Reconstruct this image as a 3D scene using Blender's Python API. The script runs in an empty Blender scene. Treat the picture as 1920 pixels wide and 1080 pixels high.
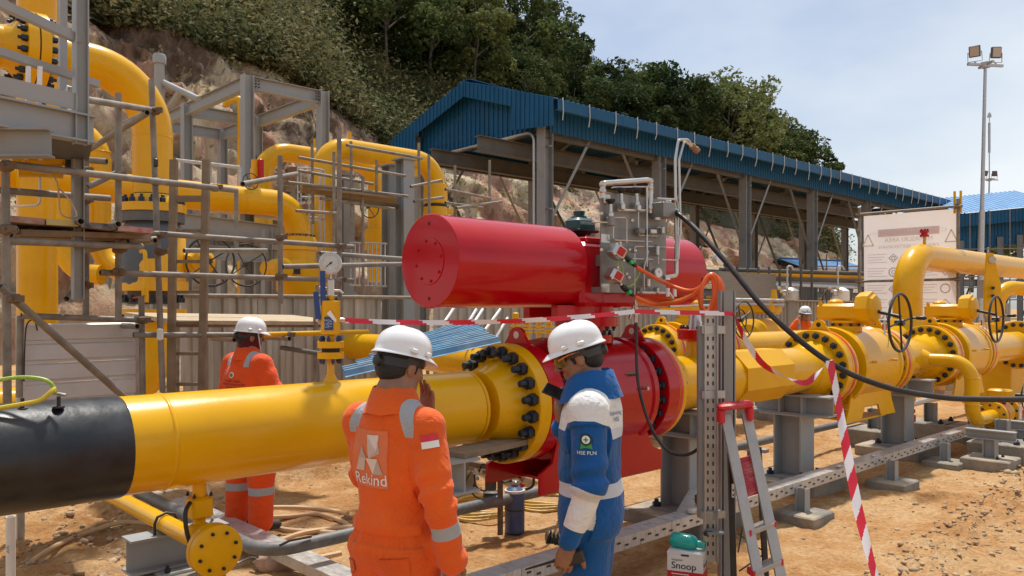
import bpy, bmesh, math, random
import numpy as np
from mathutils import Vector, Matrix, noise
from mathutils.bvhtree import BVHTree

R = math.radians
rng = np.random.default_rng(7)
random.seed(7)
sc = bpy.context.scene
COL = sc.collection

# ------------------------------------------------------------------ camera
# world axes: X runs along the pipeline (away to the right), Y across it (away to the left)
ANG = math.atan2(1590, 1500)
FW = Vector((math.cos(ANG), math.sin(ANG), 0))
RT = Vector((math.sin(ANG), -math.cos(ANG), 0))
CAMZ, FPX, HY = 1.87, 1500.0, 575.0
cd = bpy.data.cameras.new('camera')
cam = bpy.data.objects.new('camera', cd)
COL.objects.link(cam)
cam.location = (0, 0, CAMZ)
cam.rotation_euler = (R(90), 0, ANG - R(90))
cd.sensor_width = 36
cd.lens = FPX / 1920 * 36
cd.shift_y = (HY - 540) / 1920
cd.clip_end = 3000
sc.camera = cam

# ------------------------------------------------------------------ light
SUNV = Vector((0.27, 0.26, 0.927)).normalized()      # towards the sun
world = bpy.data.worlds.new('World')
sc.world = world
world.use_nodes = True
wn = world.node_tree
for n in list(wn.nodes):
    wn.nodes.remove(n)
def wnode(t, **k):
    n = wn.nodes.new(t)
    for a, b in k.items():
        setattr(n, a, b)
    return n
sky = wnode('ShaderNodeTexSky', sky_type='NISHITA', sun_disc=False)
sky.sun_elevation = math.asin(SUNV.z)
sky.sun_rotation = math.atan2(SUNV.x, SUNV.y)
sky.air_density, sky.dust_density, sky.ozone_density = 1.0, 2.2, 1.6
tc = wnode('ShaderNodeTexCoord')
mp = wnode('ShaderNodeMapping')
mp.inputs['Scale'].default_value = (1.1, 1.1, 2.6)
mp.inputs['Location'].default_value = (0.35, 0.1, 0.2)
nz = wnode('ShaderNodeTexNoise')
nz.inputs['Scale'].default_value = 1.3
nz.inputs['Detail'].default_value = 6
nz.inputs['Roughness'].default_value = 0.52
rp = wnode('ShaderNodeValToRGB')
rp.color_ramp.elements[0].position, rp.color_ramp.elements[1].position = 0.38, 0.66
rp.color_ramp.elements[0].color = (0.16, 0.16, 0.16, 1)
rp.color_ramp.elements[1].color = (0.92, 0.92, 0.92, 1)
mx = wnode('ShaderNodeMix', data_type='RGBA')
mx.inputs['B'].default_value = (7.4, 7.8, 8.1, 1)      # thin cloud veil
bg = wnode('ShaderNodeBackground')
bg.inputs['Strength'].default_value = 0.11
wo = wnode('ShaderNodeOutputWorld')
wl = wn.links.new
wl(tc.outputs['Generated'], mp.inputs['Vector']); wl(mp.outputs['Vector'], nz.inputs['Vector'])
wl(nz.outputs['Fac'], rp.inputs['Fac']); wl(rp.outputs['Color'], mx.inputs['Factor'])
wl(sky.outputs['Color'], mx.inputs['A']); wl(mx.outputs['Result'], bg.inputs['Color'])
wl(bg.outputs['Background'], wo.inputs['Surface'])

sd = bpy.data.lights.new('sun', 'SUN')
sd.energy, sd.angle, sd.color = 3.9, R(3.5), (1.0, 0.95, 0.88)
sun = bpy.data.objects.new('sun', sd)
COL.objects.link(sun)
sun.rotation_euler = (-SUNV).to_track_quat('-Z', 'Y').to_euler()
sun.location = (0, 0, 30)
vs = sc.view_settings
vs.view_transform, vs.look, vs.exposure, vs.gamma = 'Standard', 'None', 0.2, 1.0
sc.render.engine = 'CYCLES'
# ------------------------------------------------------------------ measuring helpers
def at(px, py, d):
    return Vector((0, 0, CAMZ)) + d * (FW + (px - 960) / FPX * RT + Vector((0, 0, (HY - py) / FPX)))
def onY(px, py, Y):
    t = (px - 960) / FPX
    return at(px, py, Y / (FW.y + t * RT.y))
def onX(px, py, X):
    t = (px - 960) / FPX
    return at(px, py, X / (FW.x + t * RT.x))
def onZ(px, py, z):
    return at(px, py, (z - CAMZ) * FPX / (HY - py))
def V3(*a):
    return Vector(a)
ZUP = Vector((0, 0, 1))
UX, UY = Vector((1, 0, 0)), Vector((0, 1, 0))

def frame(axis, up=None):
    a = Vector(axis).normalized()
    u = Vector(up) if up is not None else (ZUP if abs(a.z) < 0.95 else UX)
    s = u.cross(a)
    if s.length < 1e-6:
        s = UX.cross(a) if abs(a.x) < .9 else UY.cross(a)
    s.normalize()
    return a, s, a.cross(s)                            # axis, side, up

ORG = {}
MESHN = {}
class MB:
    def __init__(self):
        self.v, self.f = [], []
    def add(self, vs, fs):
        o = len(self.v)
        self.v.extend([tuple(p) for p in vs])
        self.f.extend([tuple(i + o for i in q) for q in fs])
        return self
    def hexa(self, c):                                 # 8 corners, bottom ring then top ring
        return self.add(c, [(3, 2, 1, 0), (4, 5, 6, 7), (0, 1, 5, 4), (1, 2, 6, 5), (2, 3, 7, 6), (3, 0, 4, 7)])
    def box(self, c, s, ax=None, ch=0):
        c = Vector(c)
        X, Y, Z = ax if ax else (UX, UY, ZUP)
        hx, hy, hz = s[0] / 2, s[1] / 2, s[2] / 2
        if ch <= 0:
            return self.hexa([c + X * a * hx + Y * b * hy + Z * e * hz for e in (-1, 1) for a, b in ((-1, -1), (1, -1), (1, 1), (-1, 1))])
        rings = []
        for z, k in ((-hz, ch), (-hz + ch, 0), (hz - ch, 0), (hz, ch)):
            ring = []
            for a, b in ((-1, -1), (1, -1), (1, 1), (-1, 1)):
                x0, y0 = a * (hx - k), b * (hy - k)
                p1 = (x0 - (a * ch if a * b < 0 else 0), y0 - (b * ch if a * b > 0 else 0))
                p2 = (x0 - (a * ch if a * b > 0 else 0), y0 - (b * ch if a * b < 0 else 0))
                ring += [p1, p2]
            rings.append([c + X * x + Y * y + Z * z for x, y in ring])
        return self.rings(rings, True, True)
    def rings(self, rings, c0=True, c1=True):
        n = len(rings[0])
        fs = []
        for k in range(len(rings) - 1):
            for i in range(n):
                j = (i + 1) % n
                fs.append((k * n + i, k * n + j, (k + 1) * n + j, (k + 1) * n + i))
        if c0: fs.append(tuple(range(n - 1, -1, -1)))
        if c1: fs.append(tuple((len(rings) - 1) * n + i for i in range(n)))
        return self.add([p for r in rings for p in r], fs)
    def bar(self, p0, p1, w, h, up=None, ch=0):
        p0, p1 = Vector(p0), Vector(p1)
        a, s, u = frame(p1 - p0, up)
        return self.box((p0 + p1) / 2, ((p1 - p0).length, w, h), (a, s, u), ch)
    def tube(self, p0, p1, r, r2=None, n=12, caps=True):
        p0, p1 = Vector(p0), Vector(p1)
        return self.lathe(p0, p1 - p0, [(0, r), ((p1 - p0).length, r if r2 is None else r2)], n, caps)
    def pipe(self, p0, p1, r, n=14):                   # open tube with a wall: ends look hollow
        p0, p1 = Vector(p0), Vector(p1)
        L, ri = (p1 - p0).length, r * .8
        e = min(.12, L * .3)
        return self.lathe(p0, p1 - p0, [(e, ri), (0, ri), (0, r), (L, r), (L, ri), (L - e, ri)], n, True)
    def lathe(self, o, axis, prof, n=24, caps=True, ph=0, up=None):
        o = Vector(o)
        a, s, u = frame(axis, up)
        rings = []
        for d, r in prof:
            rings.append([o + a * d + (s * math.cos(ph + 2 * math.pi * i / n) + u * math.sin(ph + 2 * math.pi * i / n)) * r for i in range(n)])
        return self.rings(rings, caps, caps)
    def path(self, pts, r, n=8, closed=False, caps=True):
        P = [Vector(p) for p in pts]
        m = len(P)
        T = []
        for i in range(m):
            q = (P[(i + 1) % m] - P[i - 1]) if closed else (P[min(i + 1, m - 1)] - P[max(i - 1, 0)])
            T.append(q.normalized() if q.length > 1e-9 else Vector((0, 0, 1)))
        _, s, u = frame(T[0])
        rings = []
        for i in range(m):
            if i:
                s = s - T[i] * s.dot(T[i])
                if s.length < 1e-6: s = frame(T[i])[1]
                s.normalize()
                u = T[i].cross(s)
            rr = r[i] if isinstance(r, (list, tuple)) else r
            rings.append([P[i] + (s * math.cos(2 * math.pi * k / n) + u * math.sin(2 * math.pi * k / n)) * rr for k in range(n)])
        if closed:
            k0 = len(self.v)
            self.rings(rings, False, False)
            o = (m - 1) * n
            best = min(range(n), key=lambda q: (rings[-1][0] - rings[0][q]).length)
            self.f.extend([(k0 + o + i, k0 + o + (i + 1) % n, k0 + (best + i + 1) % n, k0 + (best + i) % n) for i in range(n)])
            return self
        return self.rings(rings, caps, caps)
    def torus(self, c, axis, Rr, r, n=32, m=8):
        a, s, u = frame(axis)
        return self.path([Vector(c) + (s * math.cos(2 * math.pi * i / n) + u * math.sin(2 * math.pi * i / n)) * Rr for i in range(n)], r, m, True)
    def ball(self, c, r, n=12, sc=(1, 1, 1)):
        c = Vector(c)
        m = max(5, n // 2)
        rings = [[c + Vector((math.cos(2 * math.pi * i / n) * math.sin(math.pi * k / m) * r * sc[0], math.sin(2 * math.pi * i / n) * math.sin(math.pi * k / m) * r * sc[1], -math.cos(math.pi * k / m) * r * sc[2])) for i in range(n)] for k in range(1, m)]
        return self.rings(rings)
    def prism(self, poly, o, ux, uy, depth):
        o, ux, uy = Vector(o), Vector(ux), Vector(uy)
        w = ux.cross(uy).normalized() * depth
        b = [o + ux * x + uy * y for x, y in poly]
        return self.rings([b, [p + w for p in b]])
    def hbeam(self, p0, p1, h, w, tf=.014, tw=.01, up=None):   # rolled I / H section
        p0, p1 = Vector(p0), Vector(p1)
        a, s, u = frame(p1 - p0, up)
        H, W, t = h / 2, w / 2, tw / 2
        poly = [(-W, -H), (W, -H), (W, -H + tf), (t, -H + tf), (t, H - tf), (W, H - tf), (W, H), (-W, H), (-W, H - tf), (-t, H - tf), (-t, -H + tf), (-W, -H + tf)]
        b = [p0 + s * x + u * y for x, y in poly]
        self.rings([b, [p + (p1 - p0) for p in b]], False, False)
        k = len(self.v) - 24
        for o in (0, 12):
            self.f += [(k + o + 0, k + o + 1, k + o + 2, k + o + 11), (k + o + 3, k + o + 4, k + o + 9, k + o + 10), (k + o + 5, k + o + 6, k + o + 7, k + o + 8)]
        return self
    def angle(self, p0, p1, w, t=.006, up=None):
        p0, p1 = Vector(p0), Vector(p1)
        a, s, u = frame(p1 - p0, up)
        self.box((p0 + p1) / 2 + u * (-w / 2 + t / 2), ((p1 - p0).length, w, t), (a, s, u))
        return self.box((p0 + p1) / 2 + s * (-w / 2 + t / 2) + u * t / 2, ((p1 - p0).length, t, w - t), (a, s, u))
    def ribbed(self, o, ux, uy, W, H, pitch, dep, prof=((0, 0), (.55, 0), (.65, 1), (.9, 1)), thick=0.003):
        # sheet spanned by ux*W and uy*H, profile repeats along ux, ribs rise along ux x uy
        o, ux, uy = Vector(o), Vector(ux).normalized(), Vector(uy).normalized()
        w = ux.cross(uy).normalized()
        xs = []
        k = 0
        while k * pitch < W:
            for a, b in prof:
                x = (k + a) * pitch
                if x < W: xs.append((x, b * dep))
            k += 1
        xs.append((W, 0))
        n = len(xs)
        P = [o + ux * x + w * z for x, z in xs]
        vs = P + [p + uy * H for p in P] + [p - w * thick for p in P] + [p + uy * H - w * thick for p in P]
        fs = []
        for i in range(n - 1):
            fs += [(i, i + 1, n + i + 1, n + i), (2 * n + i + 1, 2 * n + i, 3 * n + i, 3 * n + i + 1), (i + 1, i, 2 * n + i, 2 * n + i + 1), (n + i, n + i + 1, 3 * n + i + 1, 3 * n + i)]
        fs += [(0, n, 3 * n, 2 * n), (n - 1, 3 * n - 1, 4 * n - 1, 2 * n - 1)]
        return self.add(vs, fs)
    def mesh(self, name, mat, smooth=35, org=None):
        me = bpy.data.meshes.new(name)
        v = np.array(self.v, dtype=np.float64).reshape(-1, 3)
        if org is not None: v = v - np.array(org)
        me.from_pydata(v.tolist(), [], self.f)
        return finish(me, mat, smooth)
    def build(self, name, mat, parent=None, smooth=35):
        org = ORG.get(parent.name, (0, 0, 0)) if parent else (0, 0, 0)
        me = self.mesh(name, mat, smooth, org)
        return put(name, me, parent)

def finish(me, mat, smooth=35):
    if mat is not None: me.materials.append(mat)
    me.update()
    if smooth:
        me.polygons.foreach_set('use_smooth', [True] * len(me.polygons))
        if smooth < 180: me.set_sharp_from_angle(angle=R(smooth))
    return me
def put(name, me, parent=None, loc=None, rot=None):
    o = bpy.data.objects.new(name, me)
    COL.objects.link(o)
    if parent:
        o.parent = parent
        ORG[o.name] = ORG.get(parent.name, Vector((0, 0, 0)))
    if loc is not None:
        o.location = Vector(loc) - (Vector(ORG[parent.name]) if parent and parent.name in ORG else Vector((0, 0, 0)))
    if rot is not None:
        o.rotation_mode = 'QUATERNION'
        o.rotation_quaternion = rot
    return o
def tag(o, label, cat, group=None):
    o['label'], o['category'] = label, cat
    if group: o['group'] = group
    return o
def thing(name, label, cat, loc, group=None):
    o = bpy.data.objects.new(name, None)
    COL.objects.link(o)
    o.empty_display_size = .2
    o.location = loc
    ORG[o.name] = Vector(loc)
    return tag(o, label, cat, group)
def kind(o, k):
    o['kind'] = k
    return o
def quat(axis, up=None):                               # local Z -> axis
    a, s, u = frame(axis, up)
    return Matrix((s, u, a)).transposed().to_quaternion()
def bez(pts, n=10):                                    # smooth curve through points
    P = [Vector(p) for p in pts]
    out = []
    for i in range(len(P) - 1):
        a, b, c, d = P[max(i - 1, 0)], P[i], P[i + 1], P[min(i + 2, len(P) - 1)]
        for k in range(n):
            t = k / n
            out.append(.5 * ((2 * b) + (c - a) * t + (2 * a - 5 * b + 4 * c - d) * t * t + (3 * b - a - 3 * c + d) * t ** 3))
    return out + [P[-1]]
def elbow(pts, rad, n=10):                             # polyline with rounded corners
    P = [Vector(p) for p in pts]
    out = [P[0]]
    for i in range(1, len(P) - 1):
        a, b = (P[i - 1] - P[i]), (P[i + 1] - P[i])
        r = rad[i - 1] if isinstance(rad, (list, tuple)) else rad
        an = a.angle(b)
        tl = min(r / math.tan(an / 2), a.length * .98, b.length * .98)
        a.normalize(); b.normalize()
        c = P[i] + (a + b).normalized() * (tl / math.cos(an / 2))
        s, e = P[i] + a * tl - c, P[i] + b * tl - c
        tot = s.angle(e)
        for k in range(n + 1):
            t = k / n
            out.append(c + (s * math.sin((1 - t) * tot) + e * math.sin(t * tot)) / math.sin(tot))
    return out + [P[-1]]
def sag(a, b, drop, n=16):
    a, b = Vector(a), Vector(b)
    return [a.lerp(b, i / n) - ZUP * drop * 4 * (i / n) * (1 - i / n) for i in range(n + 1)]
def text_mb(s, size, align='CENTER'):
    cu = bpy.data.curves.new('t', 'FONT')
    cu.body, cu.size, cu.align_x, cu.align_y = s, size, align, 'CENTER'
    cu.resolution_u = 3
    ob = bpy.data.objects.new('t', cu)
    COL.objects.link(ob)
    dg = bpy.context.evaluated_depsgraph_get()
    me = bpy.data.meshes.new_from_object(ob.evaluated_get(dg))
    vs = [tuple(v.co) for v in me.vertices]
    fs = [tuple(p.vertices) for p in me.polygons]
    bpy.data.objects.remove(ob); bpy.data.curves.remove(cu); bpy.data.meshes.remove(me)
    return vs, fs
def lettering(s, size, o, ux, uy, name, mat, parent, align='CENTER', bold=0):
    vs, fs = text_mb(s, size, align)
    o, ux, uy = Vector(o), Vector(ux).normalized(), Vector(uy).normalized()
    m = MB().add([o + ux * x + uy * y for x, y, _ in vs], fs)
    return m.build(name, mat, parent, 0)
def bulk(name, V, F, mat, parent=None, smooth=0):     # fast mesh from arrays (quads)
    me = bpy.data.meshes.new(name)
    V = np.asarray(V, dtype=np.float32); F = np.asarray(F, dtype=np.int32)
    me.vertices.add(len(V)); me.vertices.foreach_set('co', V.ravel())
    k = F.shape[1]
    me.loops.add(F.size); me.loops.foreach_set('vertex_index', F.ravel())
    me.polygons.add(len(F)); me.polygons.foreach_set('loop_start', np.arange(len(F), dtype=np.int32) * k)
    me.update(calc_edges=True)
    finish(me, mat, smooth)
    return put(name, me, parent) if name else me
def fbm(p, o=4, h=.9):
    return noise.fractal(p, h, 2.0, o, noise_basis='PERLIN_ORIGINAL')

# ------------------------------------------------------------------ materials
MATS = {}
def M(name, col, rough=.5, metal=0.0, col2=None, scale=6.0, lo=.35, hi=.7, var=.12, bump=0.0, bscale=30.0, coat=0.0, dust=0.0, dustcol=(.42, .31, .20), rvar=.12, emit=0, stretch=None, trans=0.0, alpha=1.0, spec=.5):
    m = bpy.data.materials.new(name)
    m.use_nodes = True
    nt = m.node_tree
    N, L = nt.nodes, nt.links.new
    b = N['Principled BSDF']
    b.inputs['Metallic'].default_value = metal
    b.inputs['Specular IOR Level'].default_value = spec
    if coat:
        b.inputs['Coat Weight'].default_value = coat
        b.inputs['Coat Roughness'].default_value = .08
    if trans: b.inputs['Transmission Weight'].default_value = trans
    if alpha < 1: b.inputs['Alpha'].default_value = alpha
    g = N.new('ShaderNodeNewGeometry')
    src = g.outputs['Position']
    if stretch:
        mpn = N.new('ShaderNodeMapping'); mpn.inputs['Scale'].default_value = stretch
        L(src, mpn.inputs['Vector']); src = mpn.outputs['Vector']
    nz = N.new('ShaderNodeTexNoise'); nz.inputs['Scale'].default_value = scale
    nz.inputs['Detail'].default_value = 6; nz.inputs['Roughness'].default_value = .62
    L(src, nz.inputs['Vector'])
    rp = N.new('ShaderNodeValToRGB')
    rp.color_ramp.elements[0].position, rp.color_ramp.elements[1].position = lo, hi
    c = np.array(col)
    if col2 is None:
        a, d = c * (1 - var), np.clip(c * (1 + var), 0, 1)
    else:
        a, d = c, np.array(col2)
    rp.color_ramp.elements[0].color = (*a, 1); rp.color_ramp.elements[1].color = (*d, 1)
    L(nz.outputs['Fac'], rp.inputs['Fac'])
    out = rp.outputs['Color']
    if dust:
        n2 = N.new('ShaderNodeTexNoise'); n2.inputs['Scale'].default_value = 2.3; n2.inputs['Detail'].default_value = 8; n2.inputs['Roughness'].default_value = .7
        L(g.outputs['Position'], n2.inputs['Vector'])
        sx = N.new('ShaderNodeSeparateXYZ'); L(g.outputs['Normal'], sx.inputs[0])
        up = N.new('ShaderNodeMath'); up.operation = 'MULTIPLY_ADD'; up.inputs[1].default_value = .35; up.inputs[2].default_value = .35
        L(sx.outputs['Z'], up.inputs[0])
        r2 = N.new('ShaderNodeValToRGB'); r2.color_ramp.elements[0].position, r2.color_ramp.elements[1].position = .42, .78
        L(n2.outputs['Fac'], r2.inputs['Fac'])
        mu = N.new('ShaderNodeMath'); mu.operation = 'MULTIPLY'; L(r2.outputs['Color'], mu.inputs[0]); L(up.outputs[0], mu.inputs[1])
        mu2 = N.new('ShaderNodeMath'); mu2.operation = 'MULTIPLY'; mu2.use_clamp = True; mu2.inputs[1].default_value = dust; L(mu.outputs[0], mu2.inputs[0])
        mi = N.new('ShaderNodeMix'); mi.data_type = 'RGBA'; mi.inputs['B'].default_value = (*dustcol, 1)
        L(mu2.outputs[0], mi.inputs['Factor']); L(out, mi.inputs['A']); out = mi.outputs['Result']
    L(out, b.inputs['Base Color'])
    if rvar:
        mr = N.new('ShaderNodeMapRange'); mr.inputs['To Min'].default_value = max(.03, rough - rvar); mr.inputs['To Max'].default_value = min(1, rough + rvar)
        mr.inputs['From Min'].default_value = .3; mr.inputs['From Max'].default_value = .7
        L(nz.outputs['Fac'], mr.inputs['Value']); L(mr.outputs['Result'], b.inputs['Roughness'])
    else:
        b.inputs['Roughness'].default_value = rough
    if bump:
        nb = N.new('ShaderNodeTexNoise'); nb.inputs['Scale'].default_value = bscale; nb.inputs['Detail'].default_value = 5
        L(src, nb.inputs['Vector'])
        bp = N.new('ShaderNodeBump'); bp.inputs['Strength'].default_value = bump; bp.inputs['Distance'].default_value = .02
        L(nb.outputs['Fac'], bp.inputs['Height']); L(bp.outputs['Normal'], b.inputs['Normal'])
    if emit:
        b.inputs['Emission Color'].default_value = (*col, 1); b.inputs['Emission Strength'].default_value = emit
    MATS[name] = m
    return m
YEL = M('yellow_paint', (.68, .345, .001), .26, col2=(.78, .42, .0015), scale=1.4, dust=.10, bump=.02, bscale=60, coat=.12, rvar=.07, dustcol=(.5, .36, .18), spec=.25)
YELD = M('yellow_paint_matt', (.68, .345, .001), .36, col2=(.74, .39, .0015), scale=4, dust=.12, spec=.25, bump=.06, bscale=40, dustcol=(.5, .36, .18))
RED = M('red_paint', (.42, .0012, .007), .2, col2=(.47, .002, .010), scale=3, dust=.04, bump=.02, bscale=50, coat=.22, spec=.25, rvar=.06, dustcol=(.5, .25, .2))
REDP = M('red_plastic', (.55, .02, .03), .5, var=.1)
BLK = M('black_coating', (.008, .010, .013), .38, col2=(.020, .023, .027), scale=5, dust=.22, bump=.12, bscale=14, dustcol=(.2, .17, .13))
BOLT = M('blue_black_bolt', (.010, .018, .032), .42, col2=(.02, .032, .05), scale=30, metal=.3, dust=.3, dustcol=(.15, .12, .1))
RUB = M('black_rubber', (.012, .012, .013), .45, var=.3, dust=.35)
STEEL = M('grey_paint_steel', (.27, .29, .30), .48, col2=(.31, .33, .34), scale=4, dust=.8, bump=.04, bscale=20)
STEELD = M('grey_paint_steel_dusty', (.22, .23, .23), .55, col2=(.27, .27, .26), scale=5, dust=1.0, bump=.06, bscale=20)
GALV = M('galvanised_steel', (.42, .43, .43), .42, metal=.65, col2=(.56, .57, .57), scale=14, dust=.9)
SCAF = M('scaffold_tube', (.15, .13, .105), .6, metal=.2, col2=(.31, .28, .235), scale=7, dust=1.0, dustcol=(.33, .24, .16), bump=.12, bscale=50)
SCAFR = M('rusty_clamp', (.13, .08, .05), .75, metal=.3, col2=(.24, .17, .12), scale=20, bump=.2)
STAIN = M('stainless_steel', (.50, .48, .45), .32, metal=.9, col2=(.62, .6, .57), scale=6, rvar=.1, dust=.3)
STAINP = M('brushed_plate', (.20, .195, .185), .45, metal=.35, col2=(.27, .265, .25), scale=3, rvar=.08, dust=.4, stretch=(1, 1, 8))
CONC = M('concrete', (.17, .16, .14), .85, col2=(.25, .235, .205), scale=7, bump=.5, bscale=35, dust=1.6, dustcol=(.55, .42, .27))
WOOD = M('scaffold_plank', (.40, .30, .19), .8, col2=(.58, .46, .30), scale=5, stretch=(2, 12, 12), bump=.3, bscale=30)
WOODD = M('weathered_plank', (.17, .12, .075), .85, col2=(.28, .21, .14), scale=6, bump=.3, bscale=20, dust=.8)
FENCE = M('grey_fence_sheet', (.22, .215, .195), .5, metal=.25, col2=(.46, .45, .42), scale=2.2, stretch=(3.5, 3.5, .35), dust=1.2, bump=.05, bscale=8)
PANEL = M('white_ribbed_sheet', (.55, .56, .56), .42, metal=.1, col2=(.66, .67, .67), scale=2.2, dust=.7)
ROOFB = M('blue_roof_sheet', (.007, .070, .165), .45, col2=(.012, .105, .225), scale=.9, lo=.3, hi=.75, dust=.12, dustcol=(.2, .25, .3), spec=.2)
ROOFL = M('light_blue_roof_sheet', (.12, .28, .50), .45, col2=(.17, .34, .57), scale=2)
BLUES = M('scratched_blue_sheet', (.10, .27, .42), .42, col2=(.22, .42, .56), scale=7, lo=.4, hi=.8, dust=.9, bump=.1, bscale=12)
DARKST = M('dark_steel', (.06, .062, .065), .6, col2=(.10, .10, .10), scale=3, dust=.6)
SHEDB = M('shaded_shed_steel', (.090, .088, .085), .65, col2=(.13, .127, .12), scale=2, dust=.4)  # shed beams and rafters: under-roof shade put into a darker steel colour
SHEDST = M('shed_steel', (.21, .22, .23), .55, col2=(.27, .28, .29), scale=2, dust=.5)
WHITE = M('white_paint', (.74, .74, .72), .45, var=.06, dust=.35)
HELM = M('white_helmet_plastic', (.80, .80, .80), .28, var=.02, coat=.3, rvar=.05, dust=.12)
CONDU = M('grey_conduit', (.10, .115, .125), .5, col2=(.20, .215, .225), scale=12, lo=.45, hi=.75, dust=.8, bump=.05, bscale=30)
HOSE = M('tan_hose', (.56, .38, .20), .55, col2=(.66, .47, .27), scale=10, dust=.4)
HOSEY = M('yellow_hose', (.55, .33, .04), .5, col2=(.66, .42, .06), scale=10, dust=.6)
ORC = M('orange_cable', (.80, .13, .025), .42, var=.08)
GRNP = M('green_plastic', (.02, .55, .14), .4)
TEAL = M('teal_bottle', (.0, .36, .30), .22, var=.05, coat=.3)
TEALD = M('teal_dark_housing', (.012, .06, .065), .45, var=.1)
CARD = M('white_cardboard', (.70, .69, .66), .7, var=.04, dust=.35)
REDC = M('red_print', (.50, .012, .02), .6, var=.06)
BLKP = M('black_print', (.012, .012, .014), .6, var=.1)
WHTP = M('white_print', (.78, .78, .76), .55, var=.04)
BLUP = M('blue_plastic', (.012, .05, .22), .42, var=.15)
GLASS = M('dial_face', (.72, .72, .70), .25, var=.02, coat=.5)
TAPE_R = M('barrier_tape_red', (.62, .012, .03), .32, var=.08)
TAPE_W = M('barrier_tape_white', (.76, .70, .69), .32, var=.05)
# ------------------------------------------------------------------ ground
def sst(a, b, x):
    t = min(1, max(0, (x - a) / (b - a)))
    return t * t * (3 - 2 * t)
CL0 = onZ(1690, 1110, 0); CL1 = onZ(1925, 905, 0)       # line of turned-up clods, lower right
def clod(x, y):
    p = Vector((x, y, 0)); d = CL1 - CL0; d.z = 0
    t = (p - CL0).dot(d) / d.length_squared
    q = (p - (CL0 + d * t)).length
    return max(0, 1 - q / .42) if -.3 < t < 1.6 else 0
def gz(x, y):
    if x * x + y * y > 60 * 60: return -.02
    z = .035 * noise.noise(Vector((x * .6, y * .6, 0))) + .026 * fbm(Vector((x * 3, y * 3, 3)), 4) - .022 * max(0, noise.noise(Vector((x * .35 + y * .1, y * 2.6, 4))) - .25)
    z += .16 * sst(7.65, 7.95, y + .25 * noise.noise(Vector((x * 1.3, 0, 5)))) * sst(1.0, 2.2, x) * (1 - sst(9.5, 11.5, x))
    m = max(0, 1 - ((x - 2.3) ** 2 / 1.6 + (y - 7.2) ** 2 / 2.0)) + max(0, 1 - ((x - 1.2) ** 2 / .9 + (y - 5.6) ** 2 / 1.2))
    z += .22 * m * (.8 + .5 * noise.noise(Vector((x * 4, y * 4, 9))))
    c = clod(x, y)
    if c: z += c * (.05 + .09 * max(-.3, fbm(Vector((x * 6, y * 6, 1)), 4)))
    return z
def axis_pts(a, b, step, lo, hi):
    pts = list(np.arange(a, b, step))
    d, x = step, b
    while x < hi:
        pts.append(x); d *= 1.18; x += d
    pts.append(hi)
    d, x, pre = step, a, []
    while x > lo:
        d *= 1.22; x -= d; pre.append(x)
    return np.array(sorted(pre) + pts)
xs = axis_pts(.2, 13, .06, -60, 700)
ys = axis_pts(1.0, 9.5, .06, -300, 700)
GX, GY = np.meshgrid(xs, ys, indexing='ij')
GV = np.array([(x, y, gz(x, y)) for x, y in zip(GX.ravel(), GY.ravel())])
ni, nj = len(xs), len(ys)
I = np.arange(ni * nj).reshape(ni, nj)
GF = np.stack([I[:-1, :-1], I[1:, :-1], I[1:, 1:], I[:-1, 1:]], -1).reshape(-1, 4)

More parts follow.
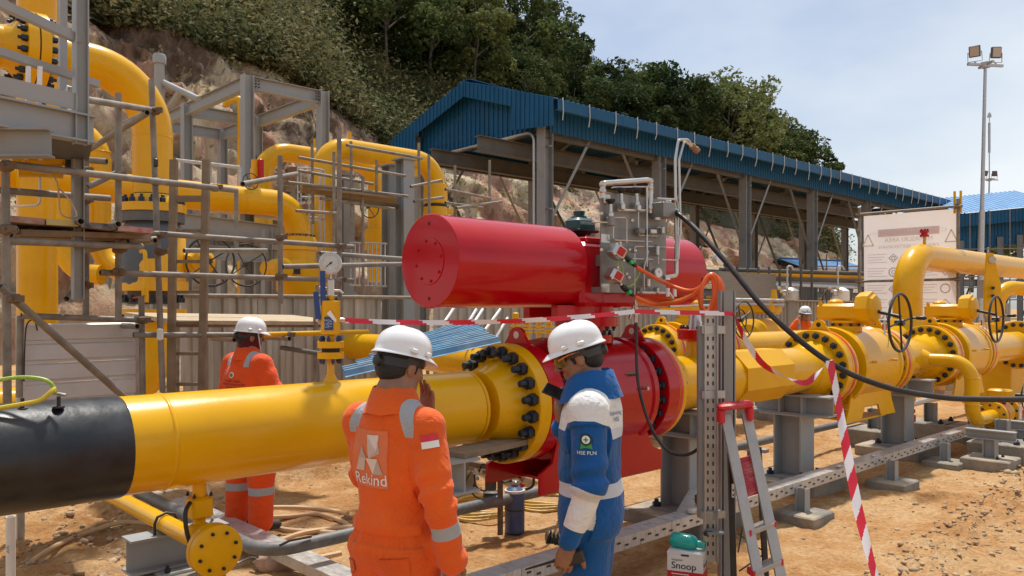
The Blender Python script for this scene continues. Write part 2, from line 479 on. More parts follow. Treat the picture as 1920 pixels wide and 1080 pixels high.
def soil():
    m = bpy.data.materials.new('sandy_soil'); m.use_nodes = True
    nt = m.node_tree; N, L = nt.nodes, nt.links.new
    b = N['Principled BSDF']; b.inputs['Roughness'].default_value = .95; b.inputs['Specular IOR Level'].default_value = .15
    g = N.new('ShaderNodeNewGeometry')
    def nzt(s, d=8, r=.65):
        n = N.new('ShaderNodeTexNoise'); n.inputs['Scale'].default_value = s; n.inputs['Detail'].default_value = d; n.inputs['Roughness'].default_value = r
        L(g.outputs['Position'], n.inputs['Vector']); return n
    n1, n2, n3 = nzt(.55), nzt(3.2), nzt(24, 6, .75)
    r1 = N.new('ShaderNodeValToRGB'); e = r1.color_ramp.elements
    e[0].position, e[0].color = .30, (.30, .15, .062, 1)
    e[1].position, e[1].color = .72, (.60, .44, .275, 1)
    k = e.new(.44); k.color = (.47, .25, .10, 1)
    k = e.new(.54); k.color = (.56, .355, .175, 1)
    mixf = N.new('ShaderNodeMath'); mixf.operation = 'MULTIPLY_ADD'; mixf.inputs[1].default_value = .45
    L(n2.outputs['Fac'], mixf.inputs[0])
    h = N.new('ShaderNodeMath'); h.operation = 'MULTIPLY'; h.inputs[1].default_value = .55; L(n1.outputs['Fac'], h.inputs[0]); L(h.outputs[0], mixf.inputs[2])
    L(mixf.outputs[0], r1.inputs['Fac'])
    r3 = N.new('ShaderNodeValToRGB'); r3.color_ramp.elements[0].position, r3.color_ramp.elements[1].position = .3, .62
    r3.color_ramp.elements[0].color = (.42, .37, .32, 1); r3.color_ramp.elements[1].color = (1.06, 1.04, 1.0, 1)
    L(n3.outputs['Fac'], r3.inputs['Fac'])
    mu = N.new('ShaderNodeMix'); mu.data_type = 'RGBA'; mu.blend_type = 'MULTIPLY'; mu.inputs['Factor'].default_value = .75
    L(r1.outputs['Color'], mu.inputs['A']); L(r3.outputs['Color'], mu.inputs['B'])
    vo = N.new('ShaderNodeTexVoronoi'); vo.inputs['Scale'].default_value = 38; vo.inputs['Randomness'].default_value = 1
    L(g.outputs['Position'], vo.inputs['Vector'])
    rv = N.new('ShaderNodeValToRGB'); rv.color_ramp.elements[0].position, rv.color_ramp.elements[1].position = .12, .2
    rv.color_ramp.elements[0].color = (1, 1, 1, 1); rv.color_ramp.elements[1].color = (0, 0, 0, 1)
    L(vo.outputs['Distance'], rv.inputs['Fac'])
    sel = N.new('ShaderNodeMath'); sel.operation = 'MULTIPLY'; L(rv.outputs['Color'], sel.inputs[0])
    rs = N.new('ShaderNodeValToRGB'); rs.color_ramp.elements[0].position, rs.color_ramp.elements[1].position = .5, .66; L(n2.outputs['Fac'], rs.inputs['Fac']); L(rs.outputs['Color'], sel.inputs[1])
    mg = N.new('ShaderNodeMix'); mg.data_type = 'RGBA'; mg.inputs['B'].default_value = (.62, .55, .46, 1)
    L(sel.outputs[0], mg.inputs['Factor']); L(mu.outputs['Result'], mg.inputs['A'])
    L(mg.outputs['Result'], b.inputs['Base Color'])
    ad = N.new('ShaderNodeMath'); ad.operation = 'MULTIPLY_ADD'; ad.inputs[1].default_value = .5; L(n3.outputs['Fac'], ad.inputs[0]); L(n2.outputs['Fac'], ad.inputs[2])
    bp = N.new('ShaderNodeBump'); bp.inputs['Strength'].default_value = .9; bp.inputs['Distance'].default_value = .05
    L(ad.outputs[0], bp.inputs['Height']); L(bp.outputs['Normal'], b.inputs['Normal'])
    return m
SOIL = soil()
kind(bulk('ground', GV, GF, SOIL, smooth=180), 'structure')

# loose stones and clods: nobody could count them
STONE = M('stone_rubble', (.32, .205, .11), .95, col2=(.52, .39, .25), scale=2.4, bump=.5, bscale=30)
def rock_unit(n=1):
    bm = bmesh.new(); bmesh.ops.create_icosphere(bm, subdivisions=n, radius=1)
    v = np.array([x.co[:] for x in bm.verts]); f = np.array([[q.index for q in p.verts] for p in bm.faces]); bm.free()
    return v, f
RV, RF = rock_unit(1)
def scatter(name, spots, mat):
    Vs, Fs, o = [], [], 0
    for (x, y, s) in spots:
        v = RV * (1 + .35 * rng.standard_normal((len(RV), 1)).clip(-1, 1)) * np.array([1, .75, .55]) * s
        a = rng.uniform(0, 6.28); c, si = math.cos(a), math.sin(a)
        v = v @ np.array([[c, -si, 0], [si, c, 0], [0, 0, 1]])
        Vs.append(v + np.array([x, y, gz(x, y) + s * .18])); Fs.append(RF + o); o += len(RV)
    return bulk(name, np.concatenate(Vs), np.concatenate(Fs), mat)
spots = []
for _ in range(2600):
    x, y = rng.uniform(.4, 15), rng.uniform(1.5, 9.5)
    spots.append((x, y, abs(rng.normal(0, .007)) + .003))
dcl = CL1 - CL0
for _ in range(1000):
    t = rng.uniform(-.2, 1.35); p = CL0 + dcl * t
    w = rng.normal(0, .2)
    n = Vector((-dcl.y, dcl.x, 0)).normalized()
    spots.append((p.x + n.x * w, p.y + n.y * w, abs(rng.normal(0, .013)) + .004))
for _ in range(520):
    spots.append((rng.normal(2.1, .75), rng.normal(6.7, .9), abs(rng.normal(0, .017)) + .006))
for _ in range(160):
    spots.append((rng.normal(1.25, .35), rng.normal(4.4, .5), abs(rng.normal(0, .020)) + .006))
kind(tag(scatter('rubble', spots, STONE), 'loose stones and clods strewn over the sandy ground', 'rubble'), 'stuff')

# ------------------------------------------------------------------ hill
def rockmat():
    m = bpy.data.materials.new('weathered_rock'); m.use_nodes = True
    nt = m.node_tree; N, L = nt.nodes, nt.links.new
    b = N['Principled BSDF']; b.inputs['Roughness'].default_value = .95; b.inputs['Specular IOR Level'].default_value = .12
    g = N.new('ShaderNodeNewGeometry')
    mp = N.new('ShaderNodeMapping'); mp.inputs['Rotation'].default_value = (.5, .3, .4); mp.inputs['Scale'].default_value = (1, 1, .55)
    L(g.outputs['Position'], mp.inputs['Vector'])
    def nzt(s, d=8, r=.65, di=0.0):
        n = N.new('ShaderNodeTexNoise'); n.inputs['Scale'].default_value = s; n.inputs['Detail'].default_value = d; n.inputs['Roughness'].default_value = r; n.inputs['Distortion'].default_value = di
        L(mp.outputs['Vector'], n.inputs['Vector']); return n
    n1, n2, n3, n4 = nzt(.16, 7, .6, 1.2), nzt(.75, 9, .7), nzt(3.0, 8, .75, .4), nzt(.30, 5, .6, .8)
    r1 = N.new('ShaderNodeValToRGB'); e = r1.color_ramp.elements
    e[0].position, e[0].color = .34, (.40, .25, .15, 1)
    e[1].position, e[1].color = .74, (.30, .23, .16, 1)
    for p, c in ((.42, (.66, .38, .28, 1)), (.48, (.74, .57, .37, 1)), (.55, (.82, .70, .50, 1)), (.61, (.70, .44, .34, 1)), (.67, (.76, .62, .44, 1))):
        k = e.new(p); k.color = c
    L(n1.outputs['Fac'], r1.inputs['Fac'])
    r2 = N.new('ShaderNodeValToRGB'); r2.color_ramp.elements[0].position, r2.color_ramp.elements[1].position = .32, .66
    r2.color_ramp.elements[0].color = (.50, .42, .34, 1); r2.color_ramp.elements[1].color = (1.05, 1.03, 1, 1)
    L(n2.outputs['Fac'], r2.inputs['Fac'])
    mu = N.new('ShaderNodeMix'); mu.data_type = 'RGBA'; mu.blend_type = 'MULTIPLY'; mu.inputs['Factor'].default_value = .55
    L(r1.outputs['Color'], mu.inputs['A']); L(r2.outputs['Color'], mu.inputs['B'])
    # brown earth and scree running down from the top of the cut
    at_ = N.new('ShaderNodeAttribute'); at_.attribute_name = 'earth'
    ea = N.new('ShaderNodeMath'); ea.operation = 'MULTIPLY_ADD'; ea.inputs[1].default_value = 1.0; L(at_.outputs['Fac'], ea.inputs[0])
    sub = N.new('ShaderNodeMath'); sub.operation = 'MULTIPLY_ADD'; sub.inputs[1].default_value = 2.2; sub.inputs[2].default_value = -1.1; L(n4.outputs['Fac'], sub.inputs[0]); L(sub.outputs[0], ea.inputs[2])
    re = N.new('ShaderNodeValToRGB'); re.color_ramp.elements[0].position, re.color_ramp.elements[1].position = .42, .58; L(ea.outputs[0], re.inputs['Fac'])
    rc = N.new('ShaderNodeValToRGB'); rc.color_ramp.elements[0].position, rc.color_ramp.elements[1].position = .35, .75
    rc.color_ramp.elements[0].color = (.11, .072, .050, 1); rc.color_ramp.elements[1].color = (.33, .23, .16, 1); L(n3.outputs['Fac'], rc.inputs['Fac'])
    m2 = N.new('ShaderNodeMix'); m2.data_type = 'RGBA'; L(re.outputs['Color'], m2.inputs['Factor']); L(mu.outputs['Result'], m2.inputs['A']); L(rc.outputs['Color'], m2.inputs['B'])
    L(m2.outputs['Result'], b.inputs['Base Color'])
    ad = N.new('ShaderNodeMath'); ad.operation = 'MULTIPLY_ADD'; ad.inputs[1].default_value = .35; L(n3.outputs['Fac'], ad.inputs[0]); L(n2.outputs['Fac'], ad.inputs[2])
    bp = N.new('ShaderNodeBump'); bp.inputs['Strength'].default_value = 1.0; bp.inputs['Distance'].default_value = .7
    L(ad.outputs[0], bp.inputs['Height']); L(bp.outputs['Normal'], b.inputs['Normal'])
    return m
ROCK = rockmat()
HFLOOR = M('leaf_litter', (.030, .034, .016), .95, col2=(.075, .07, .038), scale=1.2, bump=.6, bscale=4)
def lerp_tab(tab, x):
    xs_ = [t[0] for t in tab]
    return [float(np.interp(x, xs_, [t[k] for t in tab])) for k in range(1, len(tab[0]))]
# bearing, toe Y, cut-top Y, cut-top height ; bearing -> (skyline height, distance) of the ridge
CUT = [(-500, 26, 36, 17.0), (0, 27, 37, 15.8), (190, 28, 38.5, 15.0), (330, 28, 39, 15.0), (460, 29, 40, 15.2), (580, 29, 40, 14.6), (660, 30, 40, 12.6), (750, 30, 40, 11.2), (900, 30, 40, 11.5), (1100, 31, 41, 11), (1300, 31, 41, 10), (1500, 31, 40, 8.8), (1560, 31, 39, 7.8), (1620, 31, 36, 5.0), (1680, 31, 33, 1.0)]
RIDGE = [(-500, 62, 88), (0, 56, 90), (400, 46, 92), (700, 40, 94), (860, 34.5, 95), (950, 30.0, 95), (1060, 25.5, 95), (1130, 21.5, 96), (1250, 21.5, 97), (1370, 19.8, 98), (1430, 18.2, 99), (1520, 13.2, 100), (1560, 10, 100), (1590, 4, 98), (1620, 0, 98), (1680, 0, 95)]
def hill_col(px):
    t = (px - 960) / FPX
    dirn = FW + t * RT
    ty, cy, cz = lerp_tab(CUT, px)
    rz, rd = lerp_tab(RIDGE, px)
    toe = dirn * (ty / dirn.y); cut = dirn * (cy / dirn.y); cut.z = cz
    if dirn.y < .42:                                   # far right: keep the cut from running away
        k = .42 / dirn.y
    rid = dirn * rd; rid.z = rz
    if rid.length < cut.length + 6: rid = Vector((cut.x, cut.y, 0)) * (1 + 8 / cut.length) + ZUP * max(cz, rz)
    return toe, cut, rid
pxs = [float(q) for q in np.arange(-460, 1690, 9)]
rv, rf, ea = [], [], []
NR = 44
for px in pxs:
    toe, cut, rid = hill_col(px)
    for j in range(NR):
        t = j / (NR - 1)
        p = toe.lerp(cut, t ** .9)
        q = Vector((p.x, p.y, p.z * 1.4)) * .16
        a = 1 - abs(fbm(q, 4)) * 1.6
        k = min(1, t * 5 + .15) * (1 - .6 * t ** 6)
        s = fbm(Vector((p.x * .5 + p.z * .4, p.y * .5, p.z * .9)), 5)
        out = Vector((toe.x - cut.x, toe.y - cut.y, 0)).normalized()
        g = abs(noise.noise(Vector((p.x * .22 + p.z * .13, p.y * .22, 7))))          # gullies
        p = p + out * (k * (1.4 * a + .9 * s - 2.2 * max(0, .25 - g) * 4 * t * .6)) + ZUP * k * .5 * s
        rv.append(p); ea.append(t)
n = len(pxs)
I = np.arange(n * NR).reshape(n, NR)
rf = np.stack([I[:-1, :-1], I[1:, :-1], I[1:, 1:], I[:-1, 1:]], -1).reshape(-1, 4)
ro = bulk('rock_slope', rv, rf, ROCK, smooth=180)
at_e = ro.data.attributes.new('earth', 'FLOAT', 'POINT')
def earth(px, t):
    e = lerp_tab([(-500, .50), (100, .50), (300, .42), (470, .30), (600, .50), (760, .35), (900, .2), (1300, .12), (1700, .1)], px)[0]
    return t + e - .86
at_e.data.foreach_set('value', [earth(pxs[i // NR], ea[i]) for i in range(n * NR)])
kind(ro, 'structure')
HN = 26
hv = []
hcols = []
for px in pxs:
    toe, cut, rid = hill_col(px)
    bk = Vector((rid.x, rid.y, 0)); bk = bk * (1 + 60 / max(1, bk.length)); bk.z = -4
    c = []
    for j in range(HN):
        t = j / (HN - 1)
        if t < .7:
            u = t / .7
            p = cut.lerp(rid, u); p.z += 1.2 * math.sin(u * math.pi) + (.9 * fbm(p * .09, 3)) * min(1, u * 4)
            if j == 0: p += (toe - cut).normalized() * .8
        else:
            p = rid.lerp(bk, (t - .7) / .3)
        c.append(p); hv.append(p)
    hcols.append(c)
I = np.arange(n * HN).reshape(n, HN)
kind(bulk('hillside', hv, np.stack([I[:-1, :-1], I[1:, :-1], I[1:, 1:], I[:-1, 1:]], -1).reshape(-1, 4), HFLOOR, smooth=180), 'structure')
def hill_pt(px, u):                                    # u: 0 at the top of the cut, 1 on the ridge
    i = int(np.clip((px - pxs[0]) / 9, 0, n - 2)); f = (px - pxs[0]) / 9 - i
    j = u * .7 * (HN - 1); j0 = int(min(HN - 2, j)); g = j - j0
    a = hcols[i][j0].lerp(hcols[i][j0 + 1], g); b = hcols[i + 1][j0].lerp(hcols[i + 1][j0 + 1], g)
    return a.lerp(b, f)

# ------------------------------------------------------------------ vegetation
def leafmat(name, c1, c2, c3):
    m = bpy.data.materials.new(name); m.use_nodes = True
    nt = m.node_tree; N, L = nt.nodes, nt.links.new
    b = N['Principled BSDF']; b.inputs['Roughness'].default_value = .65; b.inputs['Specular IOR Level'].default_value = .08
    g = N.new('ShaderNodeNewGeometry')
    oi = N.new('ShaderNodeObjectInfo')
    n1 = N.new('ShaderNodeTexNoise'); n1.inputs['Scale'].default_value = .30; n1.inputs['Detail'].default_value = 5
    L(g.outputs['Position'], n1.inputs['Vector'])
    r = N.new('ShaderNodeValToRGB'); e = r.color_ramp.elements
    e[0].position, e[0].color = .15, (*c1, 1); e[1].position, e[1].color = .9, (*c3, 1); k = e.new(.5); k.color = (*c2, 1)
    a = N.new('ShaderNodeMath'); a.operation = 'MULTIPLY_ADD'; a.inputs[1].default_value = .38; L(g.outputs['Random Per Island'], a.inputs[0])
    a2 = N.new('ShaderNodeMath'); a2.operation = 'MULTIPLY_ADD'; a2.inputs[1].default_value = .75; a2.inputs[2].default_value = 0
    L(oi.outputs['Random'], a2.inputs[0])
    a3 = N.new('ShaderNodeMath'); a3.operation = 'MULTIPLY_ADD'; a3.inputs[1].default_value = 1.1; a3.inputs[2].default_value = -.56
    L(n1.outputs['Fac'], a3.inputs[0])
    a4 = N.new('ShaderNodeMath'); L(a2.outputs[0], a4.inputs[0]); L(a3.outputs[0], a4.inputs[1])
    L(a4.outputs[0], a.inputs[2]); L(a.outputs[0], r.inputs['Fac']); L(r.outputs['Color'], b.inputs['Base Color'])
    tr = N.new('ShaderNodeBsdfTranslucent'); L(r.outputs['Color'], tr.inputs['Color'])
    ms = N.new('ShaderNodeMixShader'); ms.inputs[0].default_value = .32
    L(b.outputs['BSDF'], ms.inputs[1]); L(tr.outputs['BSDF'], ms.inputs[2]); L(ms.outputs[0], N['Material Output'].inputs['Surface'])
    return m
LEAF = leafmat('tree_leaves', (.030, .052, .020), (.080, .112, .036), (.18, .20, .068))
SHRUB = leafmat('shrub_leaves', (.040, .056, .024), (.092, .110, .046), (.23, .20, .095))
BARK = M('bark', (.08, .065, .05), .9, col2=(.16, .14, .115), scale=3, bump=.4, bscale=8)
def leaves(C, size, flat=.5):                          # C: (n,3) centres -> leaf quads
    n = len(C)
    nrm = rng.normal(size=(n, 3)); nrm[:, 2] = np.abs(nrm[:, 2]) * (1 + flat) + .15
    nrm /= np.linalg.norm(nrm, axis=1, keepdims=True)
    t = np.cross(nrm, rng.normal(size=(n, 3))); t /= np.linalg.norm(t, axis=1, keepdims=True) + 1e-9
    b = np.cross(nrm, t)
    s = size * rng.uniform(.55, 1.3, (n, 1))
    w = s * rng.uniform(.35, .6, (n, 1))
    V = np.stack([C - t * s, C - b * w + nrm * s * .15, C + t * s, C + b * w + nrm * s * .15], 1).reshape(-1, 3)
    return V, np.arange(n * 4).reshape(n, 4)
def crown_pts(h, rad, nclump, per, low=.35, tall=1.0):
    C = []
    for _ in range(nclump):
        d = rng.normal(size=3); d /= np.linalg.norm(d); d[2] = d[2] * 1.0 - .05
        r = rng.uniform(.45, 1.0) ** .6
        c = np.array([0, 0, h * .50]) + d * r * np.array([rad, rad, h * .44 * tall])
        cr = rad * rng.uniform(.20, .36)
        q = rng.normal(size=(per, 3)); q /= np.linalg.norm(q, axis=1, keepdims=True)
        q *= (rng.uniform(.35, 1, (per, 1)) ** .5) * cr * np.array([1, 1, .7])
        C.append(c + q)
    return np.concatenate(C)
TREES = []
for k, (h, rad, nc, per, sz) in enumerate([(9, 3.3, 46, 120, .20), (8, 3.0, 40, 130, .19), (10, 2.9, 44, 120, .20), (7, 3.2, 40, 120, .20), (9.5, 3.9, 40, 120, .21), (6.5, 2.4, 34, 120, .18)]):
    C = crown_pts(h, rad, nc, per)
    Vv, Ff = leaves(C, sz)
    crown = bulk('', Vv, Ff, LEAF)
    mb = MB()
    ph = rng.uniform(0, 6)
    tr_ = [V3(0, 0, -.8), V3(.1 * math.cos(ph), .1, h * .25), V3(.2 * math.cos(ph), .2 * math.sin(ph), h * .5), V3(.1, .1, h * .8)]
    mb.path(bez(tr_, 4), [.17 - .011 * i for i in range(13)], 7)
    for q in range(7):
        a = q * 2.4 + ph; z0 = h * rng.uniform(.3, .55)
        e = V3(math.cos(a) * rad * .75, math.sin(a) * rad * .75, z0 + h * rng.uniform(.12, .32))
        s = V3(.1, .05, z0)
        mb.path(bez([s, s.lerp(e, .5) + V3(0, 0, .15), e], 4), [.085 - .009 * i for i in range(9)], 5)
    TREES.append((crown, mb.mesh('trunk', BARK, 60)))
def tree(p, k, s, label, group):
    r = thing('tree', label, 'tree', p, group)
    a = rng.uniform(0, 6.28)
    for nm, me in (('crown', TREES[k][0]), ('trunk', TREES[k][1])):
        o = put(nm, me, r)
        o.rotation_euler = (0, 0, a); o.scale = (s * rng.uniform(.9, 1.1), s * rng.uniform(.9, 1.1), s)
    return r
GRP_T = 'trees massed on the green hillside'
SKYL = [(915, 0, .9), (960, 1, .9), (1010, 2, 1.05), (1062, 0, 1.0), (1098, 5, .95), (1150, 3, .8), (1182, 4, 1.0), (1230, 2, 1.15), (1262, 1, .9), (1310, 4, 1.05), (1345, 1, .85), (1392, 5, .95), (1420, 3, .6), (1452, 2, 1.0), (1482, 3, .85), (1508, 5, 1.0), (1526, 1, .85), (1541, 5, .9)]
names = ['broad tree on the skyline at the highest visible part of the hill', 'rounded skyline tree just right of the highest visible hilltop', 'tall skyline tree above the blue shed ridge', 'dark full skyline tree before the dip in the ridge', 'narrow tree at the left edge of the dip in the skyline', 'low tree filling the dip in the skyline', 'spreading tree at the right edge of the skyline dip', 'tallest open crowned tree behind the middle of the shed roof', 'dense tree beside the tallest open crowned tree', 'wide umbrella crowned tree with open branches on the ridge', 'small rounded tree right of the umbrella crowned tree', 'narrow dark tree standing above a low gap in the ridge', 'lowest tree in the gap near the right end of the ridge', 'flat topped tall tree near the right end of the ridge', 'tree stepping down just right of the flat topped tree', 'third tree from the right end of the hill', 'second tree from the right end of the hill', 'last tree at the right end of the hill']
for (px, k, s), nm in zip(SKYL, names):
    p = hill_pt(px, .985)
    tree(p, k, s, nm, 'trees along the skyline')
for row, u in enumerate(np.linspace(.26, .88, 8)):
    step = 80 - row * 2
    for px in np.arange(420 - row * 60 + (row % 2) * 30, 1575 - row * 3, step):
        if px < -120: continue
        q = float(px + rng.uniform(-18, 18))
        lim = np.interp(q, [-100, 150, 500, 760, 900, 1600], [.50, .44, .30, .22, .10, .05])
        if u < lim or q > 1515: continue
        p = hill_pt(q, float(u + rng.uniform(-.03, .03)))
        s_ = float(rng.uniform(.70, 1.30)) * (.72 if row >= 6 else .88 if row == 5 else 1)
        zone = 'above the left pipework' if q < 420 else 'above the grey steel frame' if q < 640 else 'left of the shed gable' if q < 760 else 'above the shed gable' if q < 1040 else 'behind the near half of the shed roof' if q < 1260 else 'behind the middle of the shed roof' if q < 1420 else 'behind the far end of the shed roof'
        tree(p, int(rng.integers(0, 6)), s_, ('small' if s_ < .9 else 'mid sized' if s_ < 1.1 else 'large') + ' leafy tree on the ' + ('lower' if row < 3 else 'middle' if row < 6 else 'upper') + ' slope ' + zone, GRP_T)
# bushes covering the slope (a mass): leaf clumps
C = []
for _ in range(12500):
    px = float(rng.choice([rng.uniform(-150, 900), rng.uniform(-150, 1580)])); u = float(rng.uniform(0, 1.0)) ** (1.9 if px < 800 else 1.0)
    p = np.array(hill_pt(px, max(0, u)))
    if u < .12 and fbm(Vector(p) * .12, 3) > .18: continue
    r = rng.uniform(.35, 1.0)
    big = rng.uniform() < .10
    m = 110 if big else 22
    q = rng.normal(size=(m, 3)) * r * (1.0 if big else .5); q[:, 2] = np.abs(q[:, 2]) * (1.25 if big else .8)
    C.append(p + q)
for _ in range(2300):
    p = np.array(hill_pt(float(rng.uniform(90, 620)), float(rng.uniform(.02, .55))))
    if fbm(Vector(p) * .16, 3) > .30: continue
    big = rng.uniform() < .16
    q = rng.normal(size=(120 if big else 26, 3)) * (rng.uniform(.7, 1.2) if big else rng.uniform(.25, .6)); q[:, 2] = np.abs(q[:, 2]) * (1.3 if big else 1)
    C.append(p + q)
C = np.concatenate(C)
Vv, Ff = leaves(C, .17, .8)
kind(tag(bulk('undergrowth', Vv, Ff, SHRUB), 'dense green shrubs and ferns covering the slope above the bare cut', 'undergrowth'), 'stuff')
# tufts hanging on the bare cut
C = []
idx = rng.integers(0, len(rv), 900)
for i in idx:
    p = np.array(rv[i]); t = ea[i]
    if t < .12 or rng.uniform() > (t * .9) or fbm(Vector(p) * .2, 3) < .02: continue
    q = rng.normal(size=(22, 3)) * .38; q[:, 2] = np.abs(q[:, 2])
    C.append(p + q)
Vv, Ff = leaves(np.concatenate(C), .13, .5)
kind(tag(bulk('slope_weeds', Vv, Ff, SHRUB), 'scattered weeds and grass tufts clinging to the bare rock cut', 'weeds'), 'stuff')
# low trees far off to the right
for (px, py, d, s, nm) in [(1795, 372, 130, 1.6, 'far dark tree left of the light pole above the roofs'), (1822, 368, 128, 1.75, 'far dark tree beside the light pole above the roofs'), (1850, 376, 132, 1.5, 'far tree behind the thin lightning mast'), (1770, 382, 135, 1.3, 'leftmost far low tree at the end of the shed roof')]:
    p = at(px, 575, d); p.z = 1.87 + (575 - py) / 1500 * d - 8 * s
    tree(p, 3, s, nm, 'far trees above the right hand roofs')
# ------------------------------------------------------------------ open shed with blue roof
SX0, SX1, SYR, SYL = 18.44, 55.0, 18.0, 24.6           # column grid
EX0, EX1, EYR, EYL, RY = 17.95, 56.0, 17.1, 25.8, 21.45
ZE, ZRG, ZSK = 8.32, 9.72, 7.57
shed = thing('open_shed', 'long open steel shed with blue ribbed roof on grey columns', 'shed', (SX0, SYR, 0))
def roof_sheet(y0, z0, y1, z1, x, w, mat, nm):
    up = V3(0, y1 - y0, z1 - z0)
    m = MB().ribbed(V3(x, y0, z0), UX, up, w, up.length, .25, .035) if y1 > y0 else MB().ribbed(V3(x + w, y0, z0), -UX, up, w, up.length, .25, .035)
    return m.build(nm, mat, shed, 0)
nsh = 19
wsh = (EX1 - EX0) / nsh
for i in range(nsh):
    roof_sheet(EYR, ZE, RY, ZRG, EX0 + i * wsh, wsh, ROOFB, 'roof_sheet')
    roof_sheet(EYL, ZE, RY, ZRG, EX0 + i * wsh, wsh, ROOFB, 'roof_sheet')
MB().bar((EX0, RY, ZRG + .05), (EX1, RY, ZRG + .05), .5, .03).build('ridge_cap', ROOFB, shed)
# raking fascia of vertical ribbed sheet on the near end, with deeper end pieces
def rake(y0, z0, y1, z1, drop, x, flip=False):
    m = MB(); n = max(2, int(abs(y1 - y0) / .07))
    for i in range(n):
        a, b = i / n, (i + 1) / n
        ya, yb = y0 + (y1 - y0) * a, y0 + (y1 - y0) * b
        za, zb = z0 + (z1 - z0) * a, z0 + (z1 - z0) * b
        xo = x - (.03 if i % 3 == 0 else 0)
        da, db = (drop(a), drop(b)) if callable(drop) else (drop, drop)
        m.hexa([V3(xo, ya, za - da), V3(xo, yb, zb - db), V3(xo + .03, yb, zb - db), V3(xo + .03, ya, za - da), V3(xo, ya, za), V3(xo, yb, zb), V3(xo + .03, yb, zb), V3(xo + .03, ya, za)])
    return m
sl = (ZRG - ZE) / (RY - EYR)
rake(EYR, ZE + .02, RY, ZRG + .02, .55, EX0 - .05).build('fascia', ROOFB, shed, 0)
rake(RY, ZRG + .02, EYL, ZE + .02, .55, EX0 - .05).build('fascia', ROOFB, shed, 0)
rake(EYR, ZE - .5, EYR + 1.9, ZE - .5 + 1.9 * sl, lambda a: .35 + .45 * a, EX0 - .055).build('fascia_end', ROOFB, shed, 0)
rake(EYL, ZE - .5, EYL - 1.6, ZE - .5 + 1.6 * sl, lambda a: .35 + .45 * a, EX0 - .055).build('fascia_end', ROOFB, shed, 0)
# gable wall, split into sheets
yy = np.linspace(SYR, SYL, 8)
for i in range(7):
    m = MB(); k = 12
    for q in range(k):
        ya, yb = yy[i] + (yy[i + 1] - yy[i]) * q / k, yy[i] + (yy[i + 1] - yy[i]) * (q + 1) / k
        zt = lambda y: ZRG - abs(y - RY) * sl - .06
        xo = SX0 - .1 - (.035 if q % 3 == 0 else 0)
        m.hexa([V3(xo, ya, ZSK), V3(xo, yb, ZSK), V3(xo + .02, yb, ZSK), V3(xo + .02, ya, ZSK), V3(xo, ya, zt(ya)), V3(xo, yb, zt(yb)), V3(xo + .02, yb, zt(yb)), V3(xo + .02, ya, zt(ya))])
    m.build('gable_sheet', ROOFB, shed, 0)
for i in range(12):                                    # side skirts
    w = (SX1 - SX0) / 12
    MB().ribbed(V3(SX0 + i * w, SYR - .22, ZSK - .12), UX, ZUP, w - .01, 1.05, .2, .03).build('skirt_sheet', ROOFB, shed, 0)
    MB().ribbed(V3(SX0 + i * w, SYL + .22, ZSK), UX, ZUP, w - .01, .6, .2, .03).build('skirt_sheet', ROOFB, shed, 0)
nst = 34
for i in range(12):                                    # gutter lengths
    w = (EX1 - EX0) / 12
    m = MB(); x = EX0 + i * w
    m.prism([(0, 0), (.16, 0), (.16, .02), (.02, .02), (.02, .32), (0, .34)], V3(x, EYR - .14, ZE - .38), UY, ZUP, w - .012)
    m.build('gutter', ROOFB, shed, 0)
for i in range(nst):
    x = EX0 + .25 + (EX1 - EX0 - .4) * ((i / nst) ** .96) + rng.uniform(-.12, .12)
    k = rng.uniform(-.06, .06)
    MB().bar((x, EYR - .155, ZE + .03), (x + k * .3, EYR - .165, ZE - .40), .035, .008, UX).bar((x + k * .3, EYR - .165, ZE - .40), (x + k, EYR - .15 + .05, ZE - .40 - rng.uniform(.15, .36)), .03, .008, UX).build('gutter_strap', WHITE, shed)
COLX = [SX0 + 6.1 * i for i in range(7)]
for i, x in enumerate(COLX):
    for y in (SYR, SYL):
        MB().hbeam((x, y, 0), (x, y, 8.3), .40, .36, .03, .02, UX).box((x, y, .02), (.6, .6, .04)).build('column', SHEDST, shed, 0)
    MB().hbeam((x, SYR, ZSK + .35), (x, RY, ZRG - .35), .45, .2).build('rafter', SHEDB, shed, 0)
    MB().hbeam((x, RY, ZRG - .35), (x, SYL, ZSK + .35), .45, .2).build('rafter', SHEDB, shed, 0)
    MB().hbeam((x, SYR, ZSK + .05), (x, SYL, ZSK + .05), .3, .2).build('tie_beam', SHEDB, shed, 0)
    if i < 6:
        for y, sgn in ((SYR + .03, 1), (SYL - .03, 1)):
            MB().angle((x + .2, y, 4.6), (x + 2.2, y, ZSK), .11).build('brace', SHEDST, shed, 0)
            MB().angle((x + 5.9, y, 4.6), (x + 3.9, y, ZSK), .11).build('brace', SHEDST, shed, 0)
        MB().angle((x + .2, SYL - .1, ZSK), (x + 3, SYL - .1, 3.9), .09).build('brace', DARKST, shed, 0)
    for s in range(3):
        MB().bar((x - .02, SYR - .3 - .0, 3.0 + s * 2.0), (x - .02, SYR - .02, 3.0 + s * 2.0), .1, .04).build('column_bracket', SHEDST, shed, 0)
for y in np.linspace(SYR + .5, SYL - .5, 6):
    z = ZRG - abs(y - RY) * sl - .13
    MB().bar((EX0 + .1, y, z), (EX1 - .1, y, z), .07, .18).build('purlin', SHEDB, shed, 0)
for y in (SYR, SYL):
    MB().hbeam((SX0, y, ZSK - .12), (SX1, y, ZSK - .12), .3, .2).build('eaves_beam', SHEDB, shed, 0)
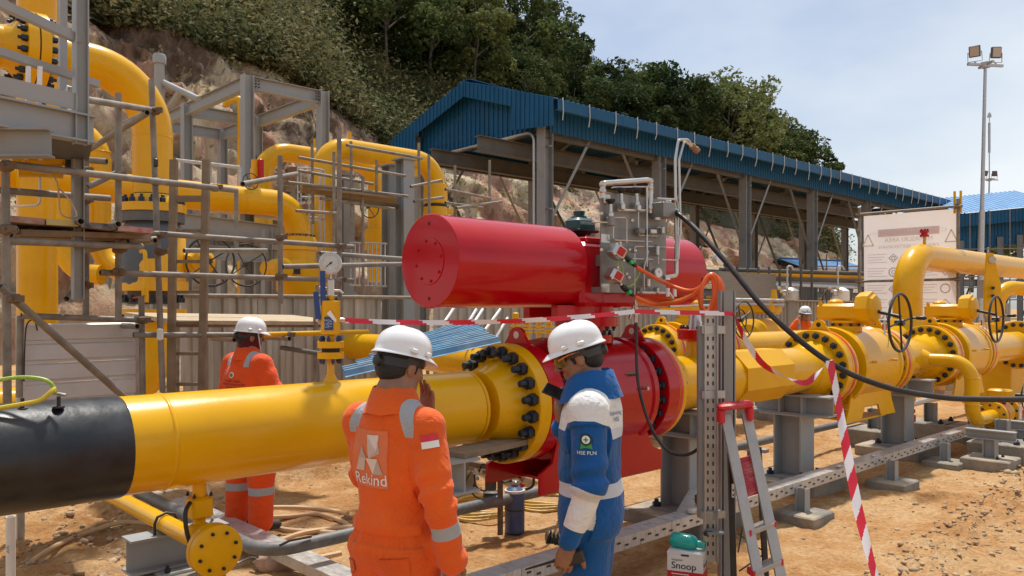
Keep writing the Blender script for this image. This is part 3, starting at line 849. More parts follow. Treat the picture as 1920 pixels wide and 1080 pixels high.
for y in (19.2, 21.9):
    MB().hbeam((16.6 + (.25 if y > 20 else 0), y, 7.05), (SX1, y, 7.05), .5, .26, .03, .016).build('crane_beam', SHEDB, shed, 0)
    for x in COLX[1:]:
        MB().box((x, y, 7.47), (.22, .3, .3)).build('hanger', SHEDST, shed, 0)
pp = elbow([V3(SX0 - .18, 22.5, ZSK - .1), V3(SX0 - .18, 18.32, ZSK - .05), V3(SX0 - .18, 18.32, .2)], .3)
MB().path(pp, .05, 10).build('downpipe', GALV, shed)

# pipe rack and skids standing under the shed (far, low)
rack = thing('pipe_rack', 'low steel rack with pipe modules standing under the blue shed', 'pipe rack', (24, 17, 0))
MB().hbeam((19, 16.7, 3.05), (52, 16.7, 3.05), .42, .25).build('beam', STEELD, rack, 0)
MB().hbeam((24, 19.5, 2.5), (52, 19.5, 2.5), .3, .2).build('beam', STEELD, rack, 0)
MB().bar((21, 15.9, 2.75), (36, 15.9, 2.75), .5, .12).build('cable_tray', GALV, rack, 0)
for i in range(14):
    x = 19.5 + i * 2.3
    MB().hbeam((x, 16.7, 0), (x, 16.7, 2.85), .16, .16).build('post', STEELD, rack, 0)
    if i % 2 == 0: MB().box((x + .9, 17.6, 1.35), (.9, .5, 1.1), ch=.02).build('cabinet', STEELD if i % 4 else FENCE, rack)
for k in range(4):
    MB().tube((20, 17.2 + k * .4, 1.5 + .25 * k), (52, 17.2 + k * .4, 1.5 + .25 * k), .07).build('yellow_pipe', YELD, rack)

# white house seen through the shed and blue roofed building at the right
wh = thing('site_house', 'small white house with pale blue roof seen through the open shed', 'house', at(1550, 575, 72) - ZUP * 1.87)
b0 = at(1503, 575, 72); b1 = at(1610, 575, 76)
dx = (b1 - b0); dx.z = 0; L_ = dx.length; dx.normalize(); dy = ZUP.cross(dx)
MB().box((b0 + b1) / 2 + dy * 2 + ZUP * (2.6 - CAMZ + .1), (L_, 4, 5.4), (dx, dy, ZUP)).build('wall', WHITE, wh)
MB().ribbed(b0 - dx * .7 - dy * .8 + ZUP * (5.35 - CAMZ), dx, dy * 3 + ZUP * 1.0, L_ + 1.4, 3.2, .3, .04).build('roof', ROOFL, wh, 0)
MB().ribbed(b1 + dx * .7 + dy * 4.8 + ZUP * (5.35 - CAMZ), -dx, -dy * 3 + ZUP * 1.0, L_ + 1.4, 3.2, .3, .04).build('roof', ROOFL, wh, 0)
for k, f in enumerate((.35, .62, .82)):
    w = MB().box(b0 + dx * L_ * f - dy * .03 + ZUP * (3.4 - CAMZ), (.9, .1, 1.2), (dx, dy, ZUP)).build('window', DARKST, wh)
    MB().box(b0 + dx * L_ * f - dy * .1 + ZUP * (3.4 - CAMZ), (.75, .05, 1.05), (dx, dy, ZUP)).build('pane', M('window_pane', (.05, .06, .07), .1, var=.2), w)
hs = thing('far_scaffold', 'dark tube scaffold standing against the small white house', 'scaffold', at(1560, 575, 66) - ZUP * 1.87)
for i in range(5):
    p = at(1530 + i * 20, 575, 66); p.z = 0
    MB().tube(p, p + ZUP * 6.2, .05, n=6).build('tube', SCAFR, hs)
    if i < 4:
        q = at(1550 + i * 20, 575, 66); q.z = 0
        for z in (1.6, 3.4, 5.2): MB().tube(p + ZUP * z, q + ZUP * z, .05, n=6).build('tube', SCAFR, hs)
        MB().tube(p + ZUP * 1.6, q + ZUP * 5.2, .04, n=6).build('brace', SCAFR, hs)

rb = thing('blue_roofed_building', 'steel building with light blue roof at the right edge behind the banner', 'building', at(1900, 575, 44) - ZUP * 1.87)
r0 = at(1800, 575, 44); r0.z = 1.87 + (575 - 400) / 1500 * 44
e1 = at(1990, 575, 44); e1.z = r0.z + .55
dxr = (e1 - r0).normalized()
back = (FW * 6.0 + RT * 1.2 + ZUP * 1.55)
for i in range(5):
    w = (e1 - r0).length / 5
    MB().ribbed(r0 + dxr * w * i, dxr, back, w, back.length, .28, .04).build('roof_sheet', ROOFL, rb, 0)
MB().ribbed(r0 - ZUP * .75 + FW * .1, dxr, ZUP, (e1 - r0).length, .72, .2, .03).build('fascia', ROOFB, rb, 0)
MB().ribbed(r0 - ZUP * 2.0 + FW * .7, dxr, ZUP, (e1 - r0).length, 1.3, .2, .03).build('skirt', ROOFB, rb, 0)
for i in range(6):
    p = r0 + dxr * (.4 + i * 1.1) + FW * .6
    MB().hbeam((p.x, p.y, 0), (p.x, p.y, p.z - 1.5), .25, .25).build('column', SHEDST, rb, 0)
    q = p - FW * .85
    MB().tube((q.x, q.y, 0), (q.x, q.y, p.z - .1), .03, n=6).build('scaffold_tube', SCAF, rb)
for z in (2.2, 2.9, 3.5, 4.1, 5.0):
    MB().tube(V3(r0.x, r0.y, z) - FW * .3, V3(e1.x, e1.y, z + .1) - FW * .3, .035, n=6).build('scaffold_tube', SCAF, rb)
MB().hbeam(V3(r0.x, r0.y, 3.2) + FW * .8, V3(e1.x, e1.y, 3.2) + FW * .8, .4, .25).build('beam', SHEDST, rb, 0)
for i in range(5):
    p = r0 + dxr * (i * 1.2)
    MB().tube(V3(p.x, p.y, .2) + FW * .9, V3(p.x, p.y, 3) + FW * .9 + dxr * 1.1, .05, n=6).build('brace', DARKST, rb)

# ------------------------------------------------------------------ light poles
def light_pole(px, ytop, d, label, s=1.0, rod=False):
    b = at(px - 8, 575, d); b.z = 0
    top = 1.87 + (HY - ytop) / FPX * d
    r = thing('light_pole', label, 'light pole', b, 'floodlight poles')
    lean = RT * .25
    j = .5
    MB().lathe(b, ZUP * top * j + lean * j, [(0, .12 * s), (top * j, .10 * s)], 12).build('lower_shaft', GALV, r)
    MB().lathe(b + ZUP * top * j * .99 + lean * j, ZUP * top * .5 + lean * .5, [(0, .075 * s), (top * .5, .055 * s)], 12).build('upper_shaft', GALV, r)
    t = b + ZUP * top + lean
    arm = RT * 1.0 + FW * .15
    if rod:
        MB().lathe(t, ZUP, [(0, .045), (2.1, .04), (2.1, .09), (4.4, .09), (4.4, .03), (4.8, .03), (4.85, .16), (5.1, .12), (5.25, .02)], 10).build('lightning_rod', GALV, r)
    MB().bar(t - arm * .72 * s, t + arm * .72 * s, .09, .09).bar(t - FW * .5 * s, t + FW * .4 * s, .09, .07).box(t, (.26, .26, .2)).build('cross_arm', GALV, r)
    for k in (-1, 1):
        p = t + arm * .42 * s * k + ZUP * .12
        n = (-FW * .7 + RT * .55 * k * (1 if not rod else -.6) - ZUP * .25).normalized() if k < 0 else (-FW - ZUP * .1).normalized()
        a, sd_, u = frame(n)
        MB().path([p - sd_ * .22 + u * .35, p - sd_ * .24, p + sd_ * .24, p + sd_ * .22 + u * .35], .02, 6).tube(p - ZUP * .1, p, .04, n=8).build('bracket', GALV, r)
        h = MB().box(p + u * .36, (.1, .38, .42), (a, sd_, u), .02).build('floodlight', DARKST, r)
        MB().box(p + u * .36 + a * .055, (.02, .30, .34), (a, sd_, u)).build('lens', M('lamp_lens', (.45, .38, .31), .25, var=.05) if not rod else DARKST, h)
    return r
light_pole(1843, 122, 30, 'tall galvanised pole with two floodlights against the sky')
light_pole(1857, 337, 62, 'thin far mast with floodlights and lightning rod above the roof', 1.0, True)

# ------------------------------------------------------------------ banner on a tube frame
ban = thing('banner', 'white safety banner seen from behind, tied to a scaffold tube frame', 'banner', at(1710, 575, 22) - ZUP * 1.87)
BX = 21.8
c00, c10 = onX(1620, 560, BX), onX(1797, 560, BX)
def bp(u, v, o=0.0):                                   # u 0..1 left to right, v metres above ground
    p = c00.lerp(c10, u)
    return V3(BX + o, p.y, v)
BZ0, BZ1 = .9, 4.32
BANM = M('banner_cloth', (.86, .82, .81), .4, col2=(.90, .88, .87), scale=2, bump=.25, bscale=3)
_n = BANM.node_tree; _t = _n.nodes.new('ShaderNodeBsdfTranslucent'); _t.inputs['Color'].default_value = (.92, .88, .87, 1)
_x = _n.nodes.new('ShaderNodeMixShader'); _x.inputs[0].default_value = .55
_n.links.new(_n.nodes['Principled BSDF'].outputs[0], _x.inputs[1]); _n.links.new(_t.outputs[0], _x.inputs[2]); _n.links.new(_x.outputs[0], _n.nodes['Material Output'].inputs['Surface'])
vs_, nu, nv = [], 40, 40
for i in range(nu + 1):
    for j in range(nv + 1):
        u, v = i / nu, j / nv
        z = BZ0 + (BZ1 - BZ0) * v
        o = .02 * math.sin(u * 9 + v * 5) + .035 * noise.noise(V3(u * 4, v * 3, 1)) * (1 - abs(2 * v - 1)) + .012 * abs(math.sin((u * .7 + v) * 14)) * max(0, noise.noise(V3(u * 3, v * 3, 5)))
        vs_.append(bp(u, z, o))
I = np.arange((nu + 1) * (nv + 1)).reshape(nu + 1, nv + 1)
bulk('cloth', vs_ - np.array(ORG[ban.name]), np.stack([I[:-1, :-1], I[1:, :-1], I[1:, 1:], I[:-1, 1:]], -1).reshape(-1, 4), BANM, ban, 180)
PINK = M('faded_red_print', (.82, .64, .64), .45, var=.04)
GREYP = M('faded_grey_print', (.66, .66, .67), .45, var=.05)
GOLD = M('faded_gold_print', (.74, .69, .58), .45, var=.05)
du = -(c10 - c00).normalized()                          # mirrored: the print shows through from the far side
def btext(s, size, u, z, mat):
    lettering(s, size, bp(u, z, -.075), du, ZUP, 'lettering', mat, ban)
def bquad(u0, u1, z0, z1, mat, nm='print', o=-.06):
    MB().hexa([bp(u0, z0, o), bp(u1, z0, o), bp(u1, z0, o + .004), bp(u0, z0, o + .004), bp(u0, z1, o), bp(u1, z1, o), bp(u1, z1, o + .004), bp(u0, z1, o + .004)]).build(nm, mat, ban, 0)
bquad(.17, .82, 3.72, 3.92, PINK, 'title_strip')
btext('KETENTUAN KESELAMATAN', .15, .49, 3.82, BANM); btext('MEMASUKI AREA', .16, .5, 3.62, GOLD); btext('OBJEK GAS BERTEKANAN', .13, .5, 3.44, GOLD)
for u in (.06, .94):
    p = bp(u, 3.5, -.07)
    for a, b in (((-.14, 0), (.14, 0)), ((.14, 0), (0, .3)), ((0, .3), (-.14, 0))):
        MB().bar(p + du * a[0] + ZUP * a[1], p + du * b[0] + ZUP * b[1], .006, .03, ZUP).build('triangle_sign', GOLD, ban)
for k, z in enumerate((3.15, 2.78, 2.33, 1.95)):
    for u0, w in ((.05, .22), (.60, .2)):
        for q in range(4): bquad(u0, u0 + w * (1 - .13 * (q % 3)), z + .1 - q * .07, z + .115 - q * .07, PINK if q == 0 else GREYP, 'text_line')
    p = bp(.34, z, -.07); MB().torus(p, UX, .11, .018, 4 if k % 2 == 0 else 16, 4).build('pictogram', GREYP, ban)
    MB().torus(p, UX, .05, .015, 5, 4).build('pictogram', GREYP, ban)
    p = bp(.45, z, -.07); MB().torus(p, UX, .07, .016, 14, 4).build('pictogram', PINK, ban)
    p = bp(.88, z, -.07); MB().torus(p, UX, .11, .016, 14 if k % 2 == 0 else 4, 4).build('pictogram', GREYP, ban)
for i in range(5):
    p = bp(.05 + i * .08, 1.62, -.07); MB().torus(p, UX, .06, .022, 12, 4).build('pictogram', GREYP, ban)
for u in (-.035, 1.01):
    p = bp(u, 0, -.1); MB().pipe(p, p + ZUP * 4.55, .04).build('tube', SCAF, ban)
for z in (4.36, 2.55, 1.48, .95):
    MB().pipe(bp(-.06, z, -.17), bp(1.06, z, -.17), .035).build('tube', SCAF, ban)
    for u in (-.035, 1.01): MB().box(bp(u, z, -.13), (.14, .1, .1)).build('clamp', SCAFR, ban)
for u in (.97, 1.03):
    p = bp(u, 4.2, -.05); MB().tube(p, p + ZUP * .55, .03, n=8).build('yellow_stub', YELD, ban)

# ------------------------------------------------------------------ fence of ribbed sheets
FY = 10.8
fence = thing('sheet_fence', 'long grey ribbed sheet fence with tube rail behind the pipeline', 'fence', (3, FY, 0))
x = 4.15
i = 0
while x < 40:
    w = 1.05
    if not (6.9 < x < 7.5):
        MB().ribbed(V3(x, FY + rng.uniform(-.02, .02), .05), UX, ZUP, w - .012, 1.98 + rng.uniform(-.03, .02), .21, .035, ((0, 0), (.5, 0), (.58, 1), (.9, 1))).build('sheet', FENCE, fence, 0)
    x += w; i += 1
MB().pipe((4.0, FY - .06, 2.02), (18, FY - .06, 2.02), .028).build('rail', SCAF, fence)
MB().pipe((18.02, FY - .06, 2.02), (40, FY - .06, 2.02), .028).build('rail', SCAF, fence)
for x in np.arange(4.1, 40, 2.1):
    MB().tube((x, FY + .09, 0), (x, FY + .09, 2.2), .03, n=8).build('post', SCAF, fence)

# grey steel frame on the left (open tower of H columns)
fr = thing('steel_tower', 'open grey steel frame of H columns behind the left pipes', 'steel frame', (7, 15, 0))
FXs, FYs = (7.0, 8.67), (15.0, 18.05, 20.0)
for x in FXs:
    for y in FYs:
        if (x, y) == (7.0, 20.0): pass
        MB().hbeam((x, y, 0), (x, y, 6.42), .2, .2, .016, .012, UX).build('column', STEEL, fr, 0)
for z in (6.27,):
    for x in FXs:
        for a, b in ((0, 1), (1, 2)): MB().hbeam((x, FYs[a] + .1, z), (x, FYs[b] - .1, z), .26, .15).build('beam', STEEL, fr, 0)
    for y in FYs: MB().hbeam((FXs[0] + .1, y, z), (FXs[1] - .1, y, z), .26, .15).build('beam', STEEL, fr, 0)
MB().hbeam((7.1, 15, 3.25), (8.57, 15, 3.25), .3, .18).build('beam', STEEL, fr, 0)
MB().hbeam((5.2, 15, 3.1), (7.0, 15, 3.1), .3, .18).build('beam', STEEL, fr, 0)
MB().hbeam((8.67, 15.1, 3.25), (8.67, 17.95, 3.25), .3, .18).build('beam', STEEL, fr, 0)
MB().angle((8.6, 18.0, 5.4), (8.6, 18.7, 6.1), .08).build('brace', STEEL, fr, 0)
for x, y in ((7.0, 14.9), (8.67, 14.9)):
    for k in range(6): MB().tube((x + (-.2 if x > 8 else .14) + .06 * (k % 2), y - .02, 6.2 + .06 * (k // 2)), (x + (-.2 if x > 8 else .14) + .06 * (k % 2), y + .04, 6.2 + .06 * (k // 2)), .014, n=6).build('bolt', DARKST, fr)

# far bollard / davit steelwork behind the tall elbow
dv = thing('davit_post', 'grey capped steel post with slanting tube arm behind the tall elbow', 'post', at(299, 575, 15) - ZUP * 1.87)
p0, p1 = at(299, 560, 15), at(299, 112, 15)
MB().tube(p0, p1, .09, n=14).lathe(p1, ZUP, [(-.08, .12), (.06, .12), (.1, .1)], 14).build('post', STEEL, dv)
MB().tube(at(306, 155, 15), at(372, 186, 14.6), .06, n=12).build('arm', STEEL, dv)
MB().tube(at(318, 200, 15), at(338, 172, 14.8), .06, n=12).build('strut', STEEL, dv)
# ------------------------------------------------------------------ pipe fittings
PR, PZ, PY = .232, 1.215, 4.0                          # main line: radius, centre height, offset
def boltmesh(rn, hn, ls, mat=BOLT):
    m = MB()
    m.lathe((0, 0, 0), ZUP, [(0, rn * .97), (hn * .1, rn), (hn * .88, rn), (hn, rn * .84)], 6)
    m.lathe((0, 0, hn), ZUP, [(-.001, rn * .55), (ls, rn * .55), (ls + rn * .1, rn * .42)], 10)
    return m.mesh('bolt', mat, 30)
BM_L = boltmesh(.042, .055, .05)
BM_M = boltmesh(.036, .038, .022)
BM_S = boltmesh(.017, .02, .014)
BM_X = boltmesh(.009, .012, .008)
BM_P = boltmesh(.036, .06, .03)
def bolts(parent, c, axis, r, n, me, ph=0.0, nm='bolt'):
    a, s, u = frame(axis)
    q = quat(axis)
    for i in range(n):
        t = ph + 2 * math.pi * i / n
        put(nm, me, parent, Vector(c) + (s * math.cos(t) + u * math.sin(t)) * r, q)
def handwheel(parent, c, axis, rad, tube=.014, spokes=4, mat=RUB, knob=False, dish=.06, ph=.6):
    a, s, u = frame(axis)
    c = Vector(c)
    w = MB().torus(c, a, rad, tube, 40, 8).build('handwheel', mat, parent)
    m = MB()
    for i in range(spokes):
        t = ph + 2 * math.pi * i / spokes
        m = MB().tube(c - a * dish, c + (s * math.cos(t) + u * math.sin(t)) * rad, tube * .7, n=8)
        m.build('spoke', mat, w)
    MB().tube(c - a * (dish + .05), c - a * (dish - .04), .035, n=12).build('hub', mat, w)
    if knob:
        k = c + (s * math.cos(ph) + u * math.sin(ph)) * rad
        MB().lathe(k, a, [(0, .012), (.05, .012), (.06, .02), (.14, .024), (.16, .012)], 10).build('knob', mat, w)
    return w
def spool(nm, parent, pts, rad, r=PR, mat=YEL, n=28):
    return MB().path(elbow(pts, rad, 12) if len(pts) > 2 else pts, r, n).build(nm, mat, parent, 40)
def seam(parent, c, axis, r=PR, mat=YEL):
    MB().lathe(Vector(c) - Vector(axis).normalized() * .012, axis, [(0, r - .002), (.006, r + .005), (.018, r + .005), (.024, r - .002)], 36).build('weld_seam', mat, parent, 60)

# ------------------------------------------------------------------ left hand pipework (behind the fence line)
YT = 'yellow pipes of the left hand pipework'
t1 = thing('overhead_pipe', 'thick yellow overhead pipe bending down through a tall elbow at upper left', 'pipe', (3.54, 10.2, 1.0), YT)
xe, ze = 3.54, 4.72
spool('pipe', t1, [V3(.2, 10.2, ze), V3(2.2, 10.2, ze)], .1)
spool('elbow_pipe', t1, [V3(2.2, 10.2, ze), V3(xe, 10.2, ze), V3(xe, 10.2, 3.25)], .75)
seam(t1, (xe, 10.2, 3.95), ZUP); seam(t1, (2.75, 10.2, ze), UX)
for x0, sg in ((2.12, -1), (2.34, 1)):
    MB().lathe(V3(2.23, 10.2, ze), UX * sg, [(.008, .27), (.008, .43), (.11, .43), (.115, .36), (.22, .25), (.3, PR)], 40).build('flange', YEL, t1)
    bolts(t1, V3(2.23 + sg * .115, 10.2, ze), UX * sg, .37, 20, BM_P, .1)
MB().lathe(V3(2.222, 10.2, ze), UX, [(0, .40), (.016, .40)], 30).build('gasket', BLKP, t1)
v1 = thing('upright_valve', 'upright yellow ball valve with unpainted grey body band under the tall elbow', 'valve', (xe, 10.2, 1.9))
GREYB = M('grey_primer', (.075, .083, .088), .6, col2=(.11, .115, .12), scale=5, dust=.5)
def part_painted():                                    # yellow body with an uneven grey primer area
    m = bpy.data.materials.new('part_painted_body'); m.use_nodes = True
    nt = m.node_tree; N, L = nt.nodes, nt.links.new
    b = N['Principled BSDF']; b.inputs['Roughness'].default_value = .45
    g = N.new('ShaderNodeNewGeometry'); s = N.new('ShaderNodeSeparateXYZ'); L(g.outputs['Position'], s.inputs[0])
    n_ = N.new('ShaderNodeTexNoise'); n_.inputs['Scale'].default_value = 3.0; L(g.outputs['Position'], n_.inputs['Vector'])
    a = N.new('ShaderNodeMath'); a.operation = 'MULTIPLY_ADD'; a.inputs[1].default_value = .7; L(n_.outputs['Fac'], a.inputs[0]); L(s.outputs['Z'], a.inputs[2])
    c = N.new('ShaderNodeMath'); c.operation = 'MULTIPLY_ADD'; c.inputs[1].default_value = -.9; L(s.outputs['X'], c.inputs[0]); L(a.outputs[0], c.inputs[2])
    gt = N.new('ShaderNodeMath'); gt.operation = 'GREATER_THAN'; gt.inputs[1].default_value = -.28; L(c.outputs[0], gt.inputs[0])
    mi = N.new('ShaderNodeMix'); mi.data_type = 'RGBA'; mi.inputs['A'].default_value = (.8, .42, .012, 1); mi.inputs['B'].default_value = (.08, .088, .092, 1)
    L(gt.outputs[0], mi.inputs['Factor']); L(mi.outputs['Result'], b.inputs['Base Color'])
    return m
PPB = part_painted()
MB().lathe(V3(xe, 10.2, 3.02), ZUP, [(0, .39), (.1, .39), (.11, .3), (.22, PR)], 36).build('top_flange', YEL, v1)
bolts(v1, V3(xe, 10.2, 3.12), ZUP, .34, 18, BM_P)
MB().lathe(V3(xe, 10.2, 2.9), ZUP, [(0, .37), (.115, .37)], 36).build('flange_gap', GREYB, v1)
MB().lathe(V3(xe, 10.2, 2.06), ZUP, [(0, .41), (.12, .41), (.121, .38), (.7, .38), (.84, .30)], 36).build('body', PPB, v1)
MB().lathe(V3(xe, 10.2, 1.9), ZUP, [(0, .28), (.16, .28)], 30).build('bolting_neck', GREYB, v1)
bolts(v1, V3(xe, 10.2, 1.92), ZUP, .34, 18, BM_P)
MB().lathe(V3(xe, 10.2, 1.78), ZUP, [(0, .39), (.06, .39)], 36).build('lower_flange', YEL, v1)
bolts(v1, V3(xe, 10.2, 1.78), -ZUP, .34, 18, BM_P)
MB().path(elbow([V3(xe - .25, 9.86, 2.52), V3(xe - .25, 9.72, 2.52), V3(xe - .25, 9.72, 1.95)], .05, 5), .025, 10).build('drain_pipe', YEL, v1)
MB().tube((xe - .25, 9.72, 1.92), (xe - .25, 9.72, 2.08), .04, n=10).build('drain_valve', YELD, v1)
MB().bar((xe - .25, 9.7, 2.0), (xe - .4, 9.66, 1.97), .03, .012).build('lever', REDP, v1)
spool('lower_pipe', t1, [V3(xe, 10.2, 1.8), V3(xe, 10.2, .75), V3(1.5, 10.2, .75)], .6)
g1 = onY(395, 490, 9.6)
MB().bar(V3(xe + .3, 10.1, 2.45), g1 + V3(0, .25, -.05), .2, .24, ch=.03).build('gearbox', YELD, v1)
MB().lathe(g1 + V3(0, .32, 0), -UY, [(0, .15), (.12, .15), (.16, .1)], 18).build('gear_cover', YELD, v1)
handwheel(v1, g1, -UY, .30, .014, 4)

t2 = thing('riser_pipe', 'thick vertical yellow riser at the far left behind the scaffold', 'pipe', at(70, 575, 10.4) - ZUP * 1.87, YT)
c = at(70, 575, 10.4)
MB().tube((c.x, c.y, -.1), (c.x, c.y, 9), .236, n=30).build('pipe', YEL, t2)
t3 = thing('cross_pipe', 'long yellow pipe running behind the ladder to a downward elbow and valve', 'pipe', (6.8, 12.6, 2), YT)
spool('pipe', t3, [V3(1.2, 12.6, 3.62), V3(6.8, 12.6, 3.62), V3(6.8, 12.6, 3.12)], .5, .225)
for px in (452, 250): seam(t3, onY(px, 380, 12.6).x * UX + V3(0, 12.6, 3.62), UX, .225)
MB().path(elbow([onY(478, 360, 12.6), onY(478, 300, 12.6)], .1), .06, 10).build('branch', YEL, t3)
MB().box(onY(480, 325, 12.6), (.16, .14, .18), ch=.02).build('branch_valve', YELD, t3)
MB().box(onY(489, 318, 12.5), (.08, .08, .34), ch=.01).build('red_actuator', RED, t3)
handwheel(t3, onY(470, 340, 12.35), -UY, .13, .008, 4)
v3 = thing('upright_valve', 'upright yellow ball valve below the elbow near the pressure gauge', 'valve', (6.8, 12.6, 1.9))
bolts(v3, V3(6.8, 12.6, 3.08), ZUP, .28, 16, BM_S)
MB().lathe(V3(6.8, 12.6, 2.05), ZUP, [(0, .30), (.1, .36), (.55, .36), (.62, .31), (.78, .31), (.79, .345), (.93, .345), (1.02, .30), (1.03, .22)], 34).build('body', YEL, v3)
MB().lathe(V3(6.8, 12.6, 1.35), ZUP, [(0, .30), (.12, .30), (.7, .33)], 34).build('lower_body', YEL, v3)
MB().tube((6.45, 12.55, 2.5), (6.1, 12.4, 2.5), .12, n=16).build('gearbox', YELD, v3)
MB().lathe(V3(6.28, 12.2, 2.5), -UY, [(-.2, .17), (.1, .17), (.14, .1)], 16).build('gear_cover', YELD, v3)
handwheel(v3, onY(462, 497, 11.9), -UY, .33, .012, 4)
MB().box(onY(557, 505, 12.2), (.12, .01, .16)).build('code_plate', BLKP, v3)

t4 = thing('loop_pipe', 'slim yellow pipe loop standing left of the tall elbow', 'pipe', at(118, 575, 15) - ZUP * 1.87, YT)
spool('pipe', t4, [at(20, 262, 15), at(118, 270, 15), at(118, 512, 15), at(190, 516, 15)], .62, .19)
t5 = thing('loop_pipe', 'slim yellow pipe loop just left of the tall vertical pipe', 'pipe', at(186, 575, 15.6) - ZUP * 1.87, YT)
spool('pipe', t5, [at(110, 238, 15.6), at(187, 246, 15.6), at(187, 505, 15.6), at(262, 512, 15.4)], .68, .205)
seam(t5, at(187, 285, 15.6), ZUP, .205)

t6 = thing('overhead_pipe', 'yellow overhead pipe bending down left of the blue shed', 'pipe', (11.2, 14.4, 2), YT)
spool('pipe', t6, [V3(8.32, 14.4, 2.2), V3(8.32, 14.4, 5.12), V3(11.2, 14.4, 5.12), V3(11.2, 14.4, 4.5)], .55, .225)
MB().lathe(V3(11.2, 14.4, 4.42), ZUP, [(0, .27), (.22, .27), (.24, .23)], 28).build('flange', YEL, t6)
bolts(t6, V3(11.2, 14.4, 4.64), ZUP, .245, 14, BM_S)
MB().tube(V3(8.95, 14.4, 5.3), V3(8.95, 14.4, 5.5), .03, n=8).build('vent', YELD, t6)
MB().box(V3(10.5, 14.4, 4.85), (.35, .2, .2)).build('shoe', YELD, t6)
v6 = thing('upright_valve', 'upright yellow valve behind the end of the red actuator', 'valve', (11.2, 14.4, 2))
MB().lathe(V3(11.2, 14.4, 3.0), ZUP, [(0, .3), (.9, .3), (1.05, .27), (1.12, .27), (1.13, .25), (1.2, .25), (1.21, .275), (1.42, .275)], 30).build('body', YEL, v6)
MB().lathe(V3(11.2, 14.4, 4.13), ZUP, [(0, .255), (.06, .255)], 28).build('bolting_gap', BLKP, v6)
MB().tube((10.9, 14.3, 3.7), (10.62, 14.2, 3.7), .14, n=16).build('gearbox', YELD, v6)
MB().box((11.5, 14.3, 4.05), (.3, .2, .1)).build('bracket', YELD, v6)
t7 = thing('overhead_pipe', 'rearmost yellow overhead pipe passing behind the grey steel frame', 'pipe', (11.3, 17, 2), YT)
spool('pipe', t7, [V3(8.3, 17, 3.6), V3(8.3, 17, 5.42), V3(11.35, 17, 5.42), V3(11.35, 17, 2.5)], .62, .215)
MB().tube(V3(9.6, 17, 5.6), V3(9.6, 17, 5.85), .03, n=8).build('vent', YELD, t7)
handwheel(t7, onY(693, 388, 16.4), -UY, .26, .014, 4)
MB().lathe(V3(11.35, 17, 3.3), ZUP, [(0, .3), (.5, .3), (.52, .24)], 24).build('valve_body', YELD, t7)
t8 = thing('vent_stack', 'thin yellow vent pipe hooking over inside the grey steel frame', 'pipe', at(452, 575, 18.5) - ZUP * 1.87, YT)
spool('pipe', t8, [at(452, 560, 18.5), at(452, 185, 18.5), at(424, 190, 18.7), at(424, 200, 18.7)], .12, .085, n=14)

# tall grey pipe supports right of the frame
for px, yt, d, lb in ((759, 300, 16.2, 'tall grey H column nearest the red actuator'), (733, 312, 16.6, 'tall grey H column just left of the one nearest the actuator'), (648, 330, 17, 'grey H column between the frame and the scaffolding')):
    b = at(px, 575, d); b.z = 0
    z = 1.87 + (575 - yt) / 1500 * d
    o = MB().hbeam(b, b + ZUP * z, .30, .26, .018, .014, UY).box(b + ZUP * z, (.4, .4, .03)).build('pipe_support', STEEL, None, 0)
    tag(o, lb, 'support', 'tall grey pipe supports')

# deck with safety cage ladder behind the cross pipe
dk = thing('access_platform', 'grey steel access platform with caged ladder behind the yellow pipes', 'platform', at(440, 575, 15.5) - ZUP * 1.87)
MB().hbeam(at(335, 415, 15), at(535, 440, 15.4), .32, .16).build('beam', STEEL, dk, 0)
MB().hbeam(at(335, 470, 15), at(600, 485, 15.4), .26, .16).build('beam', STEEL, dk, 0)
MB().bar(at(340, 385, 15.4), at(560, 412, 16), .8, .05).build('deck', GALV, dk, 0)
for px in (395, 500):
    MB().hbeam(at(px, 430, 15.2), at(px, 640, 15.2), .16, .16, up=UX).build('post', STEEL, dk, 0)
for a, b in (((330, 300), (450, 314)), ((450, 314), (450, 395)), ((395, 306), (395, 400)), ((330, 345), (450, 356))):
    MB().tube(at(*a, 14.8), at(*b, 14.8), .03, n=8).build('handrail', GALV, dk)
cg = at(575, 380, 15)
for k in range(5):
    z = cg.z + .6 - k * .45
    pts = [V3(cg.x + .32 * math.cos(t), cg.y + .32 * math.sin(t), z) for t in np.linspace(-2.6, 1.4, 14)]
    MB().path(pts, .018, 6).build('cage_hoop', GALV, dk)
for t in np.linspace(-2.6, 1.4, 7):
    MB().bar(V3(cg.x + .32 * math.cos(t), cg.y + .32 * math.sin(t), cg.z - 1.4), V3(cg.x + .32 * math.cos(t), cg.y + .32 * math.sin(t), cg.z + .62), .04, .008).build('cage_strap', GALV, dk)
dk2 = thing('access_platform', 'small caged ladder platform beside the tall grey H columns', 'platform', at(690, 575, 15.5) - ZUP * 1.87)
for k in range(9):
    MB().tube(at(658 + k * 8, 455, 15.5), at(658 + k * 8, 535, 15.5), .015, n=6).build('baluster', GALV, dk2)
for y in (455, 490, 535): MB().tube(at(655, y, 15.5), at(726, y + 2, 15.5), .02, n=6).build('rail', GALV, dk2)
MB().bar(at(600, 360, 15.6), at(748, 385, 15.9), .7, .06).build('deck', DARKST, dk2, 0)

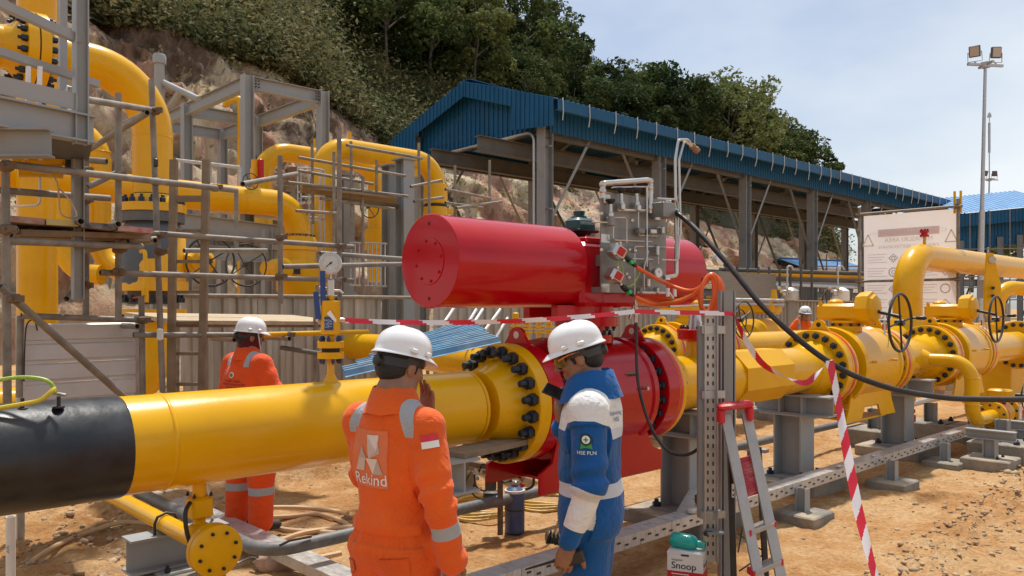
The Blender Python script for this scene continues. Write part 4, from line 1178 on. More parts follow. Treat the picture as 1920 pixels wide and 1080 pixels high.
# ------------------------------------------------------------------ near steel platform, upper left corner
pf = thing('steel_platform', 'grey steel platform with posts and rails in the upper left corner', 'platform', at(60, 575, 4.9) - ZUP * 1.87)
def pz(px, z, d):
    p = at(px, 575, d); p.z = z; return p
A0, A1 = pz(-60, 2.96, 4.35), pz(175, 2.96, 4.95)
MB().hbeam(A0, A1, .17, .09, .012, .01).build('edge_beam', STEEL, pf, 0)
MB().bar(pz(-60, 3.11, 4.33), pz(146, 3.11, 4.85), .008, .10).build('toe_plate', STEEL, pf, 0)
MB().bar(pz(-60, 3.60, 4.36), pz(151, 3.50, 4.9), .05, .05).build('rail', STEEL, pf, 0)
MB().bar(pz(-60, 3.28, 4.4) + ZUP * .05, pz(182, 3.28, 5.25) + ZUP * .05, .05, .045).build('rail', STEEL, pf, 0)
MB().hbeam(pz(151, 2.86, 4.88), pz(151, 4.4, 4.88), .075, .08, .008, .006, UX).build('post', STEEL, pf, 0)
MB().bar(pz(118, 3.02, 5.4), pz(118, 4.5, 5.4), .045, .045).build('post', STEEL, pf, 0)
MB().hbeam(pz(-60, 2.79, 4.5), pz(96, 2.80, 4.55), .16, .09, .012, .01).build('cross_beam', STEELD, pf, 0)
MB().bar(pz(-70, 2.92, 5.0), pz(170, 2.92, 5.35), .8, .03).build('grating', DARKST, pf, 0)
MB().hbeam(pz(146, 1.92, 5.6), pz(146, 2.9, 5.6), .07, .065, .008, .006, UX).build('leg', STEELD, pf, 0)
MB().path([pz(126, 3.26, 5.2), pz(128, 3.30, 5.2), pz(138, 3.29, 5.2), pz(139, 3.22, 5.2), pz(139, 2.95, 5.2)], .012, 8).build('vent_tube', STAIN, pf)
for k, px in enumerate((52, 72)):
    MB().bar(pz(px, 2.98, 4.7), pz(px + 1 + k * 2, 3.28, 4.7), .035, .02).build('wrapped_handle', WHITE, pf)
MB().bar(pz(80, 2.98, 4.75), pz(83, 3.18, 4.75), .03, .02).build('lever', BLUP, pf)
# double block valve hanging under the platform
bv = thing('block_valve', 'small horizontal yellow block valve with wrapped levers under the corner platform', 'valve', at(75, 575, 5.6) - ZUP * 1.87)
q0, q1 = at(22, 300, 5.5), at(132, 302, 5.7)
ax = (q1 - q0)
MB().lathe(q0, ax, [(0, .035), (.05, .035), (.05, .055), (.075, .055), (.075, .035), (.11, .035), (.11, .05), (.30, .05), (.30, .035), (.33, .035), (.33, .058), (.38, .058)], 18).build('body', YELD, bv)
MB().lathe(q1 - ax * .1, ax, [(0, .06), (.05, .06)], 18).build('blind_flange', BLKP, bv)
bolts(bv, q1 + ax * .02, ax, .045, 6, BM_X)
MB().lathe(q0 + V3(0, 0, -.07) + ax * .1, ax, [(0, .05), (.12, .045), (.25, .055), (.27, .055)], 16).build('lower_body', YELD, bv)
for k in (48, 76): MB().bar(at(k, 300, 5.5), at(k + 1, 268, 5.5), .04, .02).build('wrapped_lever', CARD, bv)
MB().path(elbow([at(75, 318, 5.6), at(75, 385, 5.6), at(5, 388, 5.6)], .04, 5), .008, 8).build('tubing', STAIN, bv)
MB().path(bez([at(62, 322, 5.5), at(104, 335, 5.5), at(115, 400, 5.5), at(143, 405, 5.5), at(130, 375, 5.5), at(108, 350, 5.5)], 8), .006, 6).build('wire', HOSE, bv)

# ------------------------------------------------------------------ scaffolding
def tubes(root, lst, mat=SCAF, r=.0242):
    for a in lst:
        x0, y0, d0, x1, y1, d1 = a[:6]
        MB().pipe(at(x0, y0, d0), at(x1, y1, d1), r, 14).build('tube', a[6] if len(a) > 6 else mat, root)
def clamps(root, lst):
    for x, y, d in lst:
        p = at(x, y, d)
        MB().box(p, (.075, .07, .06), (RT, FW, ZUP), .012).box(p + RT * .05 + FW * -.03, (.05, .03, .04), (RT, FW, ZUP)).tube(p + RT * .02 - FW * .07, p + RT * .02 + FW * .01, .009, n=6).build('clamp', SCAFR, root)
s1 = thing('scaffold', 'weathered tube scaffold with plank deck and braces at the left', 'scaffold', at(160, 575, 6) - ZUP * 1.87)
tubes(s1, [
    (10, 300, 4.9, 14, 790, 4.9), (284, 150, 6.6, 306, 760, 6.6), (222, 175, 6.1, 222, 600, 6.1), (161, 250, 6.3, 161, 600, 6.3), (140, 380, 6.2, 139, 560, 6.2),
    (12, 308, 4.86, 443, 357, 6.9), (70, 172, 4.95, 282, 206, 6.5), (160, 285, 6.9, 278, 211, 6.45), (-40, 354, 5.2, 205, 372, 6.1), (163, 300, 6.2, 200, 303, 6.2),
    (165, 350, 6.2, 232, 318, 6.4), (18, 440, 4.9, 28, 425, 5.6), (15, 452, 4.95, 265, 462, 6.2), (150, 464, 6.0, 292, 448, 6.5), (278, 437, 6.5, 662, 463, 8.1),
    (188, 511, 6.0, 662, 526, 8.05), (0, 537, 4.85, 236, 748, 5.9), (125, 560, 5.9, 160, 520, 6.3), (40, 592, 5.9, 258, 600, 6.55), (150, 472, 6.2, 240, 452, 6.1),
    (525, 292, 7.3, 526, 570, 7.3), (636, 240, 8.0, 637, 640, 8.0), (443, 355, 9.0, 443, 470, 9.0), (265, 555, 6.6, 268, 752, 6.6), (38, 592, 6.0, 36, 745, 6.0),
    (250, 628, 6.5, 480, 628, 7.2), (474, 628, 7.15, 690, 622, 8.0, YELD), (528, 652, 8.2, 605, 664, 7.8, DARKST), (592, 560, 8.2, 590, 712, 8.2), (455, 345, 7.0, 556, 326, 8.5),
    (345, 470, 7.6, 500, 470, 8.4), (530, 500, 7.3, 770, 495, 8.4), (600, 475, 7.9, 775, 487, 8.6)])
clamps(s1, [(290, 208, 6.55), (292, 340, 6.58), (299, 440, 6.58), (300, 472, 6.58), (222, 330, 6.08), (160, 375, 6.25), (11, 312, 4.84), (12, 430, 4.86), (222, 510, 6.05), (525, 445, 7.28), (525, 518, 7.28), (637, 462, 7.95), (637, 525, 7.95), (403, 352, 6.7), (160, 320, 6.25), (268, 600, 6.55), (445, 628, 7.1), (540, 627, 7.4), (26, 560, 4.84), (222, 440, 6.1), (222, 468, 6.1), (160, 535, 6.25)])
for x, y, d, dx_ in ((27, 430, 4.85, 0), (152, 415, 5.4, 0), (222, 420, 5.7, 0), (276, 211, 6.35, 0), (291, 451, 6.4, 0), (440, 637, 7.1, 0), (543, 635, 7.3, 0), (258, 612, 6.4, 0)):   # tube ends pointing at the viewer
    p = at(x, y, d)
    MB().pipe(p, p + UY * .5, .0242, 14).build('tube', SCAF, s1)
PK = [M('plank_end_red', (.30, .10, .07), .8, col2=(.42, .33, .26), scale=18), M('plank_end_yellow', (.52, .40, .08), .8, col2=(.5, .42, .25), scale=18), M('plank_end_black', (.05, .05, .055), .8, col2=(.3, .26, .22), scale=18), M('plank_end_pink', (.45, .10, .12), .8, col2=(.45, .38, .31), scale=18)]
for k, (x0, x1, y0, y1, d) in enumerate(((18, 84, 404, 410, 5.0), (85, 147, 410, 414, 5.25), (150, 218, 415, 421, 5.5), (219, 287, 422, 428, 5.75))):
    a, b = at(x0, y0, d), at(x1, y1, d + .22)
    dirn = (b - a); w = dirn.length
    c_ = (a + b) / 2
    ax_ = (dirn.normalized(), UY, ZUP)
    MB().box(c_ + UY * .6 - ZUP * .02, (w * .96, 1.2, .038), ax_).build('plank', WOODD, s1)
    MB().box(c_ - UY * .004 - ZUP * .02, (w * .96, .01, .039), ax_).build('plank_end', PK[k], s1)
for k in range(3):
    MB().bar(at(20, 436 + k * 5, 5.2 + k * .2), at(265, 444 + k * 5, 6.2 + k * .2), .2, .035).build('ledger_board', WOODD, s1)
for k in range(4):                                     # walkway boards above the left worker
    a, b = at(325, 603, 7.0), at(640, 605, 8.6)
    n_ = (b - a).normalized(); s_ = (ZUP.cross(n_) + ZUP * .075).normalized()
    MB().box((a + b) / 2 + s_ * (.02 + k * .225), ((b - a).length, .215, .036), (n_, s_, n_.cross(s_))).build('plank', WOOD, s1)
MB().bar(at(325, 609, 6.97), at(640, 610, 8.57), .02, .045).build('board_edge', WOODD, s1)
MB().box(at(300, 627, 6.5), (.05, .03, .1), (RT, FW, ZUP), .01).build('rag', CARD, s1)
MB().box(at(292, 305, 6.57), (.035, .03, .07), (RT, FW, ZUP), .008).build('tape_wrap', RUB, s1)

lad = thing('ladder', 'weathered wooden scaffold ladder lashed upright beside the left worker', 'ladder', at(350, 575, 7) - ZUP * 1.87)
for x0, x1 in ((326, 320), (387, 378)):
    MB().bar(at(x0, 300, 6.95), at(x1, 770, 6.85), .045, .06, RT).build('stile', WOODD, lad)
for k in range(8):
    y = 318 + k * 57.5
    MB().bar(at(326 - k * .8, y + (52 if k == 0 else 0), 6.93), at(386 - k * 1.1, y + (52 if k == 0 else 0), 6.93), .03, .028, ZUP).build('rung', WOODD, lad)

wp = thing('sheet_barrier', 'pale horizontally ribbed sheet barrier at the left behind the black pipe', 'barrier', at(145, 575, 6.2) - ZUP * 1.87)
a, b = at(42, 598, 6.1), at(252, 603, 6.75)
for k in range(5):
    z0 = a.z - .19 - k * .155
    dirn = (b - a); dirn.z = 0
    MB().ribbed(V3(a.x, a.y, z0), ZUP, dirn, .152, dirn.length, .152, -.02, ((0, 0), (.12, 0), (.2, 1), (.92, 1))).build('sheet', PANEL, wp, 0)
for p in (at(38, 590, 6.15), at(256, 590, 6.8)): MB().bar(V3(p.x, p.y, 0), V3(p.x, p.y, 1.8), .05, .05).build('post', GALV, wp)
MB().path(bez([at(70, 620, 6.0), at(64, 600, 6.0), at(50, 610, 6.0), at(46, 660, 6.0), at(45, 715, 6.0)], 6), .006, 6).build('cable', RUB, wp)

s2 = thing('scaffold', 'thin tube scaffold around the pipes left of the blue shed', 'scaffold', at(700, 575, 14) - ZUP * 1.87)
tubes(s2, [(650, 272, 13.5, 792, 297, 14.5), (626, 285, 13.5, 626, 560, 13.5), (658, 265, 14, 660, 420, 14), (785, 268, 14.5, 787, 420, 14.5), (804, 290, 14, 805, 410, 14), (560, 295, 13.5, 760, 330, 14.5), (560, 320, 13.6, 700, 345, 14.2), (540, 342, 13.2, 765, 368, 14.6), (600, 372, 13.6, 740, 392, 14.4), (770, 350, 14, 828, 338, 14.6), (776, 378, 14, 830, 370, 14.6), (835, 355, 14.5, 920, 372, 15.5), (835, 380, 14.5, 905, 390, 15.5), (855, 390, 14.5, 940, 378, 16), (853, 310, 15, 853, 420, 15), (918, 300, 16, 918, 400, 16), (585, 270, 13.8, 587, 420, 13.8), (555, 395, 13, 630, 400, 13.4), (680, 330, 14, 681, 560, 14), (706, 300, 14.2, 706, 360, 14.2)], r=.026)
for k in range(3): MB().bar(at(565, 352 + k * 3, 13.5 + k * .3), at(740, 372 + k * 3, 14.3 + k * .3), .22, .04).build('plank', WOODD, s2)
# ------------------------------------------------------------------ main pipeline
FR, BR = .405, .35                                      # flange radius, bolt circle
pl = thing('pipeline', 'main yellow pipeline with black coated end crossing the whole foreground', 'pipeline', (4, PY, 0))
def ax(x, y=PY, z=PZ):
    return V3(x, y, z)
MB().lathe(ax(-2.5), UX, [(0, PR + .006), (3.72, PR + .006), (3.735, PR)], 56).build('black_coated_pipe', BLK, pl, 30)
MB().lathe(ax(1.22), UX, [(0, PR), (2.1, PR), (2.12, PR)], 64).build('pipe', YEL, pl, 30)
seam(pl, ax(1.42), UX); seam(pl, ax(3.36), UX)
def neck(x, sg, mat=YEL, y=PY, z=PZ):                   # weld neck flange, face at x, hub towards -sg
    return MB().lathe(ax(x, y, z), UX * -sg, [(0, .24), (0, FR), (.095, FR), (.1, FR - .006), (.1, .30), (.15, .285), (.26, PR + .008), (.30, PR)], 64)
neck(3.75, 1).build('flange', YEL, pl, 30)
# red valve
def ball_valve(x0, x1, label, mat, stripe, nm='ball_valve', y=PY, z=PZ, red=False, lug=True, bm=BM_M, group=None, inner=True):
    r = thing(nm, label, 'valve', (x0, y, 0), group)
    xc = (x0 + x1) / 2
    for sg, x in ((1, x0), (-1, x1)):
        MB().lathe(ax(x, y, z), UX * sg, [(0.003, .24), (.003, FR), (.13, FR), (.136, FR - .006), (.136, .30), (.3, .29)], 64).build('end_flange', mat, r, 30)
        if stripe:
            MB().lathe(ax(x, y, z), UX * sg, [(.035, FR), (.036, FR + .003), (.08, FR + .003), (.081, FR)], 64).build('red_band', TAPE_R, r, 30)
        bolts(r, ax(x - sg * .1, y, z), UX * -sg, BR, 20, bm if x == x0 else BM_M, .16)
        if inner: bolts(r, ax(x + sg * .137, y, z), UX * sg, BR, 20, BM_M, .16)
        for k in range(0):
            pass
    MB().lathe(ax(x0 + .27, y, z), UX, [(0, .28), (0, .425), (.06, .435), (.07, .41), (.16, .405), (x1 - x0 - .62, .405), (x1 - x0 - .60, .42), (x1 - x0 - .55, .42), (x1 - x0 - .54, .28)], 64).build('body', mat, r, 30)
    L_ = x1 - x0                                        # saddle plates on both sides
    if mat is RED: poly = [(.2, -.2), (L_ - .3, -.2), (L_ - .16, -.42), (L_ - .05, -.46), (L_ - .05, -.60), (.02, -.60), (.02, -.46), (.14, -.40)]
    else: poly = [(.28, -.2), (L_ - .33, -.2), (L_ - .24, -.42), (L_ - .14, -.58), (L_ - .55, -.58), (L_ - .62, -.44), (.6, -.44), (.5, -.58), (.12, -.58), (.2, -.42)]
    for yy in (-.27, .25): MB().prism(poly, V3(x0, y + yy + .02, z), UX, ZUP, .022).build('foot', mat, r, 0)
    MB().box(V3(xc, y, z - .585), (L_ * .5, .5, .02)).build('foot_plate', mat, r, 0)
    if lug:
        for xx in (x0 + .07, x1 - .07):
            rg = []
            for t in np.linspace(0, math.pi, 9): rg.append((.075 * math.cos(t), .085 + .05 * math.sin(t)))
            poly = [(-.13, -.02)] + [(-.075 * math.cos(t), .05 + .06 * math.sin(t)) for t in np.linspace(0, math.pi, 9)] + [(.13, -.02)]
            MB().prism(poly, V3(xx - .012, y, z + FR), UY, ZUP, .024).build('lifting_lug', mat, r, 0)
            MB().lathe(V3(xx - .014, y, z + FR + .055), UX, [(0, .026), (.028, .026)], 12).build('lug_hole', BLKP if mat is YEL else CARD, r)
    for k in (-.3, .25):
        MB().tube(V3(xc + k, y - .38, z + .06), V3(xc + k, y - .45, z + .06), .014, n=8).build('plug', mat if mat is YEL else STAIN, r)
    return r
rv_ = ball_valve(3.755, 5.17, 'large red ball valve with bolted flanges behind the two foreground workers', RED, False, bm=BM_L)
neck(5.175, -1).build('flange', YEL, pl, 30)
MB().box(V3(4.62, PY - .375, PZ + .16), (.13, .004, .04), (UX, V3(0, .92, .38), V3(0, -.38, .92))).build('name_plate', STAINP, rv_)
for k in range(4): MB().box(V3(4.575 + k * .03, PY - .378, PZ + .16), (.02, .004, .018), (UX, V3(0, .92, .38), V3(0, -.38, .92))).build('plate_mark', BLKP, rv_)
MB().lathe(ax(5.16), UX, [(.02, FR + .001), (.021, FR + .003), (.06, FR + .003), (.061, FR)], 64).build('red_band', TAPE_R, pl)
MB().lathe(ax(5.4), UX, [(0, PR), (1.1, PR)], 48).build('pipe', YEL, pl, 30)
# octagonal reinforcing sleeve
MB().lathe(ax(6.45), UX, [(0, PR), (0, .262), (.86, .262), (.86, PR)], 8, True, math.pi / 8).build('octagonal_sleeve', YELD, pl, 10)
MB().lathe(ax(7.31), UX, [(0, PR), (.65, PR)], 48).build('pipe', YEL, pl, 30)
seam(pl, ax(7.9), UX)
neck(8.245, 1).build('flange', YEL, pl, 30)
va = ball_valve(8.25, 9.82, 'yellow ball valve with handwheel nearest the stepladder', YEL, True, group='yellow ball valves of the main pipeline')
neck(9.825, -1).build('flange', YEL, pl, 30)
MB().lathe(ax(10.1), UX, [(0, PR), (1.12, PR)], 48).build('pipe', YEL, pl, 30)
neck(11.495, 1).build('flange', YEL, pl, 30)
vb = ball_valve(11.5, 13.05, 'farther yellow ball valve with handwheel left of the small bypass valve', YEL, True, group='yellow ball valves of the main pipeline')
neck(13.055, -1).build('flange', YEL, pl, 30)
MB().lathe(ax(13.3), UX, [(0, PR), (8, PR)], 40).build('pipe', YEL, pl, 30)
MB().lathe(ax(15.6), UX, [(0, FR), (.13, FR), (.14, PR), (.3, PR), (.31, FR), (.44, FR)], 40).build('flange', YEL, pl, 30)
bolts(pl, ax(15.6), -UX, BR, 18, BM_M)
MB().lathe(V3(14.2, PY, PZ + PR - .02), ZUP, [(0, .03), (.1, .03), (.16, .05), (.2, .02)], 8).build('lug', YEL, pl)
MB().box(V3(16.4, PY + .6, .75), (.8, .8, 1.3), ch=.02).build('anchor_block', YELD, pl)
# gearbox and handwheel on a yellow valve
def gear(r, xc, y=PY, z=PZ, wheel=.31, knob=True):
    zt = z + .405
    MB().lathe(V3(xc, y, zt - .03), ZUP, [(0, .17), (.06, .17), (.065, .13), (.1, .13), (.1, .17), (.125, .17)], 24).build('bonnet', YELD, r)
    bolts(r, V3(xc, y, zt + .06), -ZUP, .15, 8, BM_S)
    MB().box(V3(xc, y + .03, zt + .19), (.30, .52, .19), ch=.03).build('gearbox', YELD, r)
    for a_ in (-.12, .12):
        for b_ in (-.18, .24):
            MB().tube(V3(xc + a_, y + b_, zt + .27), V3(xc + a_, y + b_, zt + .31), .022, n=8).build('cap_screw', YELD, r)
    MB().lathe(V3(xc, y + .12, zt + .28), ZUP, [(0, .08), (.03, .08), (.05, .05), (.06, .02)], 16).build('gear_lid', YELD, r)
    cy = y - .24
    n_ = 40
    ring = lambda yy, s_: [V3(xc + math.cos(2 * math.pi * i / n_) * s_ * (1 + .07 * max(0, math.cos(8 * 2 * math.pi * i / n_))), yy, zt + .23 + math.sin(2 * math.pi * i / n_) * s_ * (1 + .07 * max(0, math.cos(8 * 2 * math.pi * i / n_)))) for i in range(n_)]
    MB().rings([ring(cy + .08, .165), ring(cy, .18), ring(cy - .06, .18), ring(cy - .07, .15), ring(cy - .1, .14), ring(cy - .12, .08)]).build('gear_cover', YELD, r, 30)
    MB().tube(V3(xc, cy - .1, zt + .2), V3(xc, cy - .36, zt + .14), .02, n=10).build('shaft', RUB, r)
    handwheel(r, V3(xc - .02, cy - .36, zt + .08), -UY, wheel, .016, 4, RUB, knob, .0, .15)
    MB().box(V3(xc + .02, cy - .18, zt + .03), (.05, .03, .07)).build('red_tag', REDP, r)
    MB().path(bez([V3(xc + .02, cy - .2, zt + .15), V3(xc + .03, cy - .22, zt - .02), V3(xc - .02, cy - .23, zt - .2)], 6), .003, 5).build('tag_wire', RUB, r)
    MB().box(V3(xc - .03, cy - .2, zt + .02), (.03, .01, .16)).build('label_strip', CARD, r)
gear(va, 8.98); gear(vb, 12.3, knob=True)
# line B behind
lb = thing('pipeline', 'second yellow pipeline running behind the main one', 'pipeline', (12, 6.9, 0))
YB = 6.9
MB().lathe(ax(7.7, YB), UX, [(0, PR), (1.45, PR)], 40).build('pipe', YEL, lb, 30)
neck(9.395, 1, y=YB).build('flange', YEL, lb, 30)
vbb = ball_valve(9.4, 10.95, 'yellow ball valve on the second pipeline behind the slotted post', YEL, True, y=YB, inner=False)
neck(10.955, -1, y=YB).build('flange', YEL, lb, 30)
MB().lathe(ax(11.2, YB), UX, [(0, PR), (16, PR)], 40).build('pipe', YEL, lb, 30)
MB().lathe(V3(10.1, YB, PZ + .38), ZUP, [(0, .17), (.1, .17), (.1, .13), (.2, .13)], 20).build('bonnet', YELD, vbb)
MB().box(V3(10.1, YB + .1, PZ + .66), (.3, .6, .18), ch=.03).build('gearbox', YELD, vbb)
handwheel(vbb, onY(1395, 600, 6.4), -UY, .28, .012, 4)
v2 = thing('ball_valve', 'yellow gearbox valve partly hidden behind the far worker', 'valve', (15, 8.4, 0))
MB().lathe(ax(14.4, 8.4), UX, [(0, .3), (.1, .41), (.9, .41), (1.0, .3)], 30).build('body', YELD, v2)
MB().box(V3(14.9, 8.4, PZ + .62), (.4, .75, .2), ch=.03).build('gearbox', YELD, v2)
MB().lathe(V3(14.9, 8.1, PZ + .5), ZUP, [(0, .12), (.45, .05), (.5, .05)], 14).build('stem_cover', YELD, v2)
handwheel(v2, onY(1555, 570, 7.9), -UY, .34, .014, 4)
# riser and high elbow on line B
hr = thing('overhead_pipe', 'thick yellow riser bending right in front of the white banner', 'pipe', (18.6, YB, 0))
spool('pipe', hr, [V3(18.6, YB, PZ), V3(18.6, YB, 3.0), V3(30, YB, 3.0)], .82, .305)
seam(hr, V3(18.6, YB, 2.05), ZUP, .305)
MB().lathe(V3(18.6, YB, PZ + .12), ZUP, [(0, .42), (.2, .36), (.28, .31)], 30).build('reinforcing_pad', YEL, hr)
MB().tube(V3(19.6, YB, 3.28), V3(19.6, YB, 3.5), .035, n=10).build('vent', YELD, hr)
MB().lathe(V3(19.6, YB, 3.48), ZUP, [(0, .1), (.05, .1), (.055, .07), (.09, .07), (.095, .1), (.15, .1)], 16).build('vent_flange', RED, hr)
bolts(hr, V3(19.6, YB, 3.63), ZUP, .075, 6, BM_S)
MB().box(V3(24.6, YB - .1, 2.35), (.5, .8, .5)).hbeam((24.6, YB, 0), (24.6, YB, 2.1), .3, .3, up=UX).build('support', STEEL, hr, 0)
he = thing('offtake_pipe', 'smaller yellow elbow with hoist bracket at the right edge', 'pipe', at(1880, 575, 15) - ZUP * 1.87)
spool('pipe', he, [at(1869, 640, 15), at(1869, 537, 15), at(1990, 548, 15.5)], .38, .13, n=20)
MB().prism([(-.13, -.5), (.16, -.5), (.16, .05), (.02, .62), (-.08, .62), (-.12, .05)], at(1857, 540, 14.2), RT, ZUP, .05).build('bracket', YELD, he, 0)
MB().tube(at(1861, 487, 14.1), at(1861, 487, 14.3), .06, n=14).build('pulley', GALV, he)
for k in (540, 555): MB().tube(at(1862, k, 14.0), at(1862, k, 14.15), .03, n=8).build('pin', BLKP, he)
# bypass
byp = thing('bypass_pipe', 'small yellow bypass pipe bending down in front of the right hand pipeline', 'pipe', (10.8, 3.4, 0))
spool('pipe', byp, [V3(10.75, 3.95, 1.2), V3(10.75, 3.24, 1.2), V3(10.75, 3.24, .47), V3(11.75, 3.24, .47)], .24, .082, n=22)
MB().lathe(V3(10.75, 3.83, 1.2), -UY, [(0, .15), (.06, .12), (.12, .085)], 20).build('reinforcing_pad', YEL, byp)
for z in (1.0, .68): seam(byp, V3(10.75, 3.24, z), ZUP, .082)
bvv = thing('small_ball_valve', 'small yellow flanged valve on the bypass at the right edge', 'valve', (11.8, 3.24, 0))
for x in (11.55, 12.1):
    MB().lathe(V3(x, 3.24, .47), UX, [(-.02, .1), (0, .17), (.05, .17), (.055, .1), (.06, .17), (.11, .17), (.12, .1)], 30).build('flange', YELD, bvv)
    bolts(bvv, V3(x, 3.24, .47), -UX, .135, 8, BM_S, .2)
    MB().lathe(V3(x + .07, 3.24, .47), UX, [(0, .171), (.001, .173), (.03, .173), (.031, .171)], 30).build('red_band', TAPE_R, bvv)
MB().lathe(V3(11.68, 3.24, .47), UX, [(0, .11), (.06, .14), (.32, .14), (.4, .11)], 24).build('body', YELD, bvv)
MB().box(V3(11.86, 3.24, .72), (.2, .26, .14), ch=.02).build('gearbox', YELD, bvv)
MB().lathe(V3(11.86, 3.24, .6), ZUP, [(0, .07), (.08, .07)], 14).build('bonnet', BLKP, bvv)
handwheel(bvv, V3(11.86, 2.95, .72), -UY, .17, .009, 4)
MB().box(V3(11.9, 3.02, .5), (.1, .01, .18)).build('paper_tag', CARD, bvv)

# drain with red tip
dr = thing('drain_valve', 'small yellow drain valve with red tip beside the third pipe support', 'valve', onY(1705, 800, 3.95) * 1)
c = onY(1705, 760, 3.95)
MB().lathe(V3(c.x, c.y, c.z + .28), -ZUP, [(0, .04), (.08, .07), (.22, .075), (.24, .05), (.3, .05)], 18).build('body', YELD, dr)
MB().lathe(V3(c.x, c.y, c.z - .05), -ZUP, [(0, .07), (.04, .07), (.045, .05), (.07, .05), (.075, .075), (.15, .075), (.17, .05)], 18).build('red_cap', RED, dr)
bolts(dr, V3(c.x, c.y, c.z - .22), -ZUP, .04, 5, BM_X)

# ------------------------------------------------------------------ pipe supports of the main line
def pad(r, x, y, w, d, ztop, zb=-.15, mat=CONC):
    m = MB().box((x, y, (ztop + zb) / 2), (w, d, ztop - zb), ch=.012)
    return m.build('concrete_base', mat, r, 30)
SUP = 'grey H post supports under the main pipeline'
def support(x, label, y=PY, ztop=.975, beam=True, post_y=0.0):
    r = thing('pipe_support', label, 'support', (x, y, 0), SUP)
    pad(r, x, y, .72, .78, .13)
    MB().box((x, y + post_y, .14), (.42, .42, .018)).build('base_plate', STEELD, r)
    for a_ in (-1, 1):
        for b_ in (-1, 1): put('anchor_bolt', BM_M, r, V3(x + a_ * .17, y + post_y + b_ * .17, .149), quat(ZUP))
    MB().hbeam((x, y + post_y, .15), (x, y + post_y, ztop - .215), .30, .28, .018, .014, UY).build('post', STEEL, r, 0)
    MB().box((x, y, ztop - .206), (.30, .62, .016)).build('cap_plate', STEEL, r)
    MB().hbeam((x, y - .42, ztop - .1), (x, y + .42, ztop - .1), .20, .24, .016, .012).build('cross_beam', STEEL, r, 0)
    for dy_ in (-.14, .1):
        MB().box((x - .065, y + dy_, ztop - .1), (.11, .012, .168)).build('stiffener', STEEL, r)
    return r
support(3.0, 'grey H support between the orange worker and the red valve flange')
support(5.82, 'grey H post support just right of the red valve')
support(7.76, 'grey H post support right of the stepladder')
support(10.45, 'grey H post support beneath the end of the nearer yellow valve')
for x, lb_ in ((9.4, 'grey post of the second pipeline seen under the red valve'), (12.4, 'grey post of the second pipeline seen behind the stepladder'), (15.2, 'farther grey post of the second pipeline')):
    r = thing('pipe_support', lb_, 'support', (x, YB, 0), 'supports of the second pipeline')
    pad(r, x, YB, .7, .7, .2)
    MB().hbeam((x, YB, .2), (x, YB, .98), .25, .25, up=UY).build('post', STEELD, r, 0)
    for a_ in (-1, 1): put('anchor_bolt', BM_M, r, V3(x + a_ * .2, YB - .2, .2), quat(ZUP))
# little stub posts on concrete pads
PADL = [(1505, 962, 'square concrete pad with stub post nearest the striped tape'), (1673, 903, 'second square concrete pad with stub post along the cable tray'), (1772, 866, 'third square concrete pad with stub post along the cable tray')]
for px, py, lb_ in PADL:
    p = onZ(px, py, .05)
    r = thing('stub_post', lb_, 'post base', (p.x, p.y, 0), 'stub posts on concrete pads')
    pad(r, p.x, p.y, .40, .40, .07)
    MB().hbeam((p.x, p.y, .06), (p.x, p.y, .27), .09, .09, .008, .006, UY).build('post', STEEL, r, 0)
for px, py, h, lb_ in ((1857, 862, .34, 'T shaped grey support under the bypass pipe'), (1918, 842, .34, 'concrete base cut by the right edge below the bypass valve')):
    p = onZ(px, py, .1)
    r = thing('stub_support', lb_, 'support', (p.x, p.y, 0))
    pad(r, p.x, p.y, .5, .5, .13)
    MB().hbeam((p.x, p.y, .12), (p.x, p.y, h), .13, .13, .01, .008, UY).hbeam((p.x, p.y - .26, h + .05), (p.x, p.y + .26, h + .05), .11, .11).build('post', STEEL, r, 0)
    for a_ in (-1, 1): put('anchor_bolt', BM_S, r, V3(p.x + a_ * .1, p.y - .1, .13), quat(ZUP))
for px, py, lb_ in ((1745, 792, 'dark concrete base behind the drain valve'), (1828, 800, 'low concrete base behind the bypass drop'), (1640, 805, 'far concrete base between the supports'), (1880, 830, 'dark concrete base beside the bypass support')):
    p = onZ(px, py, .22)
    r = thing('concrete_plinth', lb_, 'plinth', (p.x, p.y, 0), 'far concrete plinths')
    pad(r, p.x, p.y, .62, .62, .24)
    MB().hbeam((p.x, p.y, .24), (p.x, p.y, .5), .14, .14, up=UY).build('stub', STEELD, r, 0)
    for a_ in (-1, 1): put('anchor_bolt', BM_M, r, V3(p.x + a_ * .2, p.y - .2, .24), quat(ZUP))

# lower left drain branch
db = thing('drain_branch', 'small yellow drain line with block valve and blind flange below the black pipe', 'drain line', (1.6, 3.9, 0))
bx = 1.615
MB().lathe(V3(bx, PY, PZ - PR + .01), -ZUP, [(0, .034), (.09, .034)], 14).build('upper_nipple', YEL, db)
MB().box(V3(bx, PY, .865), (.105, .105, .11), ch=.012).build('valve_block', YELD, db)
for a_ in (-1, 1):
    for b_ in (-1, 1): put('bolt', BM_X, db, V3(bx + a_ * .042, PY + b_ * .042, .921), quat(ZUP))
MB().tube(V3(bx, PY, .81), V3(bx, PY, .72), .030, n=14).build('lower_nipple', YEL, db)
MB().path(bez([V3(bx - .06, PY - .03, .90), V3(bx - .10, PY - .08, .87), V3(bx - .10, PY - .09, .79), V3(bx - .08, PY - .1, .70)], 5), .011, 8).build('lever', RUB, db)
MB().tube(V3(bx, PY - .14, .69), V3(bx, PY + 3.2, .69), .046, n=20).build('drain_pipe', YEL, db)
MB().lathe(V3(bx, PY, .69), ZUP, [(0, .06), (.08, .055), (.09, .04)], 14).build('tee', YELD, db)
